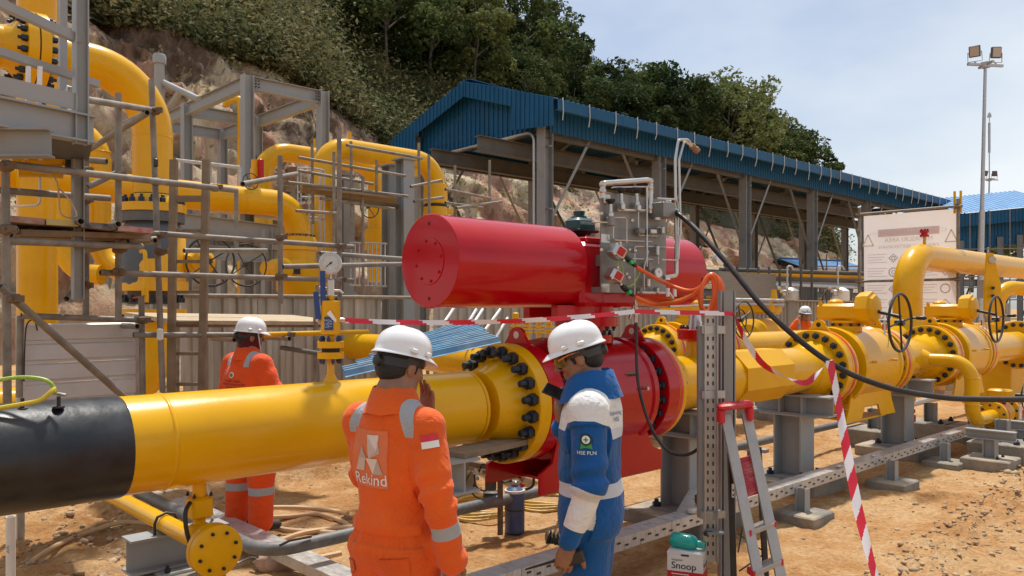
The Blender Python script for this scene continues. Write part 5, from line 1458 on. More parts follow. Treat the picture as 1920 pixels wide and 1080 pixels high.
MB().lathe(V3(bx, PY - .13, .69), -UY, [(0, .05), (.02, .125), (.05, .125), (.052, .11), (.057, .11), (.059, .125), (.09, .125), (.093, .12)], 32).build('blind_flange', YELD, db)
bolts(db, V3(bx, PY - .222, .69), -UY, .092, 8, BM_X, .3)
for k in range(8):
    t = .3 + 2 * math.pi * k / 8
sup = thing('pipe_support', 'low grey I beam support on a concrete block under the yellow drain line', 'support', (1.66, 4.48, 0))
pad(sup, 1.68, 4.46, .40, .36, .44, -.1)
MB().box((1.68, 4.46, .448), (.28, .26, .012)).build('base_plate', GALV, sup)
MB().hbeam((1.42, 4.48, .548), (1.95, 4.48, .548), .185, .15, .012, .01).build('beam', STEEL, sup, 0)
for a_ in (-.09, .09): put('anchor_bolt', BM_S, sup, V3(1.68 + a_, 4.36, .455), quat(ZUP))
MB().path([V3(bx - .06, 4.45, .62), V3(bx - .06, 4.45, .70), V3(bx - .045, 4.45, .735), V3(bx, 4.45, .75), V3(bx + .045, 4.45, .735), V3(bx + .06, 4.45, .70), V3(bx + .06, 4.45, .62)], .008, 8).build('u_bolt', RUB, sup)
MB().torus(V3(1.72, 4.30, .52), V3(.3, -1, .1), .042, .017, 22, 8).build('spare_ring', STEELD, sup)

# conduit and cable trays on the ground
cdt = thing('conduit_pipe', 'dark grey conduit pipe running low along the ground behind the workers', 'conduit', (2.35, 4.8, 0))
MB().path(elbow([V3(2.35, 8.2, .30), V3(2.35, 4.78, .30), V3(10.6, 4.78, .30)], .22, 8), .045, 18).build('pipe', CONDU, cdt, 40)
MB().path(elbow([V3(10.6, 4.78, .30), V3(13.5, 4.78, .36), V3(20, 4.78, .36)], .3), .045, 14).build('pipe', GALV, cdt, 40)
for x in (3.2, 5.0, 6.7):
    MB().lathe(V3(x, 4.78, .30), UX, [(0, .046), (.001, .049), (.05, .049), (.051, .046)], 18).build('coupling', CONDU, cdt)
for x in (5.45, 8.3, 11.5):
    MB().hbeam((x, 4.78, -.1), (x, 4.78, .22), .09, .09, .008, .006, UY).build('post', STEEL, cdt, 0)
    MB().bar((x, 4.6, .235), (x, 5.0, .235), .09, .04).build('bracket', STEEL, cdt, 0)
MB().path([V3(2.42, 4.72, .35), V3(2.5, 4.74, .36), V3(2.66, 4.75, .352)], .008, 6).build('strap', RUB, cdt)
PLAST = M('plastic_wrapped_tray', (.40, .40, .39), .35, metal=.2, col2=(.58, .58, .57), scale=9, stretch=(3, 1, 1), dust=.9, bump=.3, bscale=25, coat=.3)
SLOTM = M('slot_dark', (.05, .045, .04), .8)
tr1 = thing('cable_tray', 'slotted cable tray wrapped in clear plastic running along the pipeline', 'cable tray', (6, 3.5, 0))
def tray(r, p0, p1, w, h, side, slots=True):
    p0, p1 = Vector(p0), Vector(p1)
    a, s, u = frame(p1 - p0)
    L_ = (p1 - p0).length; n_ = max(1, int(L_ / 1.5))
    for i in range(n_):
        q0, q1 = p0 + a * (L_ * i / n_), p0 + a * (L_ * (i + 1) / n_ - .006)
        MB().bar(q0, q1, w, .012).bar(q0 + s * (w / 2 - .004) - u * (h / 2), q1 + s * (w / 2 - .004) - u * (h / 2), .006, h).bar(q0 - s * (w / 2 - .004) - u * (h / 2), q1 - s * (w / 2 - .004) - u * (h / 2), .006, h).build('tray_length', PLAST, r, 0)
    if slots:
        bm_ = MB()
        k = 0
        while k * .085 < L_:
            bm_ = bm_.box(p0 + a * (k * .085 + .04) + s * side * (w / 2 + .002) - u * (h * .35 + (h * .3 if k % 2 else 0)), (.035, .004, .012), (a, s, u)); k += 1
        kind(bm_.build('slots', SLOTM, r, 0), 'stuff')
tray(tr1, V3(1.8, 3.5, .305), V3(12.4, 3.5, .305), .15, .085, -1)
for x in (5.35, 5.9):
    pass
for x, s_ in ((5.15, .06), (5.6, .05), (8.4, .03), (7.6, .035), (10.4, .03)):
    MB().ball((x, 3.46, .33), s_, 10, (1.2, .8, .5)).build('plastic_knot', PLAST, tr1)
MB().bar((5.1, 3.5, .32), (5.8, 3.85, .33), .12, .02).build('tray_branch', PLAST, tr1)
tr2 = thing('cable_tray', 'pale plastic wrapped cable tray lying towards the viewer at lower left', 'cable tray', (2.74, 6, 0))
tray(tr2, V3(2.74, 8.2, .15), V3(2.74, 3.6, .15), .17, .07, 1, False)

# stud on pipe A with red flange right of the valve
st = thing('branch_nozzle', 'red flanged nozzle with black cable loops behind the slotted post', 'nozzle', (5.98, PY, 1.4))
MB().lathe(V3(5.98, PY, PZ + PR - .03), ZUP, [(0, .13), (.05, .09), (.12, .075), (.16, .075)], 24).build('neck', YEL, st)
MB().lathe(V3(5.98, PY, PZ + PR + .12), ZUP, [(0, .09), (.02, .15), (.1, .16), (.11, .15)], 28).build('red_flange', RED, st)
bolts(st, V3(5.98, PY, PZ + PR + .23), ZUP, .12, 8, BM_S)
MB().lathe(V3(5.98, PY, PZ + PR + .23), ZUP, [(0, .07), (.05, .06), (.12, .05)], 18).build('stem', STAIN, st)
for k in range(3):
    c = V3(5.9 + k * .02, PY - .2 - k * .01, PZ + PR + .17)
    MB().torus(c, V3(.3, -1, .15), .17 - k * .012, .011, 30, 7).build('cable_loop', RUB if k < 2 else ORC, st)
# slanted pipe under the blue sheets and stems in the distance
ls_ = thing('slanting_pipe', 'yellow pipe emerging behind the fence gap under the blue sheets', 'pipe', at(700, 650, 12))
spool('pipe', ls_, [at(640, 648, 12.6), at(720, 652, 12.2), at(990, 700, 8.8)], .6, .2)
for k, (px, py) in enumerate(((967, 600), (989, 600), (1011, 601), (1030, 603))):
    p = at(px, py, 9.5 + k * .3)
    r = thing('sample_valve', ['first', 'second', 'third', 'fourth'][k] + ' slim yellow stem valve from the left beyond the red valve', 'valve', p - ZUP * .35, 'slim yellow stem valves')
    MB().lathe(p + ZUP * .09, -ZUP, [(0, .025), (.01, .04), (.12, .04), (.13, .02), (.16, .02)], 12).build('body', YELD, r)
    for z in (-.08, -.12, -.16): MB().lathe(p + ZUP * z, ZUP, [(0, .065), (.022, .065)], 14).build('flange', YELD, r)
    MB().tube(p - ZUP * .16, p - ZUP * .5, .02, n=8).build('stem', YELD, r)
# ------------------------------------------------------------------ red actuator on the big valve
AZ, AR = 2.155, .297
ac = thing('valve_actuator', 'big glossy red double cylinder actuator mounted above the red valve', 'actuator', (4.53, PY, 1.6))
MB().lathe(ax(3.06, z=AZ), UX, [(0, AR - .006), (.006, AR), (.035, AR), (.038, AR - .003), (1.16, AR - .003), (1.175, AR - .02), (1.19, .2)], 72).build('cylinder', RED, ac, 30)
MB().lathe(ax(3.062, z=AZ), -UX, [(0, .15), (.006, .15), (.008, .147)], 40).build('end_cover', RED, ac, 30)
BM_R = boltmesh(.010, .008, .004, RED)
bolts(ac, ax(3.055, z=AZ), -UX, .128, 8, BM_R, .2)
for dz in (.235, -.235): MB().lathe(ax(3.061, z=AZ + dz), -UX, [(0, .011), (.003, .011)], 10).build('vent_hole', BLKP, ac)
MB().lathe(ax(4.85, z=AZ), UX, [(0, .2), (.02, AR - .02), (.03, AR - .003), (.86, AR - .003), (.88, AR - .03), (.90, AR - .08)], 64).build('cylinder', RED, ac, 30)
MB().box((4.545, PY, 2.10), (.66, .50, .46), ch=.03).build('housing', RED, ac, 30)
MB().box((4.545, PY, 2.345), (.52, .46, .05), ch=.01).build('housing_lid', RED, ac, 30)
for a_ in (-.2, 0, .2):
    for b_ in (-.18, .18): put('bolt', BM_R, ac, V3(4.545 + a_, PY + b_, 2.37), quat(ZUP))
for x in (4.22, 4.86): MB().lathe(ax(x - .02, z=AZ), UX, [(0, .24), (.04, .24)], 36).build('tie_plate', RED, ac)
MB().lathe(V3(4.545, PY, 1.6), ZUP, [(0, .2), (.06, .2), (.065, .15), (.12, .15), (.125, .24), (.19, .24), (.195, .2), (.28, .2)], 36).build('pedestal', RED, ac)
bolts(ac, V3(4.545, PY, 1.725), -ZUP, .205, 8, BM_S); bolts(ac, V3(4.545, PY, 1.66), ZUP, .175, 8, BM_S)
MB().box((4.3, PY - .14, 1.83), (.5, .06, .1)).box((4.3, PY + .14, 1.83), (.5, .06, .1)).build('bracket', RED, ac)
# position indicator box
ib = thing('switch_box', 'dark teal limit switch box with pale lettering on top of the actuator', 'switch box', (4.55, PY, 2.37))
ic = onY(1088, 420, PY - .02)
bw = .2
MB().lathe(V3(ic.x, PY, 2.37), ZUP, [(0, .05), (.03, .05), (.03, .09), (.05, .10)], 20).build('mount', BLKP, ib)
MB().box((ic.x, PY - .02, 2.475), (bw, .15, .10), ch=.02).build('housing', TEALD, ib)
MB().box((ic.x, PY - .02, 2.43), (bw + .03, .18, .022), ch=.006).build('flange', BLKP, ib)
MB().lathe(V3(ic.x + .01, PY, 2.52), ZUP, [(0, .06), (.02, .06), (.03, .04), (.06, .045), (.065, .03)], 20).build('indicator_dome', TEALD, ib)
MB().box((ic.x - .03, PY - .0975, 2.485), (.11, .004, .034)).build('label_plate', M('teal_label', (.03, .22, .2), .4), ib)
lettering('TOPWORX', .024, V3(ic.x - .03, PY - .101, 2.485), UX, ZUP, 'lettering', WHTP, ib)
lettering('DXP', .026, V3(ic.x + .06, PY - .099, 2.485), UX, ZUP, 'lettering', WHTP, ib)
MB().path(elbow([V3(ic.x + .1, PY - .05, 2.44), V3(ic.x + .16, PY - .08, 2.44), V3(ic.x + .16, PY - .2, 2.5), V3(ic.x + .18, PY - .32, 2.5)], .03, 5), .006, 6).build('tubing', STAIN, ib)

# ------------------------------------------------------------------ stainless control panel
CP = PY - .36
cp = thing('control_panel', 'stainless steel control panel with tubing, gauges and junction boxes on the actuator', 'control panel', (4.66, CP, 1.97))
MB().box((4.665, CP, 2.325), (.76, .012, .71)).build('plate', STAINP, cp)
MB().box((4.665, CP + .06, 1.99), (.7, .12, .04)).box((4.4, CP + .14, 2.2), (.08, .26, .08)).build('bracket', STAINP, cp)
def q(px, py, o=.04):
    return onY(px, py, CP - o)
def tubing(pts, o=.04, r=.0055, rad=.02, mat=STAIN):
    MB().path(elbow([q(*p, o) for p in pts], rad, 5), r, 8).build('tubing', mat, cp)
MB().path(elbow([q(1130, 372, .03), q(1130, 344, .03), q(1220, 337, .03), q(1219, 400, .03)], .03, 5), .019, 12).build('header_pipe', STAIN, cp)
for p in ((1130, 346), (1130, 358), (1219, 340), (1219, 352), (1219, 390)): MB().ball(q(*p, .03), .027, 10).build('fitting', STAIN, cp)
for px, py in ((1145, 382), (1165, 362), (1194, 362)):
    MB().lathe(q(px, py + 4), ZUP, [(-.11, .012), (-.1, .022), (-.05, .022), (-.045, .014), (0, .012), (.012, .012), (.03, .03), (.036, .03)], 14).build('needle_valve', STAIN, cp)
    MB().lathe(q(px, py + 4), ZUP, [(.012, .015), (.034, .034), (.046, .034), (.048, .02)], 14).build('knob', BLKP, cp)
tubing([(1147, 352), (1150, 351), (1222, 350), (1224, 362)]); tubing([(1158, 394), (1215, 395)], r=.009); tubing([(1213, 350), (1213, 500)], .05, .007)
tubing([(1110, 416), (1138, 417)], .05); tubing([(1138, 408), (1175, 408), (1175, 455)]); tubing([(1150, 420), (1150, 450), (1222, 453)])
tubing([(1197, 390), (1197, 441), (1240, 443)]); tubing([(1190, 575), (1190, 462), (1220, 462), (1264, 465)]); tubing([(1185, 485), (1224, 486)])
tubing([(1234, 465), (1234, 495)]); tubing([(1232, 426), (1248, 427)], .06); tubing([(1208, 545), (1208, 500), (1216, 470)], .05)
tubing([(1232, 372), (1272, 374), (1270, 480), (1265, 490)], .12, .007, .05); tubing([(1240, 487), (1272, 488), (1275, 440)], .14)
tubing([(1195, 548), (1255, 549), (1262, 560)], .05, .009)
for k, (px, py, w, h) in enumerate(((1145, 415, .05, .07), (1165, 388, .04, .05), (1195, 390, .04, .05), (1200, 433, .07, .045), (1222, 434, .07, .04), (1240, 432, .03, .06), (1216, 500, .035, .07), (1230, 470, .03, .08), (1213, 530, .03, .07), (1199, 545, .03, .05), (1230, 545, .025, .05), (1188, 470, .03, .03))):
    MB().box(q(px, py, .045), (w, .05, h), ch=.008).build('valve_block', STAIN if k % 3 else STAINP, cp)
MB().box(q(1241, 395, .07), (.15, .14, .11), ch=.004).build('filter_box', STAINP, cp)
MB().tube(q(1232, 408, .07), q(1232, 413, .07), .03, n=14).build('filter_drain', STAIN, cp)
MB().lathe(q(1253, 382, .07), ZUP, [(0, .025), (.03, .025), (.04, .018)], 12).build('cap', STAIN, cp)
def jbox(px, py, s):
    c = q(px, py, .1)
    n = V3(-.35, -.9, -.05).normalized(); a, sd_, u = frame(n)
    u2, s2 = (u * .86 + sd_ * .5), (sd_ * .86 - u * .5)
    b = MB().box(c, (.12, s, s), (a, s2, u2), .018).build('junction_box', STAIN, cp)
    MB().box(c + a * .062, (.012, s * .52, s * .52), (a, s2, u2), .003).build('red_label', REDC, b)
    for i in (-1, 1):
        for j in (-1, 1): MB().tube(c + s2 * i * s * .42 + u2 * j * s * .42 + a * .05, c + s2 * i * s * .42 + u2 * j * s * .42 + a * .075, .009, n=6).build('screw', STAIN, b)
    return c
jbox(1157, 472, .105); jbox(1152, 517, .10)
gc = q(1231, 512, .07)
MB().lathe(gc, V3(-.2, -1, 0), [(-.02, .035), (.02, .038), (.026, .034)], 24).build('gauge', STAIN, cp)
MB().lathe(gc, V3(-.2, -1, 0), [(.02, .031), (.027, .031)], 24).build('gauge_dial', GLASS, cp)
MB().bar(gc + V3(-.006, -.03, 0), gc + V3(-.01, -.03, .02), .003, .002).build('gauge_needle', BLKP, cp)
gc2 = onY(1328, 487, PY)
MB().lathe(V3(gc2.x, PY - .1, gc2.z), V3(-.3, -1, 0), [(-.02, .055), (.03, .058), (.036, .052)], 26).build('side_gauge', STAIN, cp)
MB().lathe(V3(gc2.x, PY - .1, gc2.z), V3(-.3, -1, 0), [(.03, .048), (.037, .048)], 26).build('gauge_dial', GLASS, cp)
MB().box(q(1138, 373, .012), (.07, .003, .06)).build('white_label', WHTP, cp)
for k in range(4): MB().box(q(1138, 367 + k * 4, .015), (.05 - .008 * (k % 2), .002, .004)).build('label_line', GREYP, cp)
for px, py in ((1135, 447), (1135, 540)): MB().box(q(px, py, .010), (.09, .003, .06)).build('etched_plate', STAIN, cp)
for px, py in ((1186, 413), (1128, 400), (1180, 520), (1128, 468)): MB().tube(q(px, py, .0), q(px, py, .02), .012, n=8).build('port_plug', STAIN, cp)
# tall vent tube
MB().path(elbow([q(1268, 515, .1), q(1266, 300, .1), q(1272, 262, .1), q(1290, 262, .1), q(1296, 272, .1)], .04, 6), .011, 10).build('vent_tube', STAIN, cp)
MB().path(elbow([q(1276, 440, .12), q(1273, 300, .12), q(1283, 264, .12), q(1297, 274, .12)], .03, 6), .009, 10).build('vent_tube', STAIN, cp)
MB().lathe(q(1296, 272, .1), V3(.7, -.3, -.55), [(0, .02), (.02, .028), (.035, .02), (.05, .028), (.08, .022)], 12).build('vent_cap', M('bronze', (.28, .17, .10), .45, .6), cp)
MB().path(elbow([q(1268, 400, .1), q(1268, 517, .1), q(1245, 520, .1)], .03, 5), .016, 10).build('drain_tube', STAIN, cp)
MB().box(q(1250, 522, .1), (.05, .03, .02)).build('white_tape', WHTP, cp)
for px in (1252, 1265): MB().tube(q(px, 540, .1), q(px, 556, .1), .014, n=8).build('white_tee', WHTP, cp)
MB().path([q(1255, 575, .1), q(1300, 573, .1), q(1365, 572, .1)], .009, 8).build('tubing', STAIN, cp)
# glands and cables
for (a, b, gpt) in (((1170, 480), (1193, 500), .4), ((1166, 536), (1190, 556), .5)):
    MB().lathe(q(*a, .12), q(*b, .13) - q(*a, .12), [(0, .016), (.02, .021), (.05, .021), (.10, .018), (.13, .014)], 12).build('cable_gland', RUB, cp)
    m_ = q(*a, .15).lerp(q(*b, .15), .6)
    MB().lathe(m_, V3(-.2, -1, .3), [(-.02, .014), (.012, .014)], 12).build('green_dot', GRNP, cp)
GY = M('green_yellow_wire', (.45, .52, .06), .45, col2=(.12, .35, .06), scale=60)
MB().path(bez([q(1158, 488, .1), q(1160, 500, .12), q(1168, 512, .12), q(1164, 492, .12)], 6), .005, 6).build('earth_wire', GY, cp)
MB().path(bez([q(1170, 540, .1), q(1188, 532, .12), q(1200, 510, .1)], 6), .005, 6).build('earth_wire', GY, cp)

oc = thing('orange_cable', 'orange cable leading from the panel to a hanging coil on the slotted post', 'cable', at(1330, 575, 5.45))
C0 = at(1330, 552, 5.42)
MB().path(bez([q(1193, 500, .13), at(1240, 527, 5.75), at(1290, 545, 5.55), at(1318, 535, 5.45), at(1335, 515, 5.42)], 8), .0135, 10).build('cable', ORC, oc)
MB().path(bez([q(1190, 556, .13), at(1225, 570, 5.75), at(1265, 567, 5.6), at(1300, 552, 5.5), at(1325, 527, 5.42), at(1340, 517, 5.42)], 8), .0135, 10).build('cable', ORC, oc)
MB().path(bez([at(1240, 568, 5.72), at(1270, 562, 5.6), at(1310, 545, 5.5)], 6), .006, 6).build('earth_wire', GY, oc)
for k in range(5):
    pts = []
    for t in np.linspace(0, 2 * math.pi, 30)[:-1]:
        pts.append(C0 + RT * ((.045 + .008 * k) * math.cos(t) + .01 * k - .02 + .012 * math.sin(t)) + ZUP * ((.125 + .006 * (k % 3)) * math.sin(t)) + FW * (.012 * k - .03 + .02 * math.cos(t + k)))
    MB().path(pts, .0125, 8, True).build('coil_loop', ORC, oc)
for x_, y_ in ((1318, 528), (1338, 524)): MB().torus(at(x_, y_, 5.43), RT, .03, .004, 14, 5).build('cable_tie', RUB, oc)

bc = thing('black_cable', 'thick black cable sagging from the control panel to the right edge', 'cable', at(1560, 690, 5.2))
MB().path(bez([q(1262, 394, .1), at(1300, 425, 5.8), at(1360, 490, 5.55), at(1440, 585, 5.3), at(1550, 676, 5.15), at(1650, 722, 5.05), at(1760, 744, 5.0), at(1860, 749, 4.95), at(1990, 748, 4.9)], 10), .0185, 14).build('cable', RUB, bc)
MB().lathe(q(1256, 391, .1), q(1275, 402, .1) - q(1256, 391, .1), [(0, .022), (.03, .03), (.06, .03), (.07, .02)], 12).build('gland', STAIN, bc)
bh = thing('black_hose', 'thin black hose hanging in a loop in front of the red valve', 'hose', at(1220, 780, 5.6))
MB().path(bez([at(1192, 592, 5.72), at(1193, 640, 5.7), at(1197, 720, 5.6), at(1218, 795, 5.5), at(1250, 843, 5.4), at(1285, 853, 5.32), at(1312, 838, 5.27), at(1323, 810, 5.25)], 8), .011, 10).build('hose', RUB, bh)
MB().lathe(at(1192, 560, 5.72), -ZUP, [(0, .012), (.06, .012), (.06, .018), (.12, .018), (.12, .014), (.17, .014)], 12).build('coupling', STAIN, bh)
MB().bar(at(1188, 572, 5.7), at(1180, 598, 5.68), .016, .01).build('lever', STAIN, bh)

# ------------------------------------------------------------------ slotted post
sp = thing('slotted_post', 'grey upright steel post with slotted cable channel in front of the pipeline', 'post', at(1350, 575, 5.25) - ZUP * 1.87)
b = at(1362, 575, 5.25); b.z = -.05
MB().hbeam(b, V3(b.x, b.y, 1.975), .098, .09, .008, .007, RT).build('post', STEEL, sp, 0)
MB().bar(V3(b.x, b.y, -.05) - FW * .047 + RT * .0, V3(b.x, b.y, 1.975) - FW * .047, .06, .006, FW).build('face_strip', STEELD, sp, 0)
e = at(1331, 575, 5.2); e.z = 0
m = MB().box(V3(e.x, e.y, 1.02), (.082, .006, 1.62), (RT, FW, ZUP)).box(V3(e.x, e.y, 1.02) - RT * .041 - FW * .02, (.005, .045, 1.62), (RT, FW, ZUP)).box(V3(e.x, e.y, 1.02) + RT * .041 - FW * .02, (.005, .045, 1.62), (RT, FW, ZUP))
m.build('cable_channel', GALV, sp, 0)
sm = MB().box((0, 0, 0), (.010, .003, .026), (RT, FW, ZUP)).mesh('slot', SLOTM, 0)
for k in range(27):
    for c_ in (-.014, .02):
        put('slot', sm, sp, V3(e.x, e.y, .27 + k * .058) + RT * c_ - FW * .004)
MB().box(V3(e.x, e.y, 1.12) - RT * .05 + FW * .03, (.045, .05, 1.25), (RT, FW, ZUP)).build('side_channel', STEELD, sp, 0)
for z in (.52, 1.30, 1.72): MB().bar(V3(e.x, e.y, z) - RT * .06 - FW * .02, V3(b.x, b.y, z) - FW * .03, .05, .03, FW).build('bracket', GALV, sp, 0)
MB().box(V3(e.x, e.y, .42) + RT * .02 - FW * .06, (.11, .07, .012), (RT, FW, ZUP)).build('shelf', STEELD, sp)
MB().path(bez([V3(e.x, e.y, .40) - RT * .04 - FW * .05, V3(e.x, e.y, .42) - RT * .045 - FW * .06, V3(e.x, e.y, .42) + RT * .0 - FW * .07], 5), .01, 8).build('cable_stub', RUB, sp)

# ------------------------------------------------------------------ stepladder
sl_ = thing('stepladder', 'aluminium stepladder with red top and red folding platform', 'stepladder', at(1410, 1100, 4.8) * 1)
ALU = M('aluminium', (.38, .365, .345), .45, .5, col2=(.48, .465, .445), scale=8, dust=.7)
def lp(px, py):
    d = 5.0 + (py - 785) / (1185 - 785) * (-.4)
    return at(px, py, d)
def rp_(px, py):
    d = 5.06 + (py - 850) / 300 * (-.10)
    return at(px, py, d)
for a, b_ in (((1360, 778), (1444, 1185)), ((1399, 774), (1486, 1185))):
    MB().bar(lp(*a), lp(*b_), .028, .06, RT).build('front_rail', ALU, sl_)
for a, b_ in (((1369, 850), (1378, 1160)), ((1422, 838), (1440, 1150))):
    MB().bar(rp_(*a), rp_(*b_), .035, .03, RT).build('rear_leg', RUB, sl_)
tc_ = at(1378, 764, 4.98)
n2 = (lp(1399, 774) - lp(1360, 778)).normalized()
f2 = ZUP.cross(n2)
MB().box(tc_ + ZUP * .012, (.215, .10, .04), (n2, f2, ZUP), .012).build('top_cap', REDP, sl_)
MB().box(tc_ - n2 * .09 - ZUP * .045, (.035, .09, .09), (n2, f2, ZUP), .01).box(tc_ + n2 * .09 - ZUP * .045, (.035, .09, .09), (n2, f2, ZUP), .01).build('cap_sleeve', REDP, sl_)
for k in range(5): MB().box(tc_ + n2 * (-.07 + k * .035) + ZUP * .033, (.024, .07, .004), (n2, f2, ZUP)).build('cap_recess', REDC, sl_)
lettering('PRECISN', .026, tc_ + ZUP * .010 - f2 * .0525, n2, ZUP, 'lettering', M('faint_print', (.6, .16, .17), .5), sl_)
for (px0, py0, px1, py1) in ((1404, 998, 1450, 981), (1411, 1075, 1463, 1052)):
    a, b_ = lp(px0, py0), lp(px1, py1)
    n_ = (b_ - a).normalized(); s_ = ZUP.cross(n_)
    MB().box((a + b_) / 2 + s_ * .02, ((b_ - a).length, .10, .03), (n_, s_, ZUP), .004).build('step', ALU, sl_)
    for e_ in (a, b_): MB().box(e_ + s_ * .02, (.012, .104, .034), (n_, s_, ZUP)).build('step_end', REDP, sl_)
pa, pb, pc = at(1382, 862, 4.93), at(1422, 850, 4.96), at(1392, 934, 4.85)
ux_, uy_ = (pb - pa), (pc - pa)
un, vn = ux_.normalized(), (uy_ - ux_.normalized() * uy_.dot(ux_.normalized())).normalized()
w_ = un.cross(vn)
PLT = M('scratched_red_plastic', (.42, .02, .03), .5, col2=(.62, .30, .28), scale=12, lo=.45, hi=.8)
MB().box(pa + ux_ / 2 + uy_ / 2, (ux_.length, uy_.length, .02), (un, vn, w_), .004).build('platform', PLT, sl_)
for k in range(11): MB().box(pa + ux_ / 2 + uy_ * (.06 + k * .088) - w_ * .012 * (1 if w_.dot(FW) > 0 else -1), (ux_.length * .94, .008, .006), (un, vn, w_)).build('platform_rib', PLT, sl_)
MB().box(rp_(1372, 918) - FW * .03, (.016, .003, .085), (RT, FW, ZUP)).build('sticker', WHTP, sl_)
for k in range(3): MB().box(rp_(1372, 908 + k * 9) - FW * .033, (.008, .002, .012), (RT, FW, ZUP)).build('sticker_mark', BLKP, sl_)
for a, b_ in (((1383, 1000), (1433, 1035)), ((1385, 1070), (1435, 1040)), ((1383, 1035), (1395, 985))): MB().tube(rp_(*a) - FW * .01, rp_(*b_) + FW * .02, .005, n=6).build('brace', RUB, sl_)

# ------------------------------------------------------------------ box and bottle
bx_a = (RT * .93 - FW * .37).normalized(); bx_b = ZUP.cross(bx_a)
c0 = at(1318, 1043, 5.05)
bz = c0.z
W_, D_ = .225, .20
cen = c0 - bx_a * W_ / 2 + bx_b * D_ / 2
bxo = thing('carton', 'white and red leak detector carton beside the slotted post', 'carton', V3(cen.x, cen.y, 0))
wb = bz - .112
MB().box(V3(cen.x, cen.y, wb / 2), (W_, D_, wb), (bx_a, bx_b, ZUP)).build('red_base', REDC, bxo)
MB().box(V3(cen.x, cen.y, (bz + wb) / 2), (W_, D_, bz - wb), (bx_a, bx_b, ZUP)).build('carton_top', CARD, bxo)
MB().box(V3(cen.x, cen.y, bz + .003) - bx_b * .003, (W_ * 1.01, D_ * 1.0, .006), (bx_a, bx_b, ZUP)).build('lid', CARD, bxo)
fo = V3(cen.x, cen.y, 0) - bx_b * (D_ / 2 + .002); ro_ = V3(cen.x, cen.y, 0) + bx_a * (W_ / 2 + .002)
SNM = M('bold_print', (.012, .012, .014), .6)
for o_, u_ in ((fo, bx_a), (ro_, bx_b)):
    for dx_ in (0, .0012): lettering('Snoop', .062, o_ + ZUP * (bz - .078) - u_ * (.008 - dx_) - (bx_b if u_ is bx_a else -bx_a) * dx_ * .3, u_, ZUP, 'lettering', SNM, bxo)
    lettering('Swagelok', .019, o_ + ZUP * (bz - .040) - u_ * .05, u_, ZUP, 'lettering', BLKP, bxo)
bz0 = bz
for k in range(3): MB().box(fo + ZUP * (bz - .13 - k * .02) - bx_a * (.03 + .004 * k), (.11 - .02 * k, .002, .006), (bx_a, bx_b, ZUP)).build('small_print', PINK, bxo)
MB().box(fo + ZUP * (bz - .008), (.05, .002, .010), (bx_a, bx_b, ZUP)).build('tab', BLKP, bxo)
bt0 = V3(cen.x, cen.y, bz + .056) - bx_a * .11 + bx_b * .02; bta = (bx_a * 1.0 - bx_b * .15 - ZUP * .05)
bt = thing('bottle', 'teal plastic bottle lying on top of the carton', 'bottle', V3(cen.x, cen.y, bz))
MB().lathe(bt0, bta, [(0, .03), (.008, .045), (.03, .05), (.135, .05), (.155, .045), (.175, .026), (.182, .02)], 28).build('body', TEAL, bt, 60)
MB().lathe(bt0 + bta.normalized() * .18, bta, [(0, .025), (.045, .025), (.048, .02)], 20).build('cap', TEAL, bt)

# ------------------------------------------------------------------ pressure gauge stand on the main pipe
gx = 2.362
gs = thing('gauge_stand', 'pressure gauge on a yellow flanged stand rising from the main pipe', 'gauge', V3(gx, PY, 1.44))
def gz_(py): return CAMZ + (HY - py) / FPX * 4.53
cc = lambda py: V3(gx, PY, gz_(py))
MB().lathe(V3(gx, PY, 1.43), ZUP, [(0, .046), (.03, .038), (.045, .03), (.06, .021), (.15, .021)], 20).build('neck', YEL, gs)
for y0, y1 in ((672, 660), (652, 640)):
    MB().lathe(cc(y0), ZUP, [(0, .072), (.001, .074), (gz_(y1) - gz_(y0), .074)], 32).build('flange', YELD, gs)
BM_N = boltmesh(.012, .022, .008, M('navy_bolt', (.012, .03, .10), .45))
bolts(gs, cc(640), ZUP, .055, 6, BM_N, .3); bolts(gs, cc(672), -ZUP, .055, 6, BM_N, .3)
MB().lathe(cc(660), ZUP, [(0, .05), (gz_(652) - gz_(660), .05)], 20).build('gasket', BLKP, gs)
MB().tube(cc(640), cc(626), .022, n=14).build('stem', YELD, gs)
MB().lathe(cc(629), ZUP, [(0, .03), (.008, .054), (gz_(565) - gz_(629), .054), (gz_(565) - gz_(629) + .004, .05)], 28).build('valve_body', YELD, gs)
for k in range(4): put('screw', BM_X, gs, cc(565) + V3(.035 * math.cos(k * 1.57 + .6), .035 * math.sin(k * 1.57 + .6), .002), quat(ZUP))
MB().tube(cc(565), cc(555), .02, n=14).build('top_boss', YELD, gs)
VD = (-FW + RT * .18).normalized(); VS = ZUP.cross(VD).normalized()
MB().box(cc(606) + VD * .053 - VS * .008, (.006, .05, .075), (VD, VS, ZUP)).build('blue_plate', BLUP, gs)
for k, s_ in enumerate(('GLE', 'TEK')):
    lettering(s_, .03, cc(606) + VD * .0575 + VS * (-.02 + k * .022), ZUP, -VS, 'lettering', M('pale_blue_print', (.35, .45, .6), .5), gs)
MB().prism([(0, 0), (.05, -.05), (.055, -.035), (.02, .02)], cc(588) + VD * .06 - VS * .02, VS, ZUP, .002).build('paper_tag', WHTP, gs)
MB().box(cc(540), (.04, .04, gz_(523) - gz_(556)), (VD, VS, ZUP), .006).build('block', STAIN, gs)
MB().tube(cc(523), cc(515), .01, n=8).build('gauge_stem', STAIN, gs)
g0 = cc(494)
MB().lathe(g0 - VD * .02, VD, [(0, .055), (.004, .059), (.035, .059), (.036, .064), (.044, .064), (.046, .057), (.041, .055)], 40).build('gauge_case', STAIN, gs)
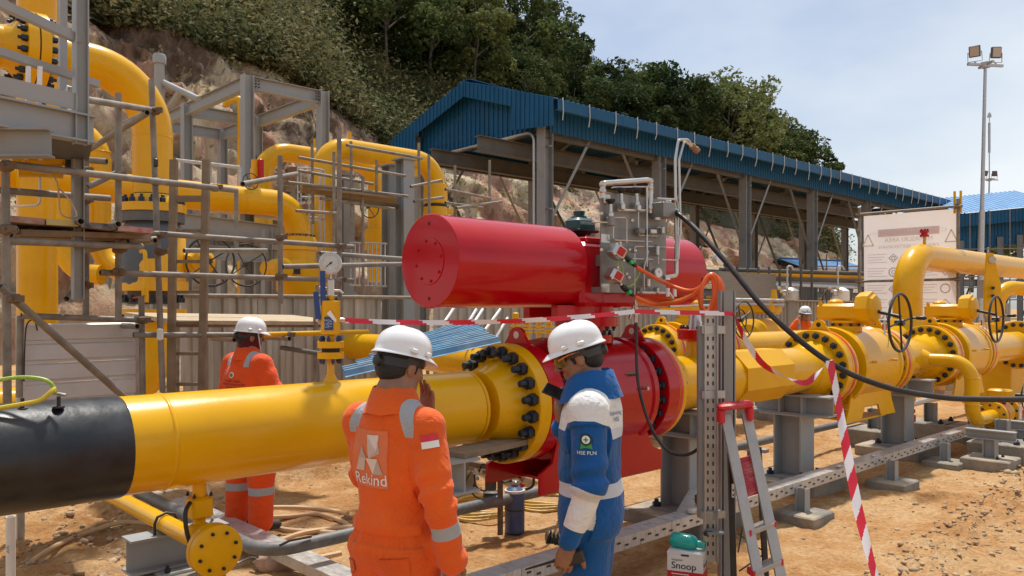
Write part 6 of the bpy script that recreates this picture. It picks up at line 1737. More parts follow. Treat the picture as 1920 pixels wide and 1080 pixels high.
MB().lathe(g0 - VD * .02, VD, [(.03, .054), (.0405, .054)], 36).build('gauge_dial', GLASS, gs)
for k in range(21):
    t = R(225 - k * 13.5)
    dr_ = VS * math.cos(t) + ZUP * math.sin(t)
    MB().bar(g0 + VD * .0215 + dr_ * (.038 if k % 5 == 0 else .043), g0 + VD * .0215 + dr_ * .049, .002, .001, VD).build('dial_tick', BLKP, gs)
dr_ = -VS * .7 - ZUP * .6
MB().bar(g0 + VD * .023 - dr_ * .015, g0 + VD * .023 + dr_ * .036, .005, .001, VD).build('needle', BLKP, gs)
MB().lathe(g0 + VD * .02, VD, [(0, .007), (.006, .006)], 10).build('needle_hub', BLKP, gs)
MB().box(g0 + VD * .0215 - ZUP * .028, (.001, .02, .006), (VD, VS, ZUP)).build('dial_print', GREYP, gs)
for (x0, y0, x1, y1) in ((605, 508, 606, 572), (592, 547, 597, 598)):
    MB().bar(at(x0, y0, 4.5), at(x1, y1, 4.5), .028, .012, FW).build('blue_lever', BLUP, gs)
MB().tube(at(594, 600, 4.5), at(606, 600, 4.53), .012, n=10).build('lever_stem', STAIN, gs)
MB().path([cc(541) - VS * .02, cc(541) - VS * .05, cc(539) - VS * .065], .008, 8).build('tap', STAIN, gs)
MB().path([cc(545) + VS * .02, cc(545) + VS * .05, cc(547) + VS * .07 - ZUP * .01], .007, 8).build('tap', STAIN, gs)
MB().lathe(cc(600) + VS * .05, VS, [(0, .012), (.02, .012), (.03, .008)], 10).build('side_port', STAIN, gs)

# ------------------------------------------------------------------ barrier tape
def ribbon(r, pts, widths, twist, nm='tape', period=.30, slant=.35):
    P = [Vector(p) for p in pts]
    s = 0.0
    n = len(P)
    L_ = [0]
    for i in range(1, n): L_.append(L_[-1] + (P[i] - P[i - 1]).length)
    groups = {}
    def side(i):
        t = (P[min(i + 1, n - 1)] - P[max(i - 1, 0)]).normalized()
        v = twist(i / (n - 1))
        v = (v - t * v.dot(t)).normalized()
        return v
    K = 12
    for i in range(n - 1):
        a, b_ = side(i), side(i + 1)
        for k in range(K):
            u0, u1 = k / K - .5, (k + 1) / K - .5
            w = widths
            ph = ((L_[i] + L_[i + 1]) / 2 + (u0 + u1) / 2 * w * slant * 4) / period
            g = groups.setdefault(int(math.floor(ph * 2)), MB())
            nn = (P[i + 1] - P[i]).cross(a).normalized() * .0006
            q_ = [P[i] + a * u0 * w, P[i] + a * u1 * w, P[i + 1] + b_ * u1 * w, P[i + 1] + b_ * u0 * w]
            g.add(q_, [(0, 1, 2, 3)])
    for q_, g in groups.items(): g.build('red_segment' if q_ % 2 == 0 else 'white_segment', TAPE_R if q_ % 2 == 0 else TAPE_W, r, 0)
tp = thing('barrier_tape', 'red and white barrier tape strung from the gauge stand to the slotted post and down', 'barrier tape', at(1100, 590, 4.9))
A_ = cc(601) + VS * .08; B_ = at(1376, 588, 5.14)
M1 = at(1190, 584, 5.0)
ribbon(tp, [A_.lerp(M1, i / 80) - ZUP * .035 * 4 * (i / 80) * (1 - i / 80) for i in range(81)][::1], .03, lambda t: ZUP * 1 + FW * .5 * math.sin(t * 9))
ribbon(tp, [M1.lerp(B_, i / 20) for i in range(21)] , .03, lambda t: ZUP + FW * .3)
ribbon(tp, bez([B_, at(1397, 635, 5.1), at(1430, 682, 5.1), at(1475, 708, 5.1), at(1510, 718, 5.1), at(1532, 700, 5.1), at(1552, 680, 5.08)], 14), .04, lambda t: ZUP * math.cos(t * 5 - .5) + RT * math.sin(t * 5 - .5) - FW * .6)
ribbon(tp, bez([at(1556, 676, 5.06), at(1570, 745, 5.0), at(1586, 835, 4.85), at(1608, 950, 4.65), at(1630, 1040, 4.5), at(1660, 1150, 4.35)], 40), .055, lambda t: RT * (1 - .35 * t) + FW * (.3 * math.sin(t * 9)), period=.24, slant=.5)
MB().torus(at(1556, 683, 5.1), RT + ZUP * -.5, .024, .008, 14, 6).build('knot', TAPE_W, tp)
# ------------------------------------------------------------------ loose things on the ground
bs = thing('blue_sheet_stack', 'stack of bent blue ribbed sheets leaning behind the main pipe', 'roof sheets', at(800, 575, 7.5) - ZUP * 1.87)
for k in range(5):
    o = at(648 + k * 26, 708 - k * 13, 7.0 + k * .28)
    e_ = at(930 - k * 8 + (10 if k == 0 else 0), 642 - k * 8, 8.1 + k * .32)
    ldir = e_ - o
    wd = (FW * .75 - RT * .22 + ZUP * .05)
    MB().ribbed(o, wd, ldir, .36, ldir.length, .12, -.05, ((0, 0), (.5, 0), (.6, 1), (.9, 1))).build('sheet', BLUES, bs, 0)
for p in (at(700, 720, 7.3), at(880, 680, 8.2)): MB().bar(V3(p.x, p.y, 0), V3(p.x, p.y, p.z), .1, .1).build('trestle', WOODD, bs)
hrl = thing('white_handrail', 'short white handrail stubs standing in front of the fence', 'handrail', at(890, 575, 10) - ZUP * 1.87)
for k, (x0, y0, x1, y1) in enumerate(((832, 606, 852, 576), (868, 622, 893, 580), (888, 606, 905, 580), (910, 618, 938, 580), (925, 640, 952, 596))):
    MB().path([at(x0, y0 + 26, 9.6 + .1 * k), at(x0, y0, 9.6 + .1 * k), at(x1, y1, 10 + .1 * k)], .018, 8).build('rail', WHITE, hrl)

def on_ground(px, py, h=0.0):
    p = onZ(px, py, 0.0)
    return V3(p.x, p.y, gz(p.x, p.y) + h)
hz = thing('tan_hose', 'tan hose lying in loose coils on the ground behind the orange worker', 'hose', on_ground(580, 985))
for k, pts in enumerate((((488, 985), (540, 975), (600, 970), (648, 985), (655, 1005), (600, 1003), (530, 992), (480, 997)), ((470, 1000), (560, 1002), (650, 996), (700, 990)), ((500, 1030), (560, 1010), (620, 1000), (660, 998)), ((505, 972), (560, 968), (620, 966), (652, 975)), ((450, 1030), (500, 1052), (560, 1060), (640, 1050)))):
    MB().path(bez([on_ground(x, y, .022 + .012 * k) for x, y in pts], 8), .02, 10).build('hose_loop', HOSE, hz)
h2 = thing('tan_hose', 'single tan hose snaking over the rubble at lower left', 'hose', on_ground(150, 1040))
MB().path(bez([on_ground(x, y, .03) for x, y in ((60, 1095), (110, 1060), (170, 1032), (230, 1022), (290, 1018))], 8), .018, 10).build('hose', HOSE, h2)
hy = thing('yellow_hose', 'yellow hose coiled on the ground beneath the red valve', 'hose', on_ground(930, 960))
for k in range(4):
    c = on_ground(905, 963, .02 + k * .015)
    MB().path([c + V3(.34 * math.cos(t) + .02 * k, .30 * math.sin(t), .01 * math.sin(t * 3 + k)) for t in np.linspace(0, 6.1, 30)], .014, 8).build('coil', HOSEY, hy)
for k in range(4):
    c = on_ground(1015, 945, .02 + k * .015)
    MB().path([c + V3(.30 * math.cos(t) + .02 * k, .34 * math.sin(t), .01 * math.sin(t * 3 + k)) for t in np.linspace(0, 6.1, 30)], .014, 8).build('coil', HOSEY, hy)
MB().path(bez([at(1000, 878, 6.4), at(1030, 905, 6.5), on_ground(1060, 940, .1)], 6), .014, 8).build('riser', HOSEY, hy)

pm = thing('pump_unit', 'small hydraulic pump unit with blue cylinder and gauge under the red valve', 'pump', on_ground(950, 1000))
c = on_ground(965, 1000)
MB().lathe(c, ZUP, [(0, .07), (.012, .082), (.32, .082), (.36, .07), (.39, .03), (.41, .03)], 28).build('blue_cylinder', M('blue_enamel', (.02, .05, .16), .35, col2=(.03, .075, .22), scale=6, dust=.5), pm)
MB().lathe(c + ZUP * .335, ZUP, [(0, .083), (.02, .084), (.021, .08)], 28).build('pale_band', WHITE, pm)
MB().lathe(c + ZUP * .19, ZUP, [(0, .083), (.012, .085), (.014, .083)], 28).build('strap', RUB, pm)
d_ = 6.45
MB().bar(at(938, 1003, d_), at(938, 862, d_), .045, .02, FW).build('stand', SCAFR, pm)
MB().tube(at(880, 868, d_), at(945, 880, d_), .025, n=10).build('stand_arm', SCAFR, pm)
MB().box(at(925, 878, d_), (.12, .1, .1), (RT, FW, ZUP), .01).box(at(920, 905, d_), (.09, .08, .12), (RT, FW, ZUP), .01).box(at(922, 935, d_ + .1), (.14, .1, .13), (RT, FW, ZUP), .01).build('pump_body', M('pump_dark', (.05, .045, .04), .5, .4, col2=(.16, .14, .12), scale=15), pm)
lettering('MAXPRO', .035, at(920, 936, d_ + .02), RT, ZUP, 'lettering', GREYP, pm)
MB().box(at(967, 905, d_), (.10, .06, .035), (RT, FW, ZUP), .008).build('regulator', STAIN, pm)
MB().lathe(at(960, 884, d_ - .03), -FW + RT * .3, [(-.03, .038), (.02, .042), (.024, .037)], 24).build('gauge', STAIN, pm)
MB().lathe(at(960, 884, d_ - .03), -FW + RT * .3, [(.018, .035), (.0255, .035)], 24).build('gauge_dial', GLASS, pm)
MB().bar(at(960, 884, d_ - .058), at(963, 880, d_ - .058), .004, .002, FW).build('needle', BLKP, pm)
for k, (x, y) in enumerate(((880, 893), (888, 897), (896, 890), (904, 886), (893, 885), (885, 885), (978, 905), (975, 893))):
    MB().lathe(at(x, y, d_), (RT if k % 2 else ZUP), [(0, .008), (.01, .018), (.035, .018), (.045, .008)], 10).build('fitting', M('brass', (.3, .24, .14), .4, .7) if k % 3 == 0 else STAIN, pm)
for pts in (((889, 890), (892, 910), (905, 920), (915, 918)), ((898, 885), (905, 870), (915, 875), (930, 880)), ((890, 905), (886, 925), (900, 935), (912, 932)), ((960, 900), (945, 905), (935, 895)), ((880, 890), (872, 905), (872, 920))):
    MB().path(bez([at(x, y, d_ - .02) for x, y in pts], 6), .007, 7).build('hose', RUB, pm)
MB().path(elbow([at(985, 878, d_), at(1000, 880, d_), at(1001, 912, d_), at(985, 918, d_)], .05, 5), .012, 8).build('handle', RUB, pm)
MB().lathe(at(974, 896, d_), ZUP, [(0, .02), (.05, .02), (.055, .026), (.08, .026)], 12).build('switch', BLKP, pm)
MB().ball(at(979, 910, d_ - .05), .02, 10).build('red_button', REDP, pm)
pk = thing('board', 'weathered board lying on the support below the red valve flange', 'board', V3(3.3, 3.8, .98))
MB().bar(V3(2.9, 3.95, 1.0) + V3(.1, -.25, -.01), V3(3.75, 4.15, 1.0) + V3(.1, -.3, -.01), .2, .035).build('plank', WOODD, pk)

rb_ = thing('orange_crate', 'low orange crate behind the blue worker by the valve foot', 'crate', on_ground(1180, 900))
pc_ = at(1180, 872, 6.9)
MB().box(pc_, (.35, .3, .05), (RT, FW, ZUP), .008).box(pc_ + ZUP * .03, (.37, .32, .012), (RT, FW, ZUP), .004).build('crate_body', M('orange_plastic', (.6, .10, .03), .5), rb_)
sk = thing('rubber_mat', 'black ribbed rubber piece lying on the ground behind the blue worker', 'rubber mat', on_ground(1045, 1012))
for k in range(8):
    p = on_ground(1026 + k * 7, 1003 + k * 2, 0)
    MB().prism([(-.022, 0), (.022, 0), (.004, .065), (-.004, .065)], p, RT, ZUP, .22).build('rib', RUB, sk, 0)
hm = thing('hammer', 'hammer with orange handle leaning on the tray beside the post base', 'hammer', at(1305, 965, 6.2))
MB().lathe(at(1296, 968, 6.15), at(1312, 935, 6.15) - at(1296, 968, 6.15), [(0, .012), (.05, .014), (.12, .010), (.15, .010)], 10).build('handle', ORC, hm)
MB().box(at(1312, 936, 6.15), (.07, .05, .07), (RT, FW, ZUP), .008).build('head', BLKP, hm)
rg = thing('rag', 'crumpled pale rag on the ground by the lower left tray', 'rag', on_ground(515, 1065))
m = MB()
n_, m_ = 22, 12
rr = [[on_ground(515, 1062, 0) + V3(0, 0, 0) + RT * (.13 * math.cos(2 * math.pi * i / n_) * math.sin(math.pi * (k + 1) / (m_ + 1)) * (1 + .5 * noise.noise(V3(i * .6, k * .6, 2)))) + FW * (.10 * math.sin(2 * math.pi * i / n_) * math.sin(math.pi * (k + 1) / (m_ + 1))) + ZUP * (.06 + .09 * -math.cos(math.pi * (k + 1) / (m_ + 1)) * (1 + .6 * noise.noise(V3(i * .7, k * .5, 5)))) for i in range(n_)] for k in range(m_)]
m.rings(rr).build('cloth', M('pale_rag', (.36, .24, .18), .9, col2=(.48, .36, .28), scale=20, bump=.3), rg, 180)
pv = thing('pipe_stake', 'white plastic pipe stake standing at the lower left corner', 'stake', at(20, 1080, 3.9))
b = at(20, 968, 3.9)
MB().pipe(b, V3(b.x, b.y, -.1), .021, 14).build('stake', WHITE, pv)
lettering('AW', .022, at(15, 1030, 3.86), ZUP, -RT, 'print', BLKP, pv)
ew = thing('earth_cable', 'green and yellow earth cable clamped to the black pipe end', 'cable', V3(.3, PY, 1.45))
MB().path(bez([at(-20, 716, 3.35), at(20, 709, 3.4), at(60, 708, 3.42), at(92, 716, 3.44), at(106, 738, 3.46)], 6), .0085, 8).build('cable', GY, ew)
MB().path(bez([at(-20, 768, 3.3), at(40, 758, 3.36), at(75, 750, 3.4), at(95, 735, 3.42), at(104, 728, 3.44)], 6), .0095, 8).build('cable', M('yellow_cable', (.6, .45, .02), .45), ew)
for px, py in ((110, 745), (42, 752)):
    p = at(px, py, 3.48 if px > 100 else 3.42)
    MB().lathe(V3(p.x, p.y, 1.43), ZUP, [(0, .025), (.006, .025), (.008, .008), (.05, .008)], 12).build('stud', RUB, ew)
MB().tube(at(100, 737, 3.46), at(124, 741, 3.46), .007, n=8).build('clamp_bolt', STAIN, ew)
rod = thing('thin_rod', 'thin grey rod leaning from the main pipe to the conduit', 'rod', at(395, 960, 4.4))
MB().tube(at(390, 905, 4.25), at(401, 996, 4.75), .009, n=8).build('rod', GALV, rod)
wr = thing('bent_wire', 'bent grey tube lying on the ground in front of the blind flange', 'wire', on_ground(450, 1060))
MB().path(elbow([on_ground(410, 1064, .05), on_ground(425, 1068, .02), on_ground(478, 1050, .06), on_ground(500, 1062, .02)], .04, 5), .008, 8).build('tube', GALV, wr)
cr = thing('corroded_trough', 'flat grey rubble boards lying behind the black pipe', 'boards', on_ground(200, 930))
for k, (x0, y0, x1, y1, d) in enumerate(((0, 935, 80, 900, 5.6), (90, 930, 170, 905, 5.9), (165, 935, 190, 885, 5.7), (170, 905, 330, 880, 6.2))):
    MB().bar(at(x0, y0, d), at(x1, y1, d + .3), .25, .03).build('board', GALV if k % 2 else WOODD, cr)
# skid of small instruments beyond the fence on the right
sk2 = thing('instrument_skid', 'grey instrument skid with twin filter pots behind the far worker', 'skid', at(1450, 575, 17) - ZUP * 1.87)
for px in (1482, 1577):
    MB().lathe(at(px, 565, 17), ZUP, [(0, .11), (.02, .17), (.22, .17), (.26, .12), (.3, .05)], 20).build('filter_pot', WHITE if px > 1500 else GALV, sk2)
    MB().bar(at(px, 566, 17), at(px, 640, 17), .16, .14, RT).build('pedestal', STEELD, sk2)
    MB().path(elbow([at(px - 6, 555, 16.8), at(px - 6, 500, 16.8), at(px + 2, 498, 16.8), at(px + 6, 506, 16.8)], .05, 4), .02, 8).build('vent', GALV, sk2)
    for k in range(5): MB().ball(at(px - 22 + k * 5, 540 + 6 * (k % 3), 16.8), .05, 8).build('fitting', STAIN, sk2)
MB().box(at(1400, 545, 19), (2.6, .1, .85), (UX, UY, ZUP)).build('cabinet', STAINP, sk2)
for py in (562, 570): MB().tube(at(1375, py, 16), at(1470, py + 2, 16), .035, n=8).build('rail', GALV, sk2)
for k in range(9): MB().tube(at(1362 + k * 20, 500, 20), at(1362 + k * 20, 560, 20), .035, n=6).build('post', DARKST, sk2)
for py, m_ in ((512, YELD), (520, DARKST), (505, DARKST)): MB().tube(at(1350, py, 20), at(1620, py + 8, 22), .05, n=8).build('pipe', m_, sk2)
handwheel(sk2, at(1388, 602, 14), -UY, .2, .012, 4)
# ------------------------------------------------------------------ people: implicit surfaces
class SDF:
    def __init__(self, lo, hi, h):
        self.lo, self.h = np.array(lo, float), h
        n = np.ceil((np.array(hi) - self.lo) / h).astype(int) + 1
        self.ax = [self.lo[i] + h * np.arange(n[i]) for i in range(3)]
        self.F = np.full(n, 1.0, dtype=np.float32)
    def win(self, lo, hi):
        s = []
        for i in range(3):
            a = max(0, int((lo[i] - self.lo[i]) / self.h)); b = min(len(self.ax[i]), int((hi[i] - self.lo[i]) / self.h) + 2)
            s.append(slice(a, max(a, b)))
        return tuple(s)
    def grid(self, s):
        return np.meshgrid(self.ax[0][s[0]], self.ax[1][s[1]], self.ax[2][s[2]], indexing='ij')
    def comb(self, s, d, k, sub=False):
        A = self.F[s]
        d = d.astype(np.float32)
        if sub:
            d = -d
            if k > 0:
                hh = np.clip(.5 - .5 * (A - d) / k, 0, 1); self.F[s] = A * (1 - hh) + d * hh + k * hh * (1 - hh)
            else: self.F[s] = np.maximum(A, d)
            return
        if k > 0:
            hh = np.clip(.5 + .5 * (A - d) / k, 0, 1); self.F[s] = A * (1 - hh) + d * hh - k * hh * (1 - hh)
        else: self.F[s] = np.minimum(A, d)
    def rc(self, a, b, r1, r2=None, k=.02, sub=False, sq=None):
        r2 = r1 if r2 is None else r2
        a, b = np.array(a, float), np.array(b, float); m = max(r1, r2) + k * 1.5 + 3 * self.h
        s = self.win(np.minimum(a, b) - m, np.maximum(a, b) + m)
        X, Y, Z = self.grid(s)
        if X.size == 0: return self
        ba = b - a
        px, py, pz = X - a[0], Y - a[1], Z - a[2]
        t = np.clip((px * ba[0] + py * ba[1] + pz * ba[2]) / max(1e-9, ba @ ba), 0, 1)
        qx, qy, qz = px - t * ba[0], py - t * ba[1], pz - t * ba[2]
        if sq is not None:
            n, f = np.array(sq[0], float), sq[1]; n = n / np.linalg.norm(n)
            dn = qx * n[0] + qy * n[1] + qz * n[2]
            qx, qy, qz = qx + n[0] * dn * (f - 1), qy + n[1] * dn * (f - 1), qz + n[2] * dn * (f - 1)
        self.comb(s, np.sqrt(qx * qx + qy * qy + qz * qz) - (r1 + (r2 - r1) * t), k, sub)
        return self
    def el(self, c, r, Rm=None, k=.02, sub=False):
        c, r = np.array(c, float), np.array(r, float); m = r.max() + k * 1.5 + 3 * self.h
        s = self.win(c - m, c + m)
        X, Y, Z = self.grid(s)
        if X.size == 0: return self
        P = np.stack([X - c[0], Y - c[1], Z - c[2]], -1)
        if Rm is not None: P = P @ np.array(Rm)           # world -> local (columns are axes)
        q1 = np.sqrt(((P / r) ** 2).sum(-1)); q2 = np.sqrt(((P / r ** 2) ** 2).sum(-1)) + 1e-9
        self.comb(s, q1 * (q1 - 1) / q2, k, sub)
        return self
    def mesh(self):
        F, h = self.F, self.h
        S = F < 0
        nx, ny, nz = F.shape
        cnt = np.zeros((nx - 1, ny - 1, nz - 1), np.int8)
        for i in (0, 1):
            for j in (0, 1):
                for k in (0, 1): cnt += S[i:nx - 1 + i, j:ny - 1 + j, k:nz - 1 + k]
        act = (cnt > 0) & (cnt < 8)
        I, J, K = np.nonzero(act)
        idx = np.full(act.shape, -1, np.int64); idx[I, J, K] = np.arange(len(I))
        corner = [(a, b, c) for a in (0, 1) for b in (0, 1) for c in (0, 1)]
        val = np.stack([F[I + a, J + b, K + c] for a, b, c in corner], 1)
        acc = np.zeros((len(I), 3)); num = np.zeros(len(I))
        for p in range(8):
            for q in range(p + 1, 8):
                A, B = np.array(corner[p]), np.array(corner[q])
                if np.abs(A - B).sum() != 1: continue
                m = (val[:, p] < 0) != (val[:, q] < 0)
                t = val[m, p] / (val[m, p] - val[m, q])
                acc[m] += A + t[:, None] * (B - A); num[m] += 1
        V = self.lo + h * (np.stack([I, J, K], 1) + acc / num[:, None])
        Q = []
        for axn in range(3):
            a = np.take(S, range(0, S.shape[axn] - 1), axn); b = np.take(S, range(1, S.shape[axn]), axn)
            ii = np.stack(np.nonzero(a != b), 1)
            o1, o2 = [x for x in range(3) if x != axn]
            ok = (ii[:, o1] > 0) & (ii[:, o2] > 0) & (ii[:, o1] < F.shape[o1] - 1) & (ii[:, o2] < F.shape[o2] - 1)
            ii = ii[ok]
            e1, e2 = np.zeros(3, int), np.zeros(3, int); e1[o1] = 1; e2[o2] = 1
            c = [ii - e1 - e2, ii - e2, ii, ii - e1]
            f = np.stack([idx[x[:, 0], x[:, 1], x[:, 2]] for x in c], 1)
            fl = a[ii[:, 0], ii[:, 1], ii[:, 2]]
            if axn == 1: fl = ~fl
            f[~fl] = f[~fl][:, ::-1]
            Q.append(f)
        Q = np.concatenate(Q)
        return V, Q[(Q >= 0).all(1)]
WK = rng.normal(size=(14, 3)); WP = rng.uniform(0, 6.28, 14)
def crease(P, f=16.0, sx=(1, 1, .55), sh=0):            # pseudo-noise folds, -1..1
    q = P * np.array(sx) * f
    a = np.zeros(len(P))
    for i in range(7):
        k = WK[(i + sh) % 14]; k = k / np.linalg.norm(k) * (1 + .25 * (i % 4))
        a += np.sin(q @ k + WP[(i + sh) % 14] + 1.5 * np.sin(q @ WK[(i + 3 + sh) % 14] * .35))
    return a / 4.0

def vertex_normals(V, Q):
    n = np.zeros_like(V)
    a, b, c, d = (V[Q[:, i]] for i in range(4))
    fn = np.cross(c - a, d - b)
    for i in range(4): np.add.at(n, Q[:, i], fn)
    return n / (np.linalg.norm(n, axis=1, keepdims=True) + 1e-12)
def polyparam(P, pts):                                 # arc length parameter (metres) and distance to polyline
    best = np.full(len(P), 9.0); tt = np.zeros(len(P)); s = 0
    for a, b in zip(pts[:-1], pts[1:]):
        a, b = np.array(a), np.array(b); L_ = np.linalg.norm(b - a)
        t = np.clip(((P - a) @ (b - a)) / L_ ** 2, 0, 1)
        d = np.linalg.norm(P - (a + t[:, None] * (b - a)), axis=1)
        m = d < best
        best[m] = d[m]; tt[m] = s + t[m] * L_
        s += L_
    return tt, best, s
SKINM = {}
def skin(name, c, c2):
    m = M(name, c, .5, col2=c2, scale=25, bump=.08, bscale=90, rvar=.08)
    m.node_tree.nodes['Principled BSDF'].inputs['Subsurface Weight'].default_value = .06
    m.node_tree.nodes['Principled BSDF'].inputs['Subsurface Radius'].default_value = (.01, .004, .002)
    return m
SKIN1 = skin('skin', (.24, .115, .065), (.31, .155, .09))
HAIR = M('black_hair', (.006, .006, .006), .5, col2=(.02, .018, .016), scale=120, bump=.6, bscale=160)
def cloth(name, base, white=(.72, .72, .70), refl=(.36, .37, .38), base2=None):
    m = bpy.data.materials.new(name); m.use_nodes = True
    nt = m.node_tree; N, L = nt.nodes, nt.links.new
    b = N['Principled BSDF']; b.inputs['Roughness'].default_value = .78; b.inputs['Specular IOR Level'].default_value = .22
    b.inputs['Sheen Weight'].default_value = .15
    tcn = N.new('ShaderNodeTexCoord')
    nz = N.new('ShaderNodeTexNoise'); nz.inputs['Scale'].default_value = 5; nz.inputs['Detail'].default_value = 6; L(tcn.outputs['Object'], nz.inputs['Vector'])
    rp = N.new('ShaderNodeValToRGB'); c = np.array(base)
    rp.color_ramp.elements[0].position, rp.color_ramp.elements[1].position = .3, .7
    rp.color_ramp.elements[0].color = (*(c * .86), 1); rp.color_ramp.elements[1].color = (*np.clip(c * 1.06, 0, 1), 1)
    L(nz.outputs['Fac'], rp.inputs['Fac'])
    out = rp.outputs['Color']
    for an, col in (('m_white', white), ('m_refl', refl), ('m_dark', tuple(c * .5))):
        at_ = N.new('ShaderNodeAttribute'); at_.attribute_name = an
        gt = N.new('ShaderNodeMath'); gt.operation = 'GREATER_THAN'; gt.inputs[1].default_value = 0.0; L(at_.outputs['Fac'], gt.inputs[0])
        mi = N.new('ShaderNodeMix'); mi.data_type = 'RGBA'; mi.inputs['B'].default_value = (*col, 1)
        L(gt.outputs[0], mi.inputs['Factor']); L(out, mi.inputs['A']); out = mi.outputs['Result']
    L(out, b.inputs['Base Color'])
    n2 = N.new('ShaderNodeTexNoise'); n2.inputs['Scale'].default_value = 22; n2.inputs['Detail'].default_value = 4; n2.inputs['Distortion'].default_value = .8; L(tcn.outputs['Object'], n2.inputs['Vector'])
    n3 = N.new('ShaderNodeTexNoise'); n3.inputs['Scale'].default_value = 320; L(tcn.outputs['Object'], n3.inputs['Vector'])
    ad = N.new('ShaderNodeMath'); ad.operation = 'MULTIPLY_ADD'; ad.inputs[1].default_value = .06; L(n3.outputs['Fac'], ad.inputs[0]); L(n2.outputs['Fac'], ad.inputs[2])
    bp = N.new('ShaderNodeBump'); bp.inputs['Strength'].default_value = .8; bp.inputs['Distance'].default_value = .016; L(ad.outputs[0], bp.inputs['Height']); L(bp.outputs['Normal'], b.inputs['Normal'])
    return m

def mesh_obj(name, V, Q, mat, parent, attrs=None):
    me = bulk('', V, Q, mat, None, 180)
    me.name = name
    for k, v in (attrs or {}).items():
        me.attributes.new(k, 'FLOAT', 'POINT').data.foreach_set('value', np.asarray(v, np.float32))
    o = bpy.data.objects.new(name, me); COL.objects.link(o); o.parent = parent
    ORG[o.name] = Vector((0, 0, 0))
    return o
def local(mb, name, mat, parent, smooth=35):            # MB geometry given in the person's own frame
    me = mb.mesh(name, mat, smooth)
    o = bpy.data.objects.new(name, me); COL.objects.link(o); o.parent = parent
    ORG[o.name] = Vector((0, 0, 0))
    return o
def hand_prims(S, w, f, n, thumb, curl, spread=.0, tcurl=.4, sc_=1.0):
    w, f, n = Vector(w), Vector(f).normalized(), Vector(n)
    n = (n - f * n.dot(f)).normalized(); s = f.cross(n) * (1 if thumb > 0 else -1)
    S.rc(w - f * .02, w + f * .02, .026, .028, .01, sq=(n, 1.3))
    c = w + f * .055 * sc_
    Rm = np.array([list(f), list(s), list(n)]).T
    S.el(c, (.052 * sc_, .042 * sc_, .017 * sc_), Rm, .012)
    tips = []
    for i in range(4):
        p = w + f * (.088 - .006 * abs(i - 1)) * sc_ + s * (.031 - .0205 * i) * sc_
        d = (f + s * spread * (1.5 - i)).normalized()
        L_ = (.074, .082, .076, .060)[i] * sc_
        cu = curl[i] if isinstance(curl, (list, tuple)) else curl
        r = .0092 * sc_
        for j, fr_ in enumerate((.45, .31, .24)):
            d = (d * math.cos(cu) + n * math.sin(cu)).normalized() if j or cu < .5 else (d * math.cos(cu * .8) + n * math.sin(cu * .8)).normalized()
            e = p + d * L_ * fr_
            S.rc(p, e, r, r * .93, .004)
            n_d = (n - d * n.dot(d)).normalized() if abs(n.dot(d)) < .98 else -f
            n = n  # palm normal kept as the bend plane
            p = e; r *= .93
        tips.append(p)
    p = w + f * .03 * sc_ + s * .028 * sc_
    d = (f * .55 + s * .75 + n * .25).normalized()
    for j, L_ in enumerate((.045, .034, .028)):
        e = p + d * L_ * sc_
        S.rc(p, e, .0125 - .001 * j, .0115 - .001 * j, .006)
        p = e; d = (d + (f * .7 + n * .5 - s * .3) * tcurl).normalized()
    return tips
def rot(yaw, pitch, roll=0):                            # yaw + = left, pitch + = look down
    return Matrix.Rotation(yaw, 3, 'Z') @ Matrix.Rotation(-pitch, 3, 'X') @ Matrix.Rotation(roll, 3, 'Y')

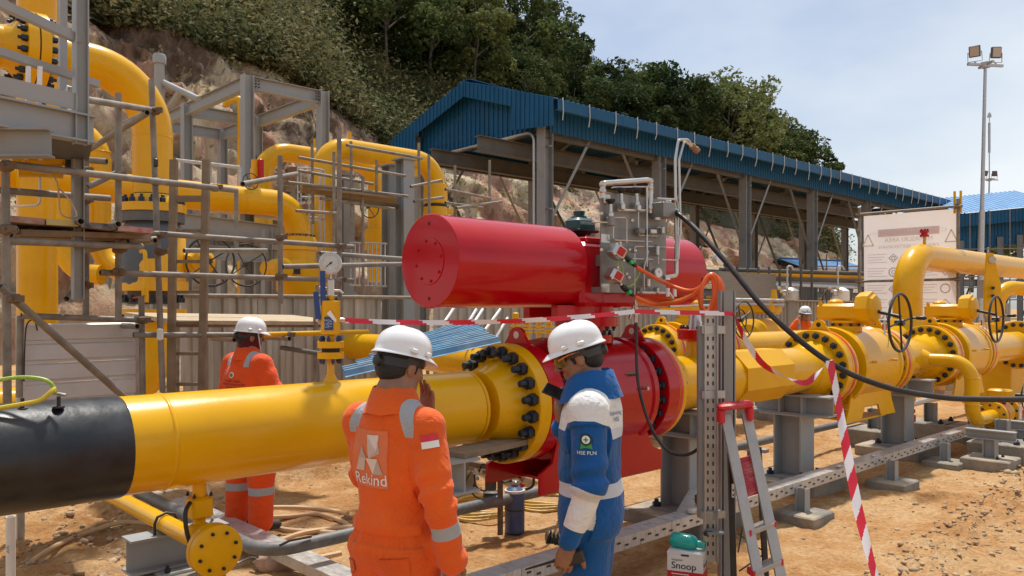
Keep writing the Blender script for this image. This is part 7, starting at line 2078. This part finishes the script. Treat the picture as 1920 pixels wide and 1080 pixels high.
def person(label, px, d, yaw, J, suit, head, hscale=1.0, base_z=0.0, name='person', h=.006, hb=.0055, hands=(), hat=True, beard=False, neckwear=None, masks=None, wr=1.0, group=None, legs=True, belt=None, hem=None, bulk_=1.0):
    p = at(px, 575, d)
    r = bpy.data.objects.new(name, None); COL.objects.link(r)
    r.location = (p.x, p.y, base_z); r.rotation_euler = (0, 0, ANG + yaw - R(90)); r.scale = (hscale,) * 3
    tag(r, label, 'person', group); ORG[r.name] = Vector((0, 0, 0))
    Rh = rot(*head['rot']); hc = Vector(head['c'])
    H = lambda x, y, z: tuple(hc + Rh @ Vector((x, y, z)))
    RhN = np.array(Rh)
    # ---- body
    S = SDF((-.48, -.36, -.01), (.48, .46, 1.78), hb)
    S.el(H(0, -.012, .018), (.077, .096, .098), RhN, .0).el(H(0, .028, -.045), (.058, .060, .072), RhN, .03)
    S.rc(H(-.03, .03, -.088), H(.03, .03, -.088), .03, k=.03).el(H(0, .066, -.098), (.026, .02, .02), RhN, .02)
    for s in (-1, 1):
        S.rc(H(s * .05, -.005, -.055), H(s * .022, .055, -.098), .018, .016, .025).el(H(s * .038, .058, -.03), (.026, .024, .026), RhN, .02)
        S.el(H(s * .079, -.006, -.018), (.010, .021, .033), RhN, .006)
    S.rc(H(-.034, .082, .018), H(.034, .082, .018), .013, k=.014)
    for s in (-1, 1): S.el(H(s * .031, .101, -.004), (.019, .013, .011), RhN, .012, sub=True)
    S.rc(H(0, .090, .008), H(0, .112, -.034), .0085, .0125, .010)
    for s in (-1, 1): S.el(H(s * .012, .100, -.038), (.009, .010, .008), RhN, .006)
    S.rc(H(-.02, .083, -.064), H(.02, .083, -.064), .0085, k=.006).rc(H(-.016, .083, -.077), H(.016, .083, -.077), .009, k=.006)
    S.rc(H(-.022, .097, -.0705), H(.022, .097, -.0705), .0022, k=.003, sub=True)
    S.rc(H(0, -.022, -.05), J['neck'], .052, .056, .02)
    nk = Vector(J['neck'])
    sh = J['sh']
    S.rc(nk + Vector((0, 0, -.05)), (0, 0, 1.0), .10, .11, .04, sq=((0, 1, 0), 1.25))
    S.rc(sh[0], sh[1], .05, k=.05)
    for i in (0, 1):
        a, e, w = sh[i], J['el'][i], J['wr'][i]
        S.rc(a, e, .046, .038, .02).rc(e, w, .038, .026, .015)
        hp, kn, an = J['hip'][i], J['kn'][i], J['an'][i]
        S.rc(hp, kn, .08, .055, .03).rc(kn, an, .052, .036, .02)
    for hd in hands: hand_prims(S, *hd)
    V, Q = S.mesh()
    body = mesh_obj('body', V, Q, SKIN1, r)
    # ---- hair
    S = SDF(np.array(hc) - .2, np.array(hc) + .2, .005)
    S.el(H(0, -.016, .020), (.0815, .099, .102), RhN, 0)
    S.el(H(0, -.045, -.03), (.070, .062, .06), RhN, .02)
    for s in (-1, 1): S.rc(H(s * .074, .018, .0), H(s * .074, .022, -.03), .010, .005, .012)
    S.el(H(0, .085, -.045), (.068, .062, .072), RhN, .01, sub=True)
    for s in (-1, 1): S.el(H(s * .085, -.008, -.022), (.03, .022, .034), RhN, .006, sub=True)
    V, Q = S.mesh()
    mesh_obj('hair', V, Q, HAIR, r)
    if beard:
        S = SDF(np.array(hc) - .2, np.array(hc) + .2, .004)
        S.rc(H(-.018, .092, -.0575), H(.018, .092, -.0575), .0045, k=0).el(H(0, .078, -.104), (.018, .012, .010), RhN, .004)
        V, Q = S.mesh(); mesh_obj('beard', V, Q, HAIR, r)
    # ---- coverall
    S = SDF((-.50, -.38, -.01), (.50, .46, 1.62), h)
    ch, be = J.get('chest', (0, 0, 1.22)), J.get('belly', (0, .005, 1.02))
    B_ = bulk_
    S.el(ch, (.195 * B_, .128 * B_, .20), None, 0).el(be, (.158 * B_, .122 * B_, .16), None, .08).el((0, -.01, .90), (.168 * B_, .132 * B_, .14), None, .06)
    for i in (0, 1): S.rc(sh[i], (nk.x * .5, nk.y - .01, nk.z - .085), .066, .078, .05)
    S.rc((0, -.015, 1.33), (nk.x, nk.y + .0, nk.z - .035), .105, .078, .05)
    for i in (0, 1):
        a, e, w = (np.array(q_) for q_ in (sh[i], J['el'][i], J['wr'][i]))
        S.rc(a, e, .075 * B_, .062 * B_, .022).rc(e, w + (e - w) * .08, .061 * B_, .050 * B_, .02)
        S.rc(w + (e - w) * .10, w + (e - w) * .03, .046, .046, .01)
        hp, kn, an = J['hip'][i], J['kn'][i], J['an'][i]
        S.rc(hp, kn, .112 * B_, .088 * B_, .05).rc(kn, an, .088 * B_, .080 * B_, .03)
    V, Q = S.mesh()
    n_ = vertex_normals(V, Q)
    armT, armD = [], []
    for i in (0, 1):
        t, dd, tot = polyparam(V, [sh[i], J['el'][i], J['wr'][i]])
        armT.append(t / tot); armD.append(dd)
    isarm = [np.minimum(.092 - armD[i], armT[i] - .13) for i in (0, 1)]
    z = V[:, 2]
    c1 = crease(V, 17, (1, 1, .5)); c2 = crease(V, 34, (1, 1, .7), 4)
    c3 = crease(V, 26, (.5, .5, 1.6), 8)
    amp = .0035 * np.ones(len(V))
    for i in (0, 1):                                    # bunching at elbows, cuffs, knees, crotch
        for q_, rr_, k in ((J['el'][i], .10, .006), (J['wr'][i], .10, .005), (J['kn'][i], .12, .006), (J['hip'][i], .10, .005), (J['an'][i], .12, .008), (sh[i], .10, .004)):
            dd = np.linalg.norm(V - np.array(q_), axis=1); amp += k * np.exp(-(dd / rr_) ** 2)
    fold = np.sign(c1) * np.abs(c1) ** 1.3
    disp = wr * (amp * (fold * .9 + .35 * c2) + amp * .8 * c3 * np.clip(1.3 - np.abs(z - 1.0) * 3, 0, 1))
    at_waist = belt if belt else None
    if at_waist:
        zb, hw = at_waist
        band = np.clip(1 - np.abs(z - zb) / hw, 0, 1) * (np.abs(V[:, 0]) < .21)
        notarm = (np.maximum(isarm[0], isarm[1]) < 0)
        th = np.arctan2(V[:, 1], V[:, 0])
        disp += notarm * ((band > 0) * (-.009 + .0026 * np.sin(th * 34 + 3 * np.sin(th * 7))) + .010 * np.exp(-((z - zb - hw - .03) / .025) ** 2) + .006 * np.exp(-((z - zb + hw + .03) / .03) ** 2) * (1 + .35 * np.sin(th * 23 + 2 * np.sin(th * 5))))
    sw = np.clip((z - .72) * 3, 0, 1) * np.clip((1.42 - z) * 6, 0, 1) * (np.maximum(isarm[0], isarm[1]) < 0)
    lf = np.sin(V[:, 0] * 38 + 3.0 * (z - 1.1) + 2.2 * np.sin(z * 6 + V[:, 0] * 5)) * .5 + np.sin((V[:, 0] * np.sign(V[:, 0] + 1e-6) * .8 + z) * 31 + 1.5 * np.sin(V[:, 0] * 11)) * .5
    disp += wr * sw * .0045 * lf * (V[:, 1] < .3)
    for i in (0, 1):                                    # spiral drag folds on the sleeves
        m_ = isarm[i] > 0
        ph_ = np.arctan2(V[:, 1] - sh[i][1], V[:, 0] - sh[i][0])
        disp += m_ * wr * .0038 * np.sin(armT[i] * 34 + ph_ * 2.0 + 1.3 * np.sin(armT[i] * 13)) * (.4 + np.exp(-((armT[i] - .55) / .2) ** 2))
    if hem: disp += (np.maximum(isarm[0], isarm[1]) < 0) * .011 / (1 + np.exp(-(z - hem) / .004))
    V = V + n_ * disp[:, None]
    info = dict(V=V, armT=armT, isarm=isarm, J=J)
    attrs = {'m_white': -np.ones(len(V)), 'm_refl': -np.ones(len(V)), 'm_dark': -np.ones(len(V))}
    if masks: attrs.update(masks(info))
    cov = mesh_obj('coverall', V, Q, suit, r, attrs)
    # ---- collar
    col = MB()
    cr = []
    cz_, cq_ = head.get('colz', 0), head.get('colr', 0)
    for k, (rz_, rr_) in enumerate(((-.075, .118), (-.025, .099), (.020, .086), (.023, .079), (-.01, .078), (-.05, .084))):
        ring_ = []
        rz_, rr_ = rz_ + (cz_ if k in (2, 3) else cz_ * .4), rr_ + cq_
        for i in range(30):
            a = R(12) + i / 29 * R(336)
            ring_.append(nk + Vector((math.sin(a) * rr_ * 1.0, math.cos(a) * rr_ * 1.05 + .006 + (.012 if k < 2 else 0) * math.cos(a), rz_ - .045 * max(0, math.cos(a)) ** 1.5 + .003 * math.sin(i * 1.3))))
        cr.append(ring_)
    vs2 = [q_ for ring_ in cr for q_ in ring_]; fs2 = []
    for k in range(5):
        for i in range(29): fs2.append((k * 30 + i, k * 30 + i + 1, (k + 1) * 30 + i + 1, (k + 1) * 30 + i))
    col.add(vs2, fs2)
    local(col, 'collar', head.get('collar', suit), r, 60)
    # ---- helmet
    if hat:
        tilt = rot(head['rot'][0], head['rot'][1] + head.get('hat', 0), head['rot'][2] if len(head['rot']) > 2 else 0)
        ho = hc + tilt @ Vector((0, -.002, .040))
        K, N_ = 16, 56
        rings, inner = [], []
        def hp_(t, a, off=0):
            z_ = (math.cos(t * math.pi / 2)) ** .78 * .108; q_ = math.sin(t * math.pi / 2) ** .86
            x_, y_ = math.sin(a) * (.105 - off) * q_, math.cos(a) * (.124 - off) * q_
            rg_ = .0055 * math.exp(-(x_ / .012) ** 2) * (1 - t ** 3) + .0035 * (math.exp(-((abs(x_) - .042) / .012) ** 2)) * (1 - t ** 2)
            return Vector((x_, y_, z_ - off + (rg_ if not off else 0)))
        for k in range(1, K + 1): rings.append([ho + tilt @ hp_(k / K, 2 * math.pi * i / N_) for i in range(N_)])
        for ext, dz in ((.006, -.004), (1.0, -.012), (1.0, -.015), (.2, -.010)):
            rg_ = []
            for i in range(N_):
                a = 2 * math.pi * i / N_; c_ = math.cos(a)
                e_ = (.011 + .030 * max(0, c_) ** 2.2) * (ext if ext > .1 else .3)
                q_ = Vector((math.sin(a) * (.105 + e_), math.cos(a) * (.124 + e_), dz - .014 * max(0, c_) ** 2 * ext))
                rg_.append(ho + tilt @ q_)
            rings.append(rg_)
        for k in range(K - 1, 0, -2): rings.append([ho + tilt @ hp_(k / K, 2 * math.pi * i / N_, .006) for i in range(N_)])
        hat_o = local(MB().rings(rings), 'hard_hat', HELM, r, 50)
        for s in (-1, 1):
            for (y_, w_) in ((.045, .03), (-.03, .034)):
                xx = s * (.105 * math.sqrt(max(0, 1 - (y_ / .124) ** 2)) + .006)
                local(MB().box(ho + tilt @ Vector((xx, y_, .010)), (.012, w_, .018), tuple(tilt @ v for v in (UX, UY, ZUP)), .004), 'accessory_slot', HELM, hat_o)
        band = []
        for z_ in (-.012, -.045):
            band.append([ho + tilt @ Vector((math.sin(2 * math.pi * i / 36) * .088, math.cos(2 * math.pi * i / 36) * .106 - .006, z_ - .016 * (math.cos(2 * math.pi * i / 36) < -.3))) for i in range(36)])
        local(MB().rings(band, False, False), 'headband', RUB, hat_o, 60)
        kp = ho + tilt @ Vector((0, -.115, -.048))
        local(MB().lathe(kp, tilt @ Vector((0, -1, 0)), [(-.01, .024), (.012, .022), (.016, .012)], 16), 'ratchet_knob', RUB, hat_o)
    if legs:
        for i in (0, 1):                                # boots
            an = Vector(J['an'][i])
            S = SDF(np.array(an) - np.array([.12, .2, .14]), np.array(an) + np.array([.12, .3, .2]), .008)
            S.rc(an + Vector((0, -.02, -.03)), an + Vector((0, .15, -.055)), .05, .042, .01, sq=((0, 0, 1), 1.1)).rc(an + Vector((0, -.01, .05)), an + Vector((0, -.02, -.04)), .055, k=.02)
            V2, Q2 = S.mesh(); mesh_obj('boot', V2, Q2, RUB, r)
    return r, cov, H, tilt if hat else None
def stick(parent, cov, fn, name, mat, poly, faces=None, off=.003, sub=3, ray='back', dens=.012):
    """lay a flat print on the cloth: poly in (x, z) of the person's frame, cast onto the coverall"""
    me = cov.data
    bvh = BVHTree.FromPolygons([v.co for v in me.vertices], [p.vertices for p in me.polygons])
    bm = bmesh.new()
    vs3 = [bm.verts.new((x, 0, z)) for x, z in poly]
    for f in (faces or [tuple(range(len(poly)))]): bm.faces.new([vs3[i] for i in f])
    bmesh.ops.triangulate(bm, faces=bm.faces[:])
    for _ in range(6):
        es = [e for e in bm.edges if e.calc_length() > dens]
        if not es: break
        bmesh.ops.subdivide_edges(bm, edges=es, cuts=1)
        bmesh.ops.triangulate(bm, faces=bm.faces[:])
    ok = True
    for v in bm.verts:
        o, d = fn(v.co.x, v.co.z)
        hit = bvh.ray_cast(Vector(o), Vector(d))
        v.co = (hit[0] - Vector(d).normalized() * off) if hit[0] is not None else Vector(o) + Vector(d) * .3
    m2 = bpy.data.meshes.new(name); bm.to_mesh(m2); bm.free()
    finish(m2, mat, 180)
    o = bpy.data.objects.new(name, m2); COL.objects.link(o); o.parent = parent
    return o
def back_ray(x, z):
    return (x, -.6, z), (0, 1, 0)
def smin(*a):
    return np.minimum.reduce(a)

# ================= worker in orange, seen from behind
ORANGE = cloth('orange_coverall', (.78, .115, .012))
def legs_pose(s=.11, z0=.0):
    return dict(hip=((-.09, 0, .86), (.09, 0, .86)), kn=((-s, .02, .48), (s, .02, .48)), an=((-s - .02, 0, .09), (s + .02, 0, .09)))
def mk_orange(info):
    V = info['V']
    refl = -np.ones(len(V)); notarm = -np.maximum(info['isarm'][0], info['isarm'][1])
    for i in (0, 1):
        refl = np.maximum(refl, smin(info['isarm'][i], .048 - np.abs(info['armT'][i] - .74) * 1.0, (V[:, 0] if i else -V[:, 0]) - .205) )
        s = -1 if i == 0 else 1
        x = V[:, 0] * s
        refl = np.maximum(refl, smin(.027 - np.abs(x - .118 + (V[:, 2] - 1.4) * .35), V[:, 2] - 1.315, .16 - x))
        for z0 in (.52,):
            refl = np.maximum(refl, smin(.035 - np.abs(V[:, 2] - z0), notarm + .05))
    return {'m_refl': refl}
Jo = dict(neck=(0, -.01, 1.475), sh=((-.165, -.01, 1.355), (.165, -.01, 1.345)), el=((-.24, .12, 1.11), (.245, -.05, 1.075)), wr=((.0, .205, 1.335), (.265, .01, .83)), belt=.965, **legs_pose())
hd_r = ((.265, .01, .83), (.0, .2, -1), (-1, .2, 0), 1, .45)
hd_l = ((.0, .205, 1.345), (.22, -.12, 1), (-.1, -1, -.1), -1, .16)
w1, cov1, H1, T1 = person('worker in orange coverall and white helmet with hand on face, back turned', 741, 3.3, R(-30), Jo, ORANGE, dict(c=(.005, .035, 1.585), rot=(R(-14), R(18), 0), hat=R(-4)), 1.03, 0.0, h=.0055, hands=(hd_r, hd_l), masks=mk_orange, belt=(.915, .022), legs=False, wr=1.25)
ORPATCH = M('orange_patch', (.72, .17, .06), .6, var=.06, bump=.2, bscale=60)
PALE = M('silver_print', (.60, .46, .40), .5, var=.06); PALE2 = M('silver_print_dark', (.50, .37, .31), .5, var=.06); PALE3 = M('silver_print_light', (.72, .60, .54), .5, var=.06)
px0, pz0, ps = -.035, 1.225, .118                       # logo patch on the back
def pp_(x, y): return (px0 + x * ps, pz0 + y * ps)
stick(w1, cov1, back_ray, 'back_patch', ORPATCH, [pp_(-.78, -.95), pp_(.78, -.95), pp_(.78, .95), pp_(-.78, .95)], off=.002)
for nm, mt, tri in (('logo_facet', PALE3, [(.02, .80), (.48, .80), (.40, .28)]), ('logo_facet', PALE, [(.02, .80), (.40, .28), (.10, -.02)]), ('logo_facet', PALE2, [(.44, .62), (.52, .20), (.12, .02), (.34, .30)]), ('logo_facet', PALE3, [(-.05, .02), (.42, .02), (.22, -.50)]), ('logo_facet', PALE2, [(.42, .02), (.62, -.50), (.22, -.50)]), ('logo_facet', PALE2, [(-.22, .44), (-.02, .02), (-.40, .02)]), ('logo_facet', PALE, [(-.40, .02), (-.05, .02), (-.20, -.42), (-.60, -.42)])):
    stick(w1, cov1, back_ray, nm, mt, [pp_(*t) for t in tri], off=.0045)
tv, tf = text_mb('Rekind', .062)
stick(w1, cov1, back_ray, 'lettering', WHTP, [(px0 + .004 + x * 1.0, pz0 - .70 * ps + y) for x, y, _ in tv], tf, off=.005)
def sleeve_ray(i, J, scale=1):                          # cast at the outer side of an upper arm
    a, e = Vector(J['sh'][i]), Vector(J['el'][i])
    return a, e
fa, fe = Vector(Jo['sh'][1]), Vector(Jo['el'][1])
fdir = (fe - fa).normalized()
def flag_ray(out):
    o_ = Vector(out).normalized(); sdv = fdir.cross(o_).normalized()
    def f(x, z):
        c_ = fa + fdir * (-z) + sdv * x
        return tuple(c_ + o_ * .3), tuple(-o_)
    return f
fr_ = flag_ray((.62, -.78, .1))
stick(w1, cov1, fr_, 'flag_red', TAPE_R, [(-.034, -.048), (.034, -.048), (.034, -.022), (-.034, -.022)], off=.004)
stick(w1, cov1, fr_, 'flag_white', WHTP, [(-.034, -.0745), (.034, -.0745), (.034, -.0485), (-.034, -.0485)], off=.004)
stick(w1, cov1, back_ray, 'pocket_flap', cloth('orange_flap', (.70, .10, .01)), [(-.19, .80), (-.115, .815), (-.12, .77), (-.155, .745), (-.19, .765)], off=.006)
stick(w1, cov1, back_ray, 'pocket', cloth('orange_pocket', (.74, .105, .011)), [(.03, .845), (.15, .86), (.145, .72), (.035, .71)], off=.006)

# ================= worker in blue and white, in profile, looking at a phone
BLUE = cloth('blue_coverall', (.006, .085, .28), refl=(.55, .58, .62))
def mk_blue(info):
    V = info['V']
    refl = -np.ones(len(V)); wh = -np.ones(len(V))
    arm = np.maximum(np.maximum(info['isarm'][0], info['isarm'][1]), smin(np.abs(V[:, 0]) - .15, 1.318 - V[:, 2] - 4.0 * (V[:, 1] + .005) ** 2, V[:, 2] - 1.12))
    yoke = np.where(V[:, 1] < .02, V[:, 2] - 1.265, V[:, 2] - 1.255)
    arm = np.where(V[:, 2] > 1.318, -.1, arm)
    wh = np.minimum(yoke, -(arm + .004))
    refl = smin(V[:, 2] - 1.225, 1.268 - V[:, 2], -(arm + .004), -V[:, 1] + .03)
    refl = np.maximum(refl, smin(.028 - np.abs(V[:, 2] - 1.0), -arm))
    for i in (0, 1):
        t = info['armT'][i]
        refl = np.maximum(refl, smin(info['isarm'][i], .036 - np.abs(t - .60)))
        wh = np.maximum(wh, smin(info['isarm'][i], t - .63, .87 - t))
    return {'m_refl': refl, 'm_white': wh}
Jb = dict(neck=(0, -.005, 1.455), sh=((-.165, -.005, 1.35), (.165, .0, 1.35)), el=((-.250, -.025, 1.04), (.225, .03, 1.06)), wr=((-.262, .06, .80), (.03, .135, 1.25)), **legs_pose(.10))
hb_l = ((-.262, .065, .805), (.06, .18, -1), (1, .25, .1), 1, [.55, .6, .65, .7])
hb_r = ((.03, .135, 1.248), (-.22, .16, 1), (.3, -.9, .3), 1, [.30, .34, .38, .42], 0, .4, 1.1)
w2, cov2, H2, T2 = person('worker in blue and white coverall and white helmet looking down at a phone', 1107, 3.72, R(78), Jb, BLUE, dict(c=(-.0, .055, 1.575), rot=(R(4), R(20), 0), hat=R(-3), colz=.035, colr=.012, collar=cloth('blue_collar', (.007, .095, .31))), 1.045, 0.0, h=.0055, hb=.0045, hands=(hb_l, hb_r), masks=mk_blue, beard=True, legs=False, hem=.80, wr=1.15)
# safety glasses
gl = MB().path([H2(-.085, -.015, .014), H2(-.083, .035, .016), H2(-.074, .085, .006)], .0035, 6)
local(gl, 'glasses_arm', M('orange_frame', (.75, .22, .05), .4), w2)
local(MB().path([H2(.085, -.015, .014), H2(.083, .035, .016), H2(.074, .085, .006)], .0035, 6), 'glasses_arm', MATS['orange_frame'], w2)
lens = MB()
lr = []
for zz, dy in ((.016, 0), (-.006, .004), (-.026, -.004)):
    lr.append([Vector(H2(math.sin(a) * .078, .052 + math.cos(a) * .058 + dy, zz)) for a in np.linspace(-1.5, 1.5, 17)])
lens.add([q_ for ring_ in lr for q_ in ring_], [(k * 17 + i, k * 17 + i + 1, (k + 1) * 17 + i + 1, (k + 1) * 17 + i) for k in range(2) for i in range(16)])
local(lens, 'glasses_lens', M('tinted_lens', (.10, .075, .012), .08, var=.1, coat=.6), w2, 60)
def side_ray(x, z):                                     # from his left side
    return (-.6, x, z), (1, 0, 0)
fa2, fe2 = Vector(Jb['sh'][0]), Vector(Jb['el'][0])
f2d = (fe2 - fa2).normalized()
def arm2(x, z):
    c_ = fa2 + f2d * (-z) + UY * (-x)
    return (c_.x - .4, c_.y, c_.z), (1, 0, 0)
GRN = M('green_badge', (.03, .30, .05), .6); DGRN = M('dark_green_badge', (.006, .03, .022), .6)
def disc(cx, cz, rr_, n=16, wob=0): return [(cx + math.cos(2 * math.pi * i / n) * rr_ * (1 + wob * (i % 2)), cz + math.sin(2 * math.pi * i / n) * rr_ * (1 + wob * (i % 2))) for i in range(n)]
stick(w2, cov2, arm2, 'badge', DGRN, disc(0, -.115, .026, 22, .13), off=.003)
stick(w2, cov2, arm2, 'badge_leaf', GRN, [(-.022, -.128), (.0, -.14), (.022, -.128), (.026, -.152), (.0, -.145), (-.026, -.152)], [(0, 1, 4, 5), (1, 2, 3, 4)], off=.0045)
stick(w2, cov2, arm2, 'badge_ring', WHTP, disc(0, -.112, .017), off=.005)
stick(w2, cov2, arm2, 'badge_cross', GRN, [(-.003, -.122), (.003, -.122), (.003, -.102), (-.003, -.102)], off=.0065)
stick(w2, cov2, arm2, 'badge_cross', GRN, [(-.010, -.115), (.010, -.115), (.010, -.109), (-.010, -.109)], off=.0068)
tv, tf = text_mb('HSE PLN', .022)
stick(w2, cov2, arm2, 'lettering', WHTP, [(x, -.168 + y) for x, y, _ in tv], tf, off=.004)
for k, (s_, mt) in enumerate((('PLN', GOLD), ('Enjiniring', BLUP), ('HSE', BLUP))):
    tv, tf = text_mb(s_, .026)
    stick(w2, cov2, back_ray, 'lettering', mt, [(-.09 + x * .9, 1.36 - k * .028 + y) for x, y, _ in tv], tf, off=.004)
stick(w2, cov2, side_ray, 'chest_pocket', cloth('blue_pocket', (.007, .095, .30)), [(.055, 1.16), (.13, 1.17), (.13, 1.08), (.115, 1.055), (.075, 1.05), (.055, 1.07)], off=.004)

def to_world(r, p):
    return Matrix.LocRotScale(r.location, r.rotation_euler, r.scale) @ Vector(p)
def dir_world(r, v):
    return (r.rotation_euler.to_matrix() @ Vector(v)).normalized()
ph = thing('phone', 'black phone held up in front of the blue worker', 'phone', to_world(w2, (.03, .15, 1.39)))
pc_ = to_world(w2, (-.012, .140, 1.40))
pa_ = dir_world(w2, (0, 1, .42)); pn_ = dir_world(w2, (-.62, -.36, .8)); pn_ = (pn_ - pa_ * pn_.dot(pa_)).normalized(); pw_ = pa_.cross(pn_)
MB().box(pc_, (.15, .072, .009), (pa_, pw_, pn_), .002).build('case', BLKP, ph)
MB().box(pc_ + pn_ * .005, (.142, .065, .001), (pa_, pw_, pn_)).build('screen', M('phone_glass', (.02, .02, .022), .06, coat=.5), ph)
MB().box(pc_ - pn_ * .0055 + pa_ * .055 + pw_ * .015, (.025, .025, .002), (pa_, pw_, pn_)).build('camera_bump', RUB, ph)
rd = thing('radio', 'black handheld radio with aerial gripped in the blue worker hand', 'radio', to_world(w2, (-.24, .09, .74)))
rc_ = to_world(w2, (-.245, .08, .73)); ra_ = dir_world(w2, (.05, .85, -.32)); rs_ = ZUP.cross(ra_).normalized(); ru_ = ra_.cross(rs_)
MB().box(rc_ - ra_ * .03, (.12, .035, .055), (ra_, rs_, ru_), .006).build('body', RUB, rd)
MB().lathe(rc_ + ra_ * .025 + ru_ * .012, ra_, [(0, .009), (.02, .009), (.03, .007), (.15, .0045), (.16, .003)], 10).build('aerial', RUB, rd)
MB().tube(rc_ + ra_ * .03 - ru_ * .01, rc_ + ra_ * .045 - ru_ * .01, .008, n=8).build('knob', RUB, rd)

# ================= worker behind the main pipe
def mk_left(info):
    V = info['V']
    refl = -np.ones(len(V))
    arm = np.maximum(info['isarm'][0], info['isarm'][1])
    for s in (-1, 1):
        x = V[:, 0] * s
        refl = np.maximum(refl, smin(.026 - np.abs(x - .118), V[:, 2] - 1.33, .16 - x))
    refl = np.maximum(refl, smin(.03 - np.abs(V[:, 2] - .34), -arm))
    return {'m_refl': refl}
Jl = dict(neck=(0, -.01, 1.46), sh=((-.19, -.01, 1.345), (.19, -.01, 1.345)), el=((-.315, .02, 1.08), (.315, .04, 1.08)), wr=((-.25, .22, .95), (.24, .24, .95)), **legs_pose(.14))
ORANGE2 = cloth('orange_coverall_deep', (.80, .085, .010))
w3, cov3, H3, T3 = person('worker in orange coverall with maroon hood and white helmet behind the main pipe', 466, 6.5, R(-36), Jl, ORANGE2, dict(c=(0, .02, 1.575), rot=(R(-22), R(6), 0)), 1.0, .06, h=.008, hb=.008, hands=(((-.25, .22, .95), (.4, .6, -.2), (1, -.3, 0), -1, .5), ((.24, .24, .95), (-.4, .6, -.2), (-1, -.3, 0), 1, .5)), masks=mk_left, bulk_=1.22, wr=1.5)
MAR = cloth('maroon_hood', (.11, .008, .014))
S = SDF((-.2, -.2, 1.3), (.2, .25, 1.75), .006)
Rn = np.array(rot(R(-22), R(6), 0))
S.el(H3(0, -.012, .018), (.087, .104, .106), Rn, 0).el(H3(0, .02, -.06), (.074, .072, .075), Rn, .03).rc(H3(0, -.02, -.07), (0, -.01, 1.43), .072, .085, .03)
S.el(H3(0, .12, .012), (.05, .05, .028), Rn, .01, sub=True)
V, Q = S.mesh(); V += vertex_normals(V, Q) * (.003 * crease(V, 40))[:, None]
mesh_obj('hood', V, Q, MAR, w3)
local(MB().path([H3(.086, .035, .03), H3(.086, .05, -.03), H3(.07, .07, -.09), H3(.03, .085, -.125)], .0045, 6), 'chin_strap', GREYP, w3)
local(MB().path([H3(.08, .03, .012), H3(.082, .08, .01), H3(.06, .11, .004)], .003, 6), 'glasses_arm', REDP, w3)
stick(w3, cov3, back_ray, 'crest', GOLD, disc(0, 1.265, .024), off=.004)
stick(w3, cov3, back_ray, 'crest_centre', M('olive_print', (.16, .16, .05), .6), disc(0, 1.265, .015), off=.006)
for k, s_ in enumerate(('PPLI BIDIT - NASIAL', 'TRANSPORTATION SISTEM', 'UNIT III PEKANBARU')):
    tv, tf = text_mb(s_, .023)
    stick(w3, cov3, back_ray, 'lettering', BLKP, [(x, 1.215 - k * .027 + y) for x, y, _ in tv], tf, off=.005, dens=.02)

# ================= far worker facing us
def mk_far(info):
    V = info['V']; refl = -np.ones(len(V))
    for s in (-1, 1):
        x = V[:, 0] * s
        refl = np.maximum(refl, smin(.026 - np.abs(x - .118), V[:, 2] - 1.25, .16 - x))
    return {'m_refl': refl}
Jf = dict(neck=(0, -.01, 1.46), sh=((-.175, -.01, 1.35), (.175, -.01, 1.35)), el=((-.25, .03, 1.08), (.33, .12, 1.20)), wr=((-.2, .2, .95), (.155, .10, 1.45)), **legs_pose())
w4, cov4, H4, T4 = person('distant worker in orange and white helmet facing us with hand at ear', 1509, 15.3, R(172), Jf, ORANGE, dict(c=(0, .03, 1.575), rot=(R(6), R(8), 0), hat=R(-2)), 1.0, .16, h=.011, hb=.009, hands=(((.155, .10, 1.45), (-.45, -.15, 1), (-.8, -.3, -.2), 1, .25),), masks=mk_far, beard=True)
local(MB().box(H4(0, .128, .075), (.02, .004, .016)), 'helmet_mark', BLUP, w4)
local(MB().path([H4(-.1, .08, .048), H4(-.05, .125, .05), H4(.05, .125, .05), H4(.1, .08, .048)], .006, 6), 'helmet_band', BLUP, w4)
for s in (-1, 1): local(MB().ball(H4(s * .031, .086, -.003), .011, 10), 'eye', BLKP, w4)
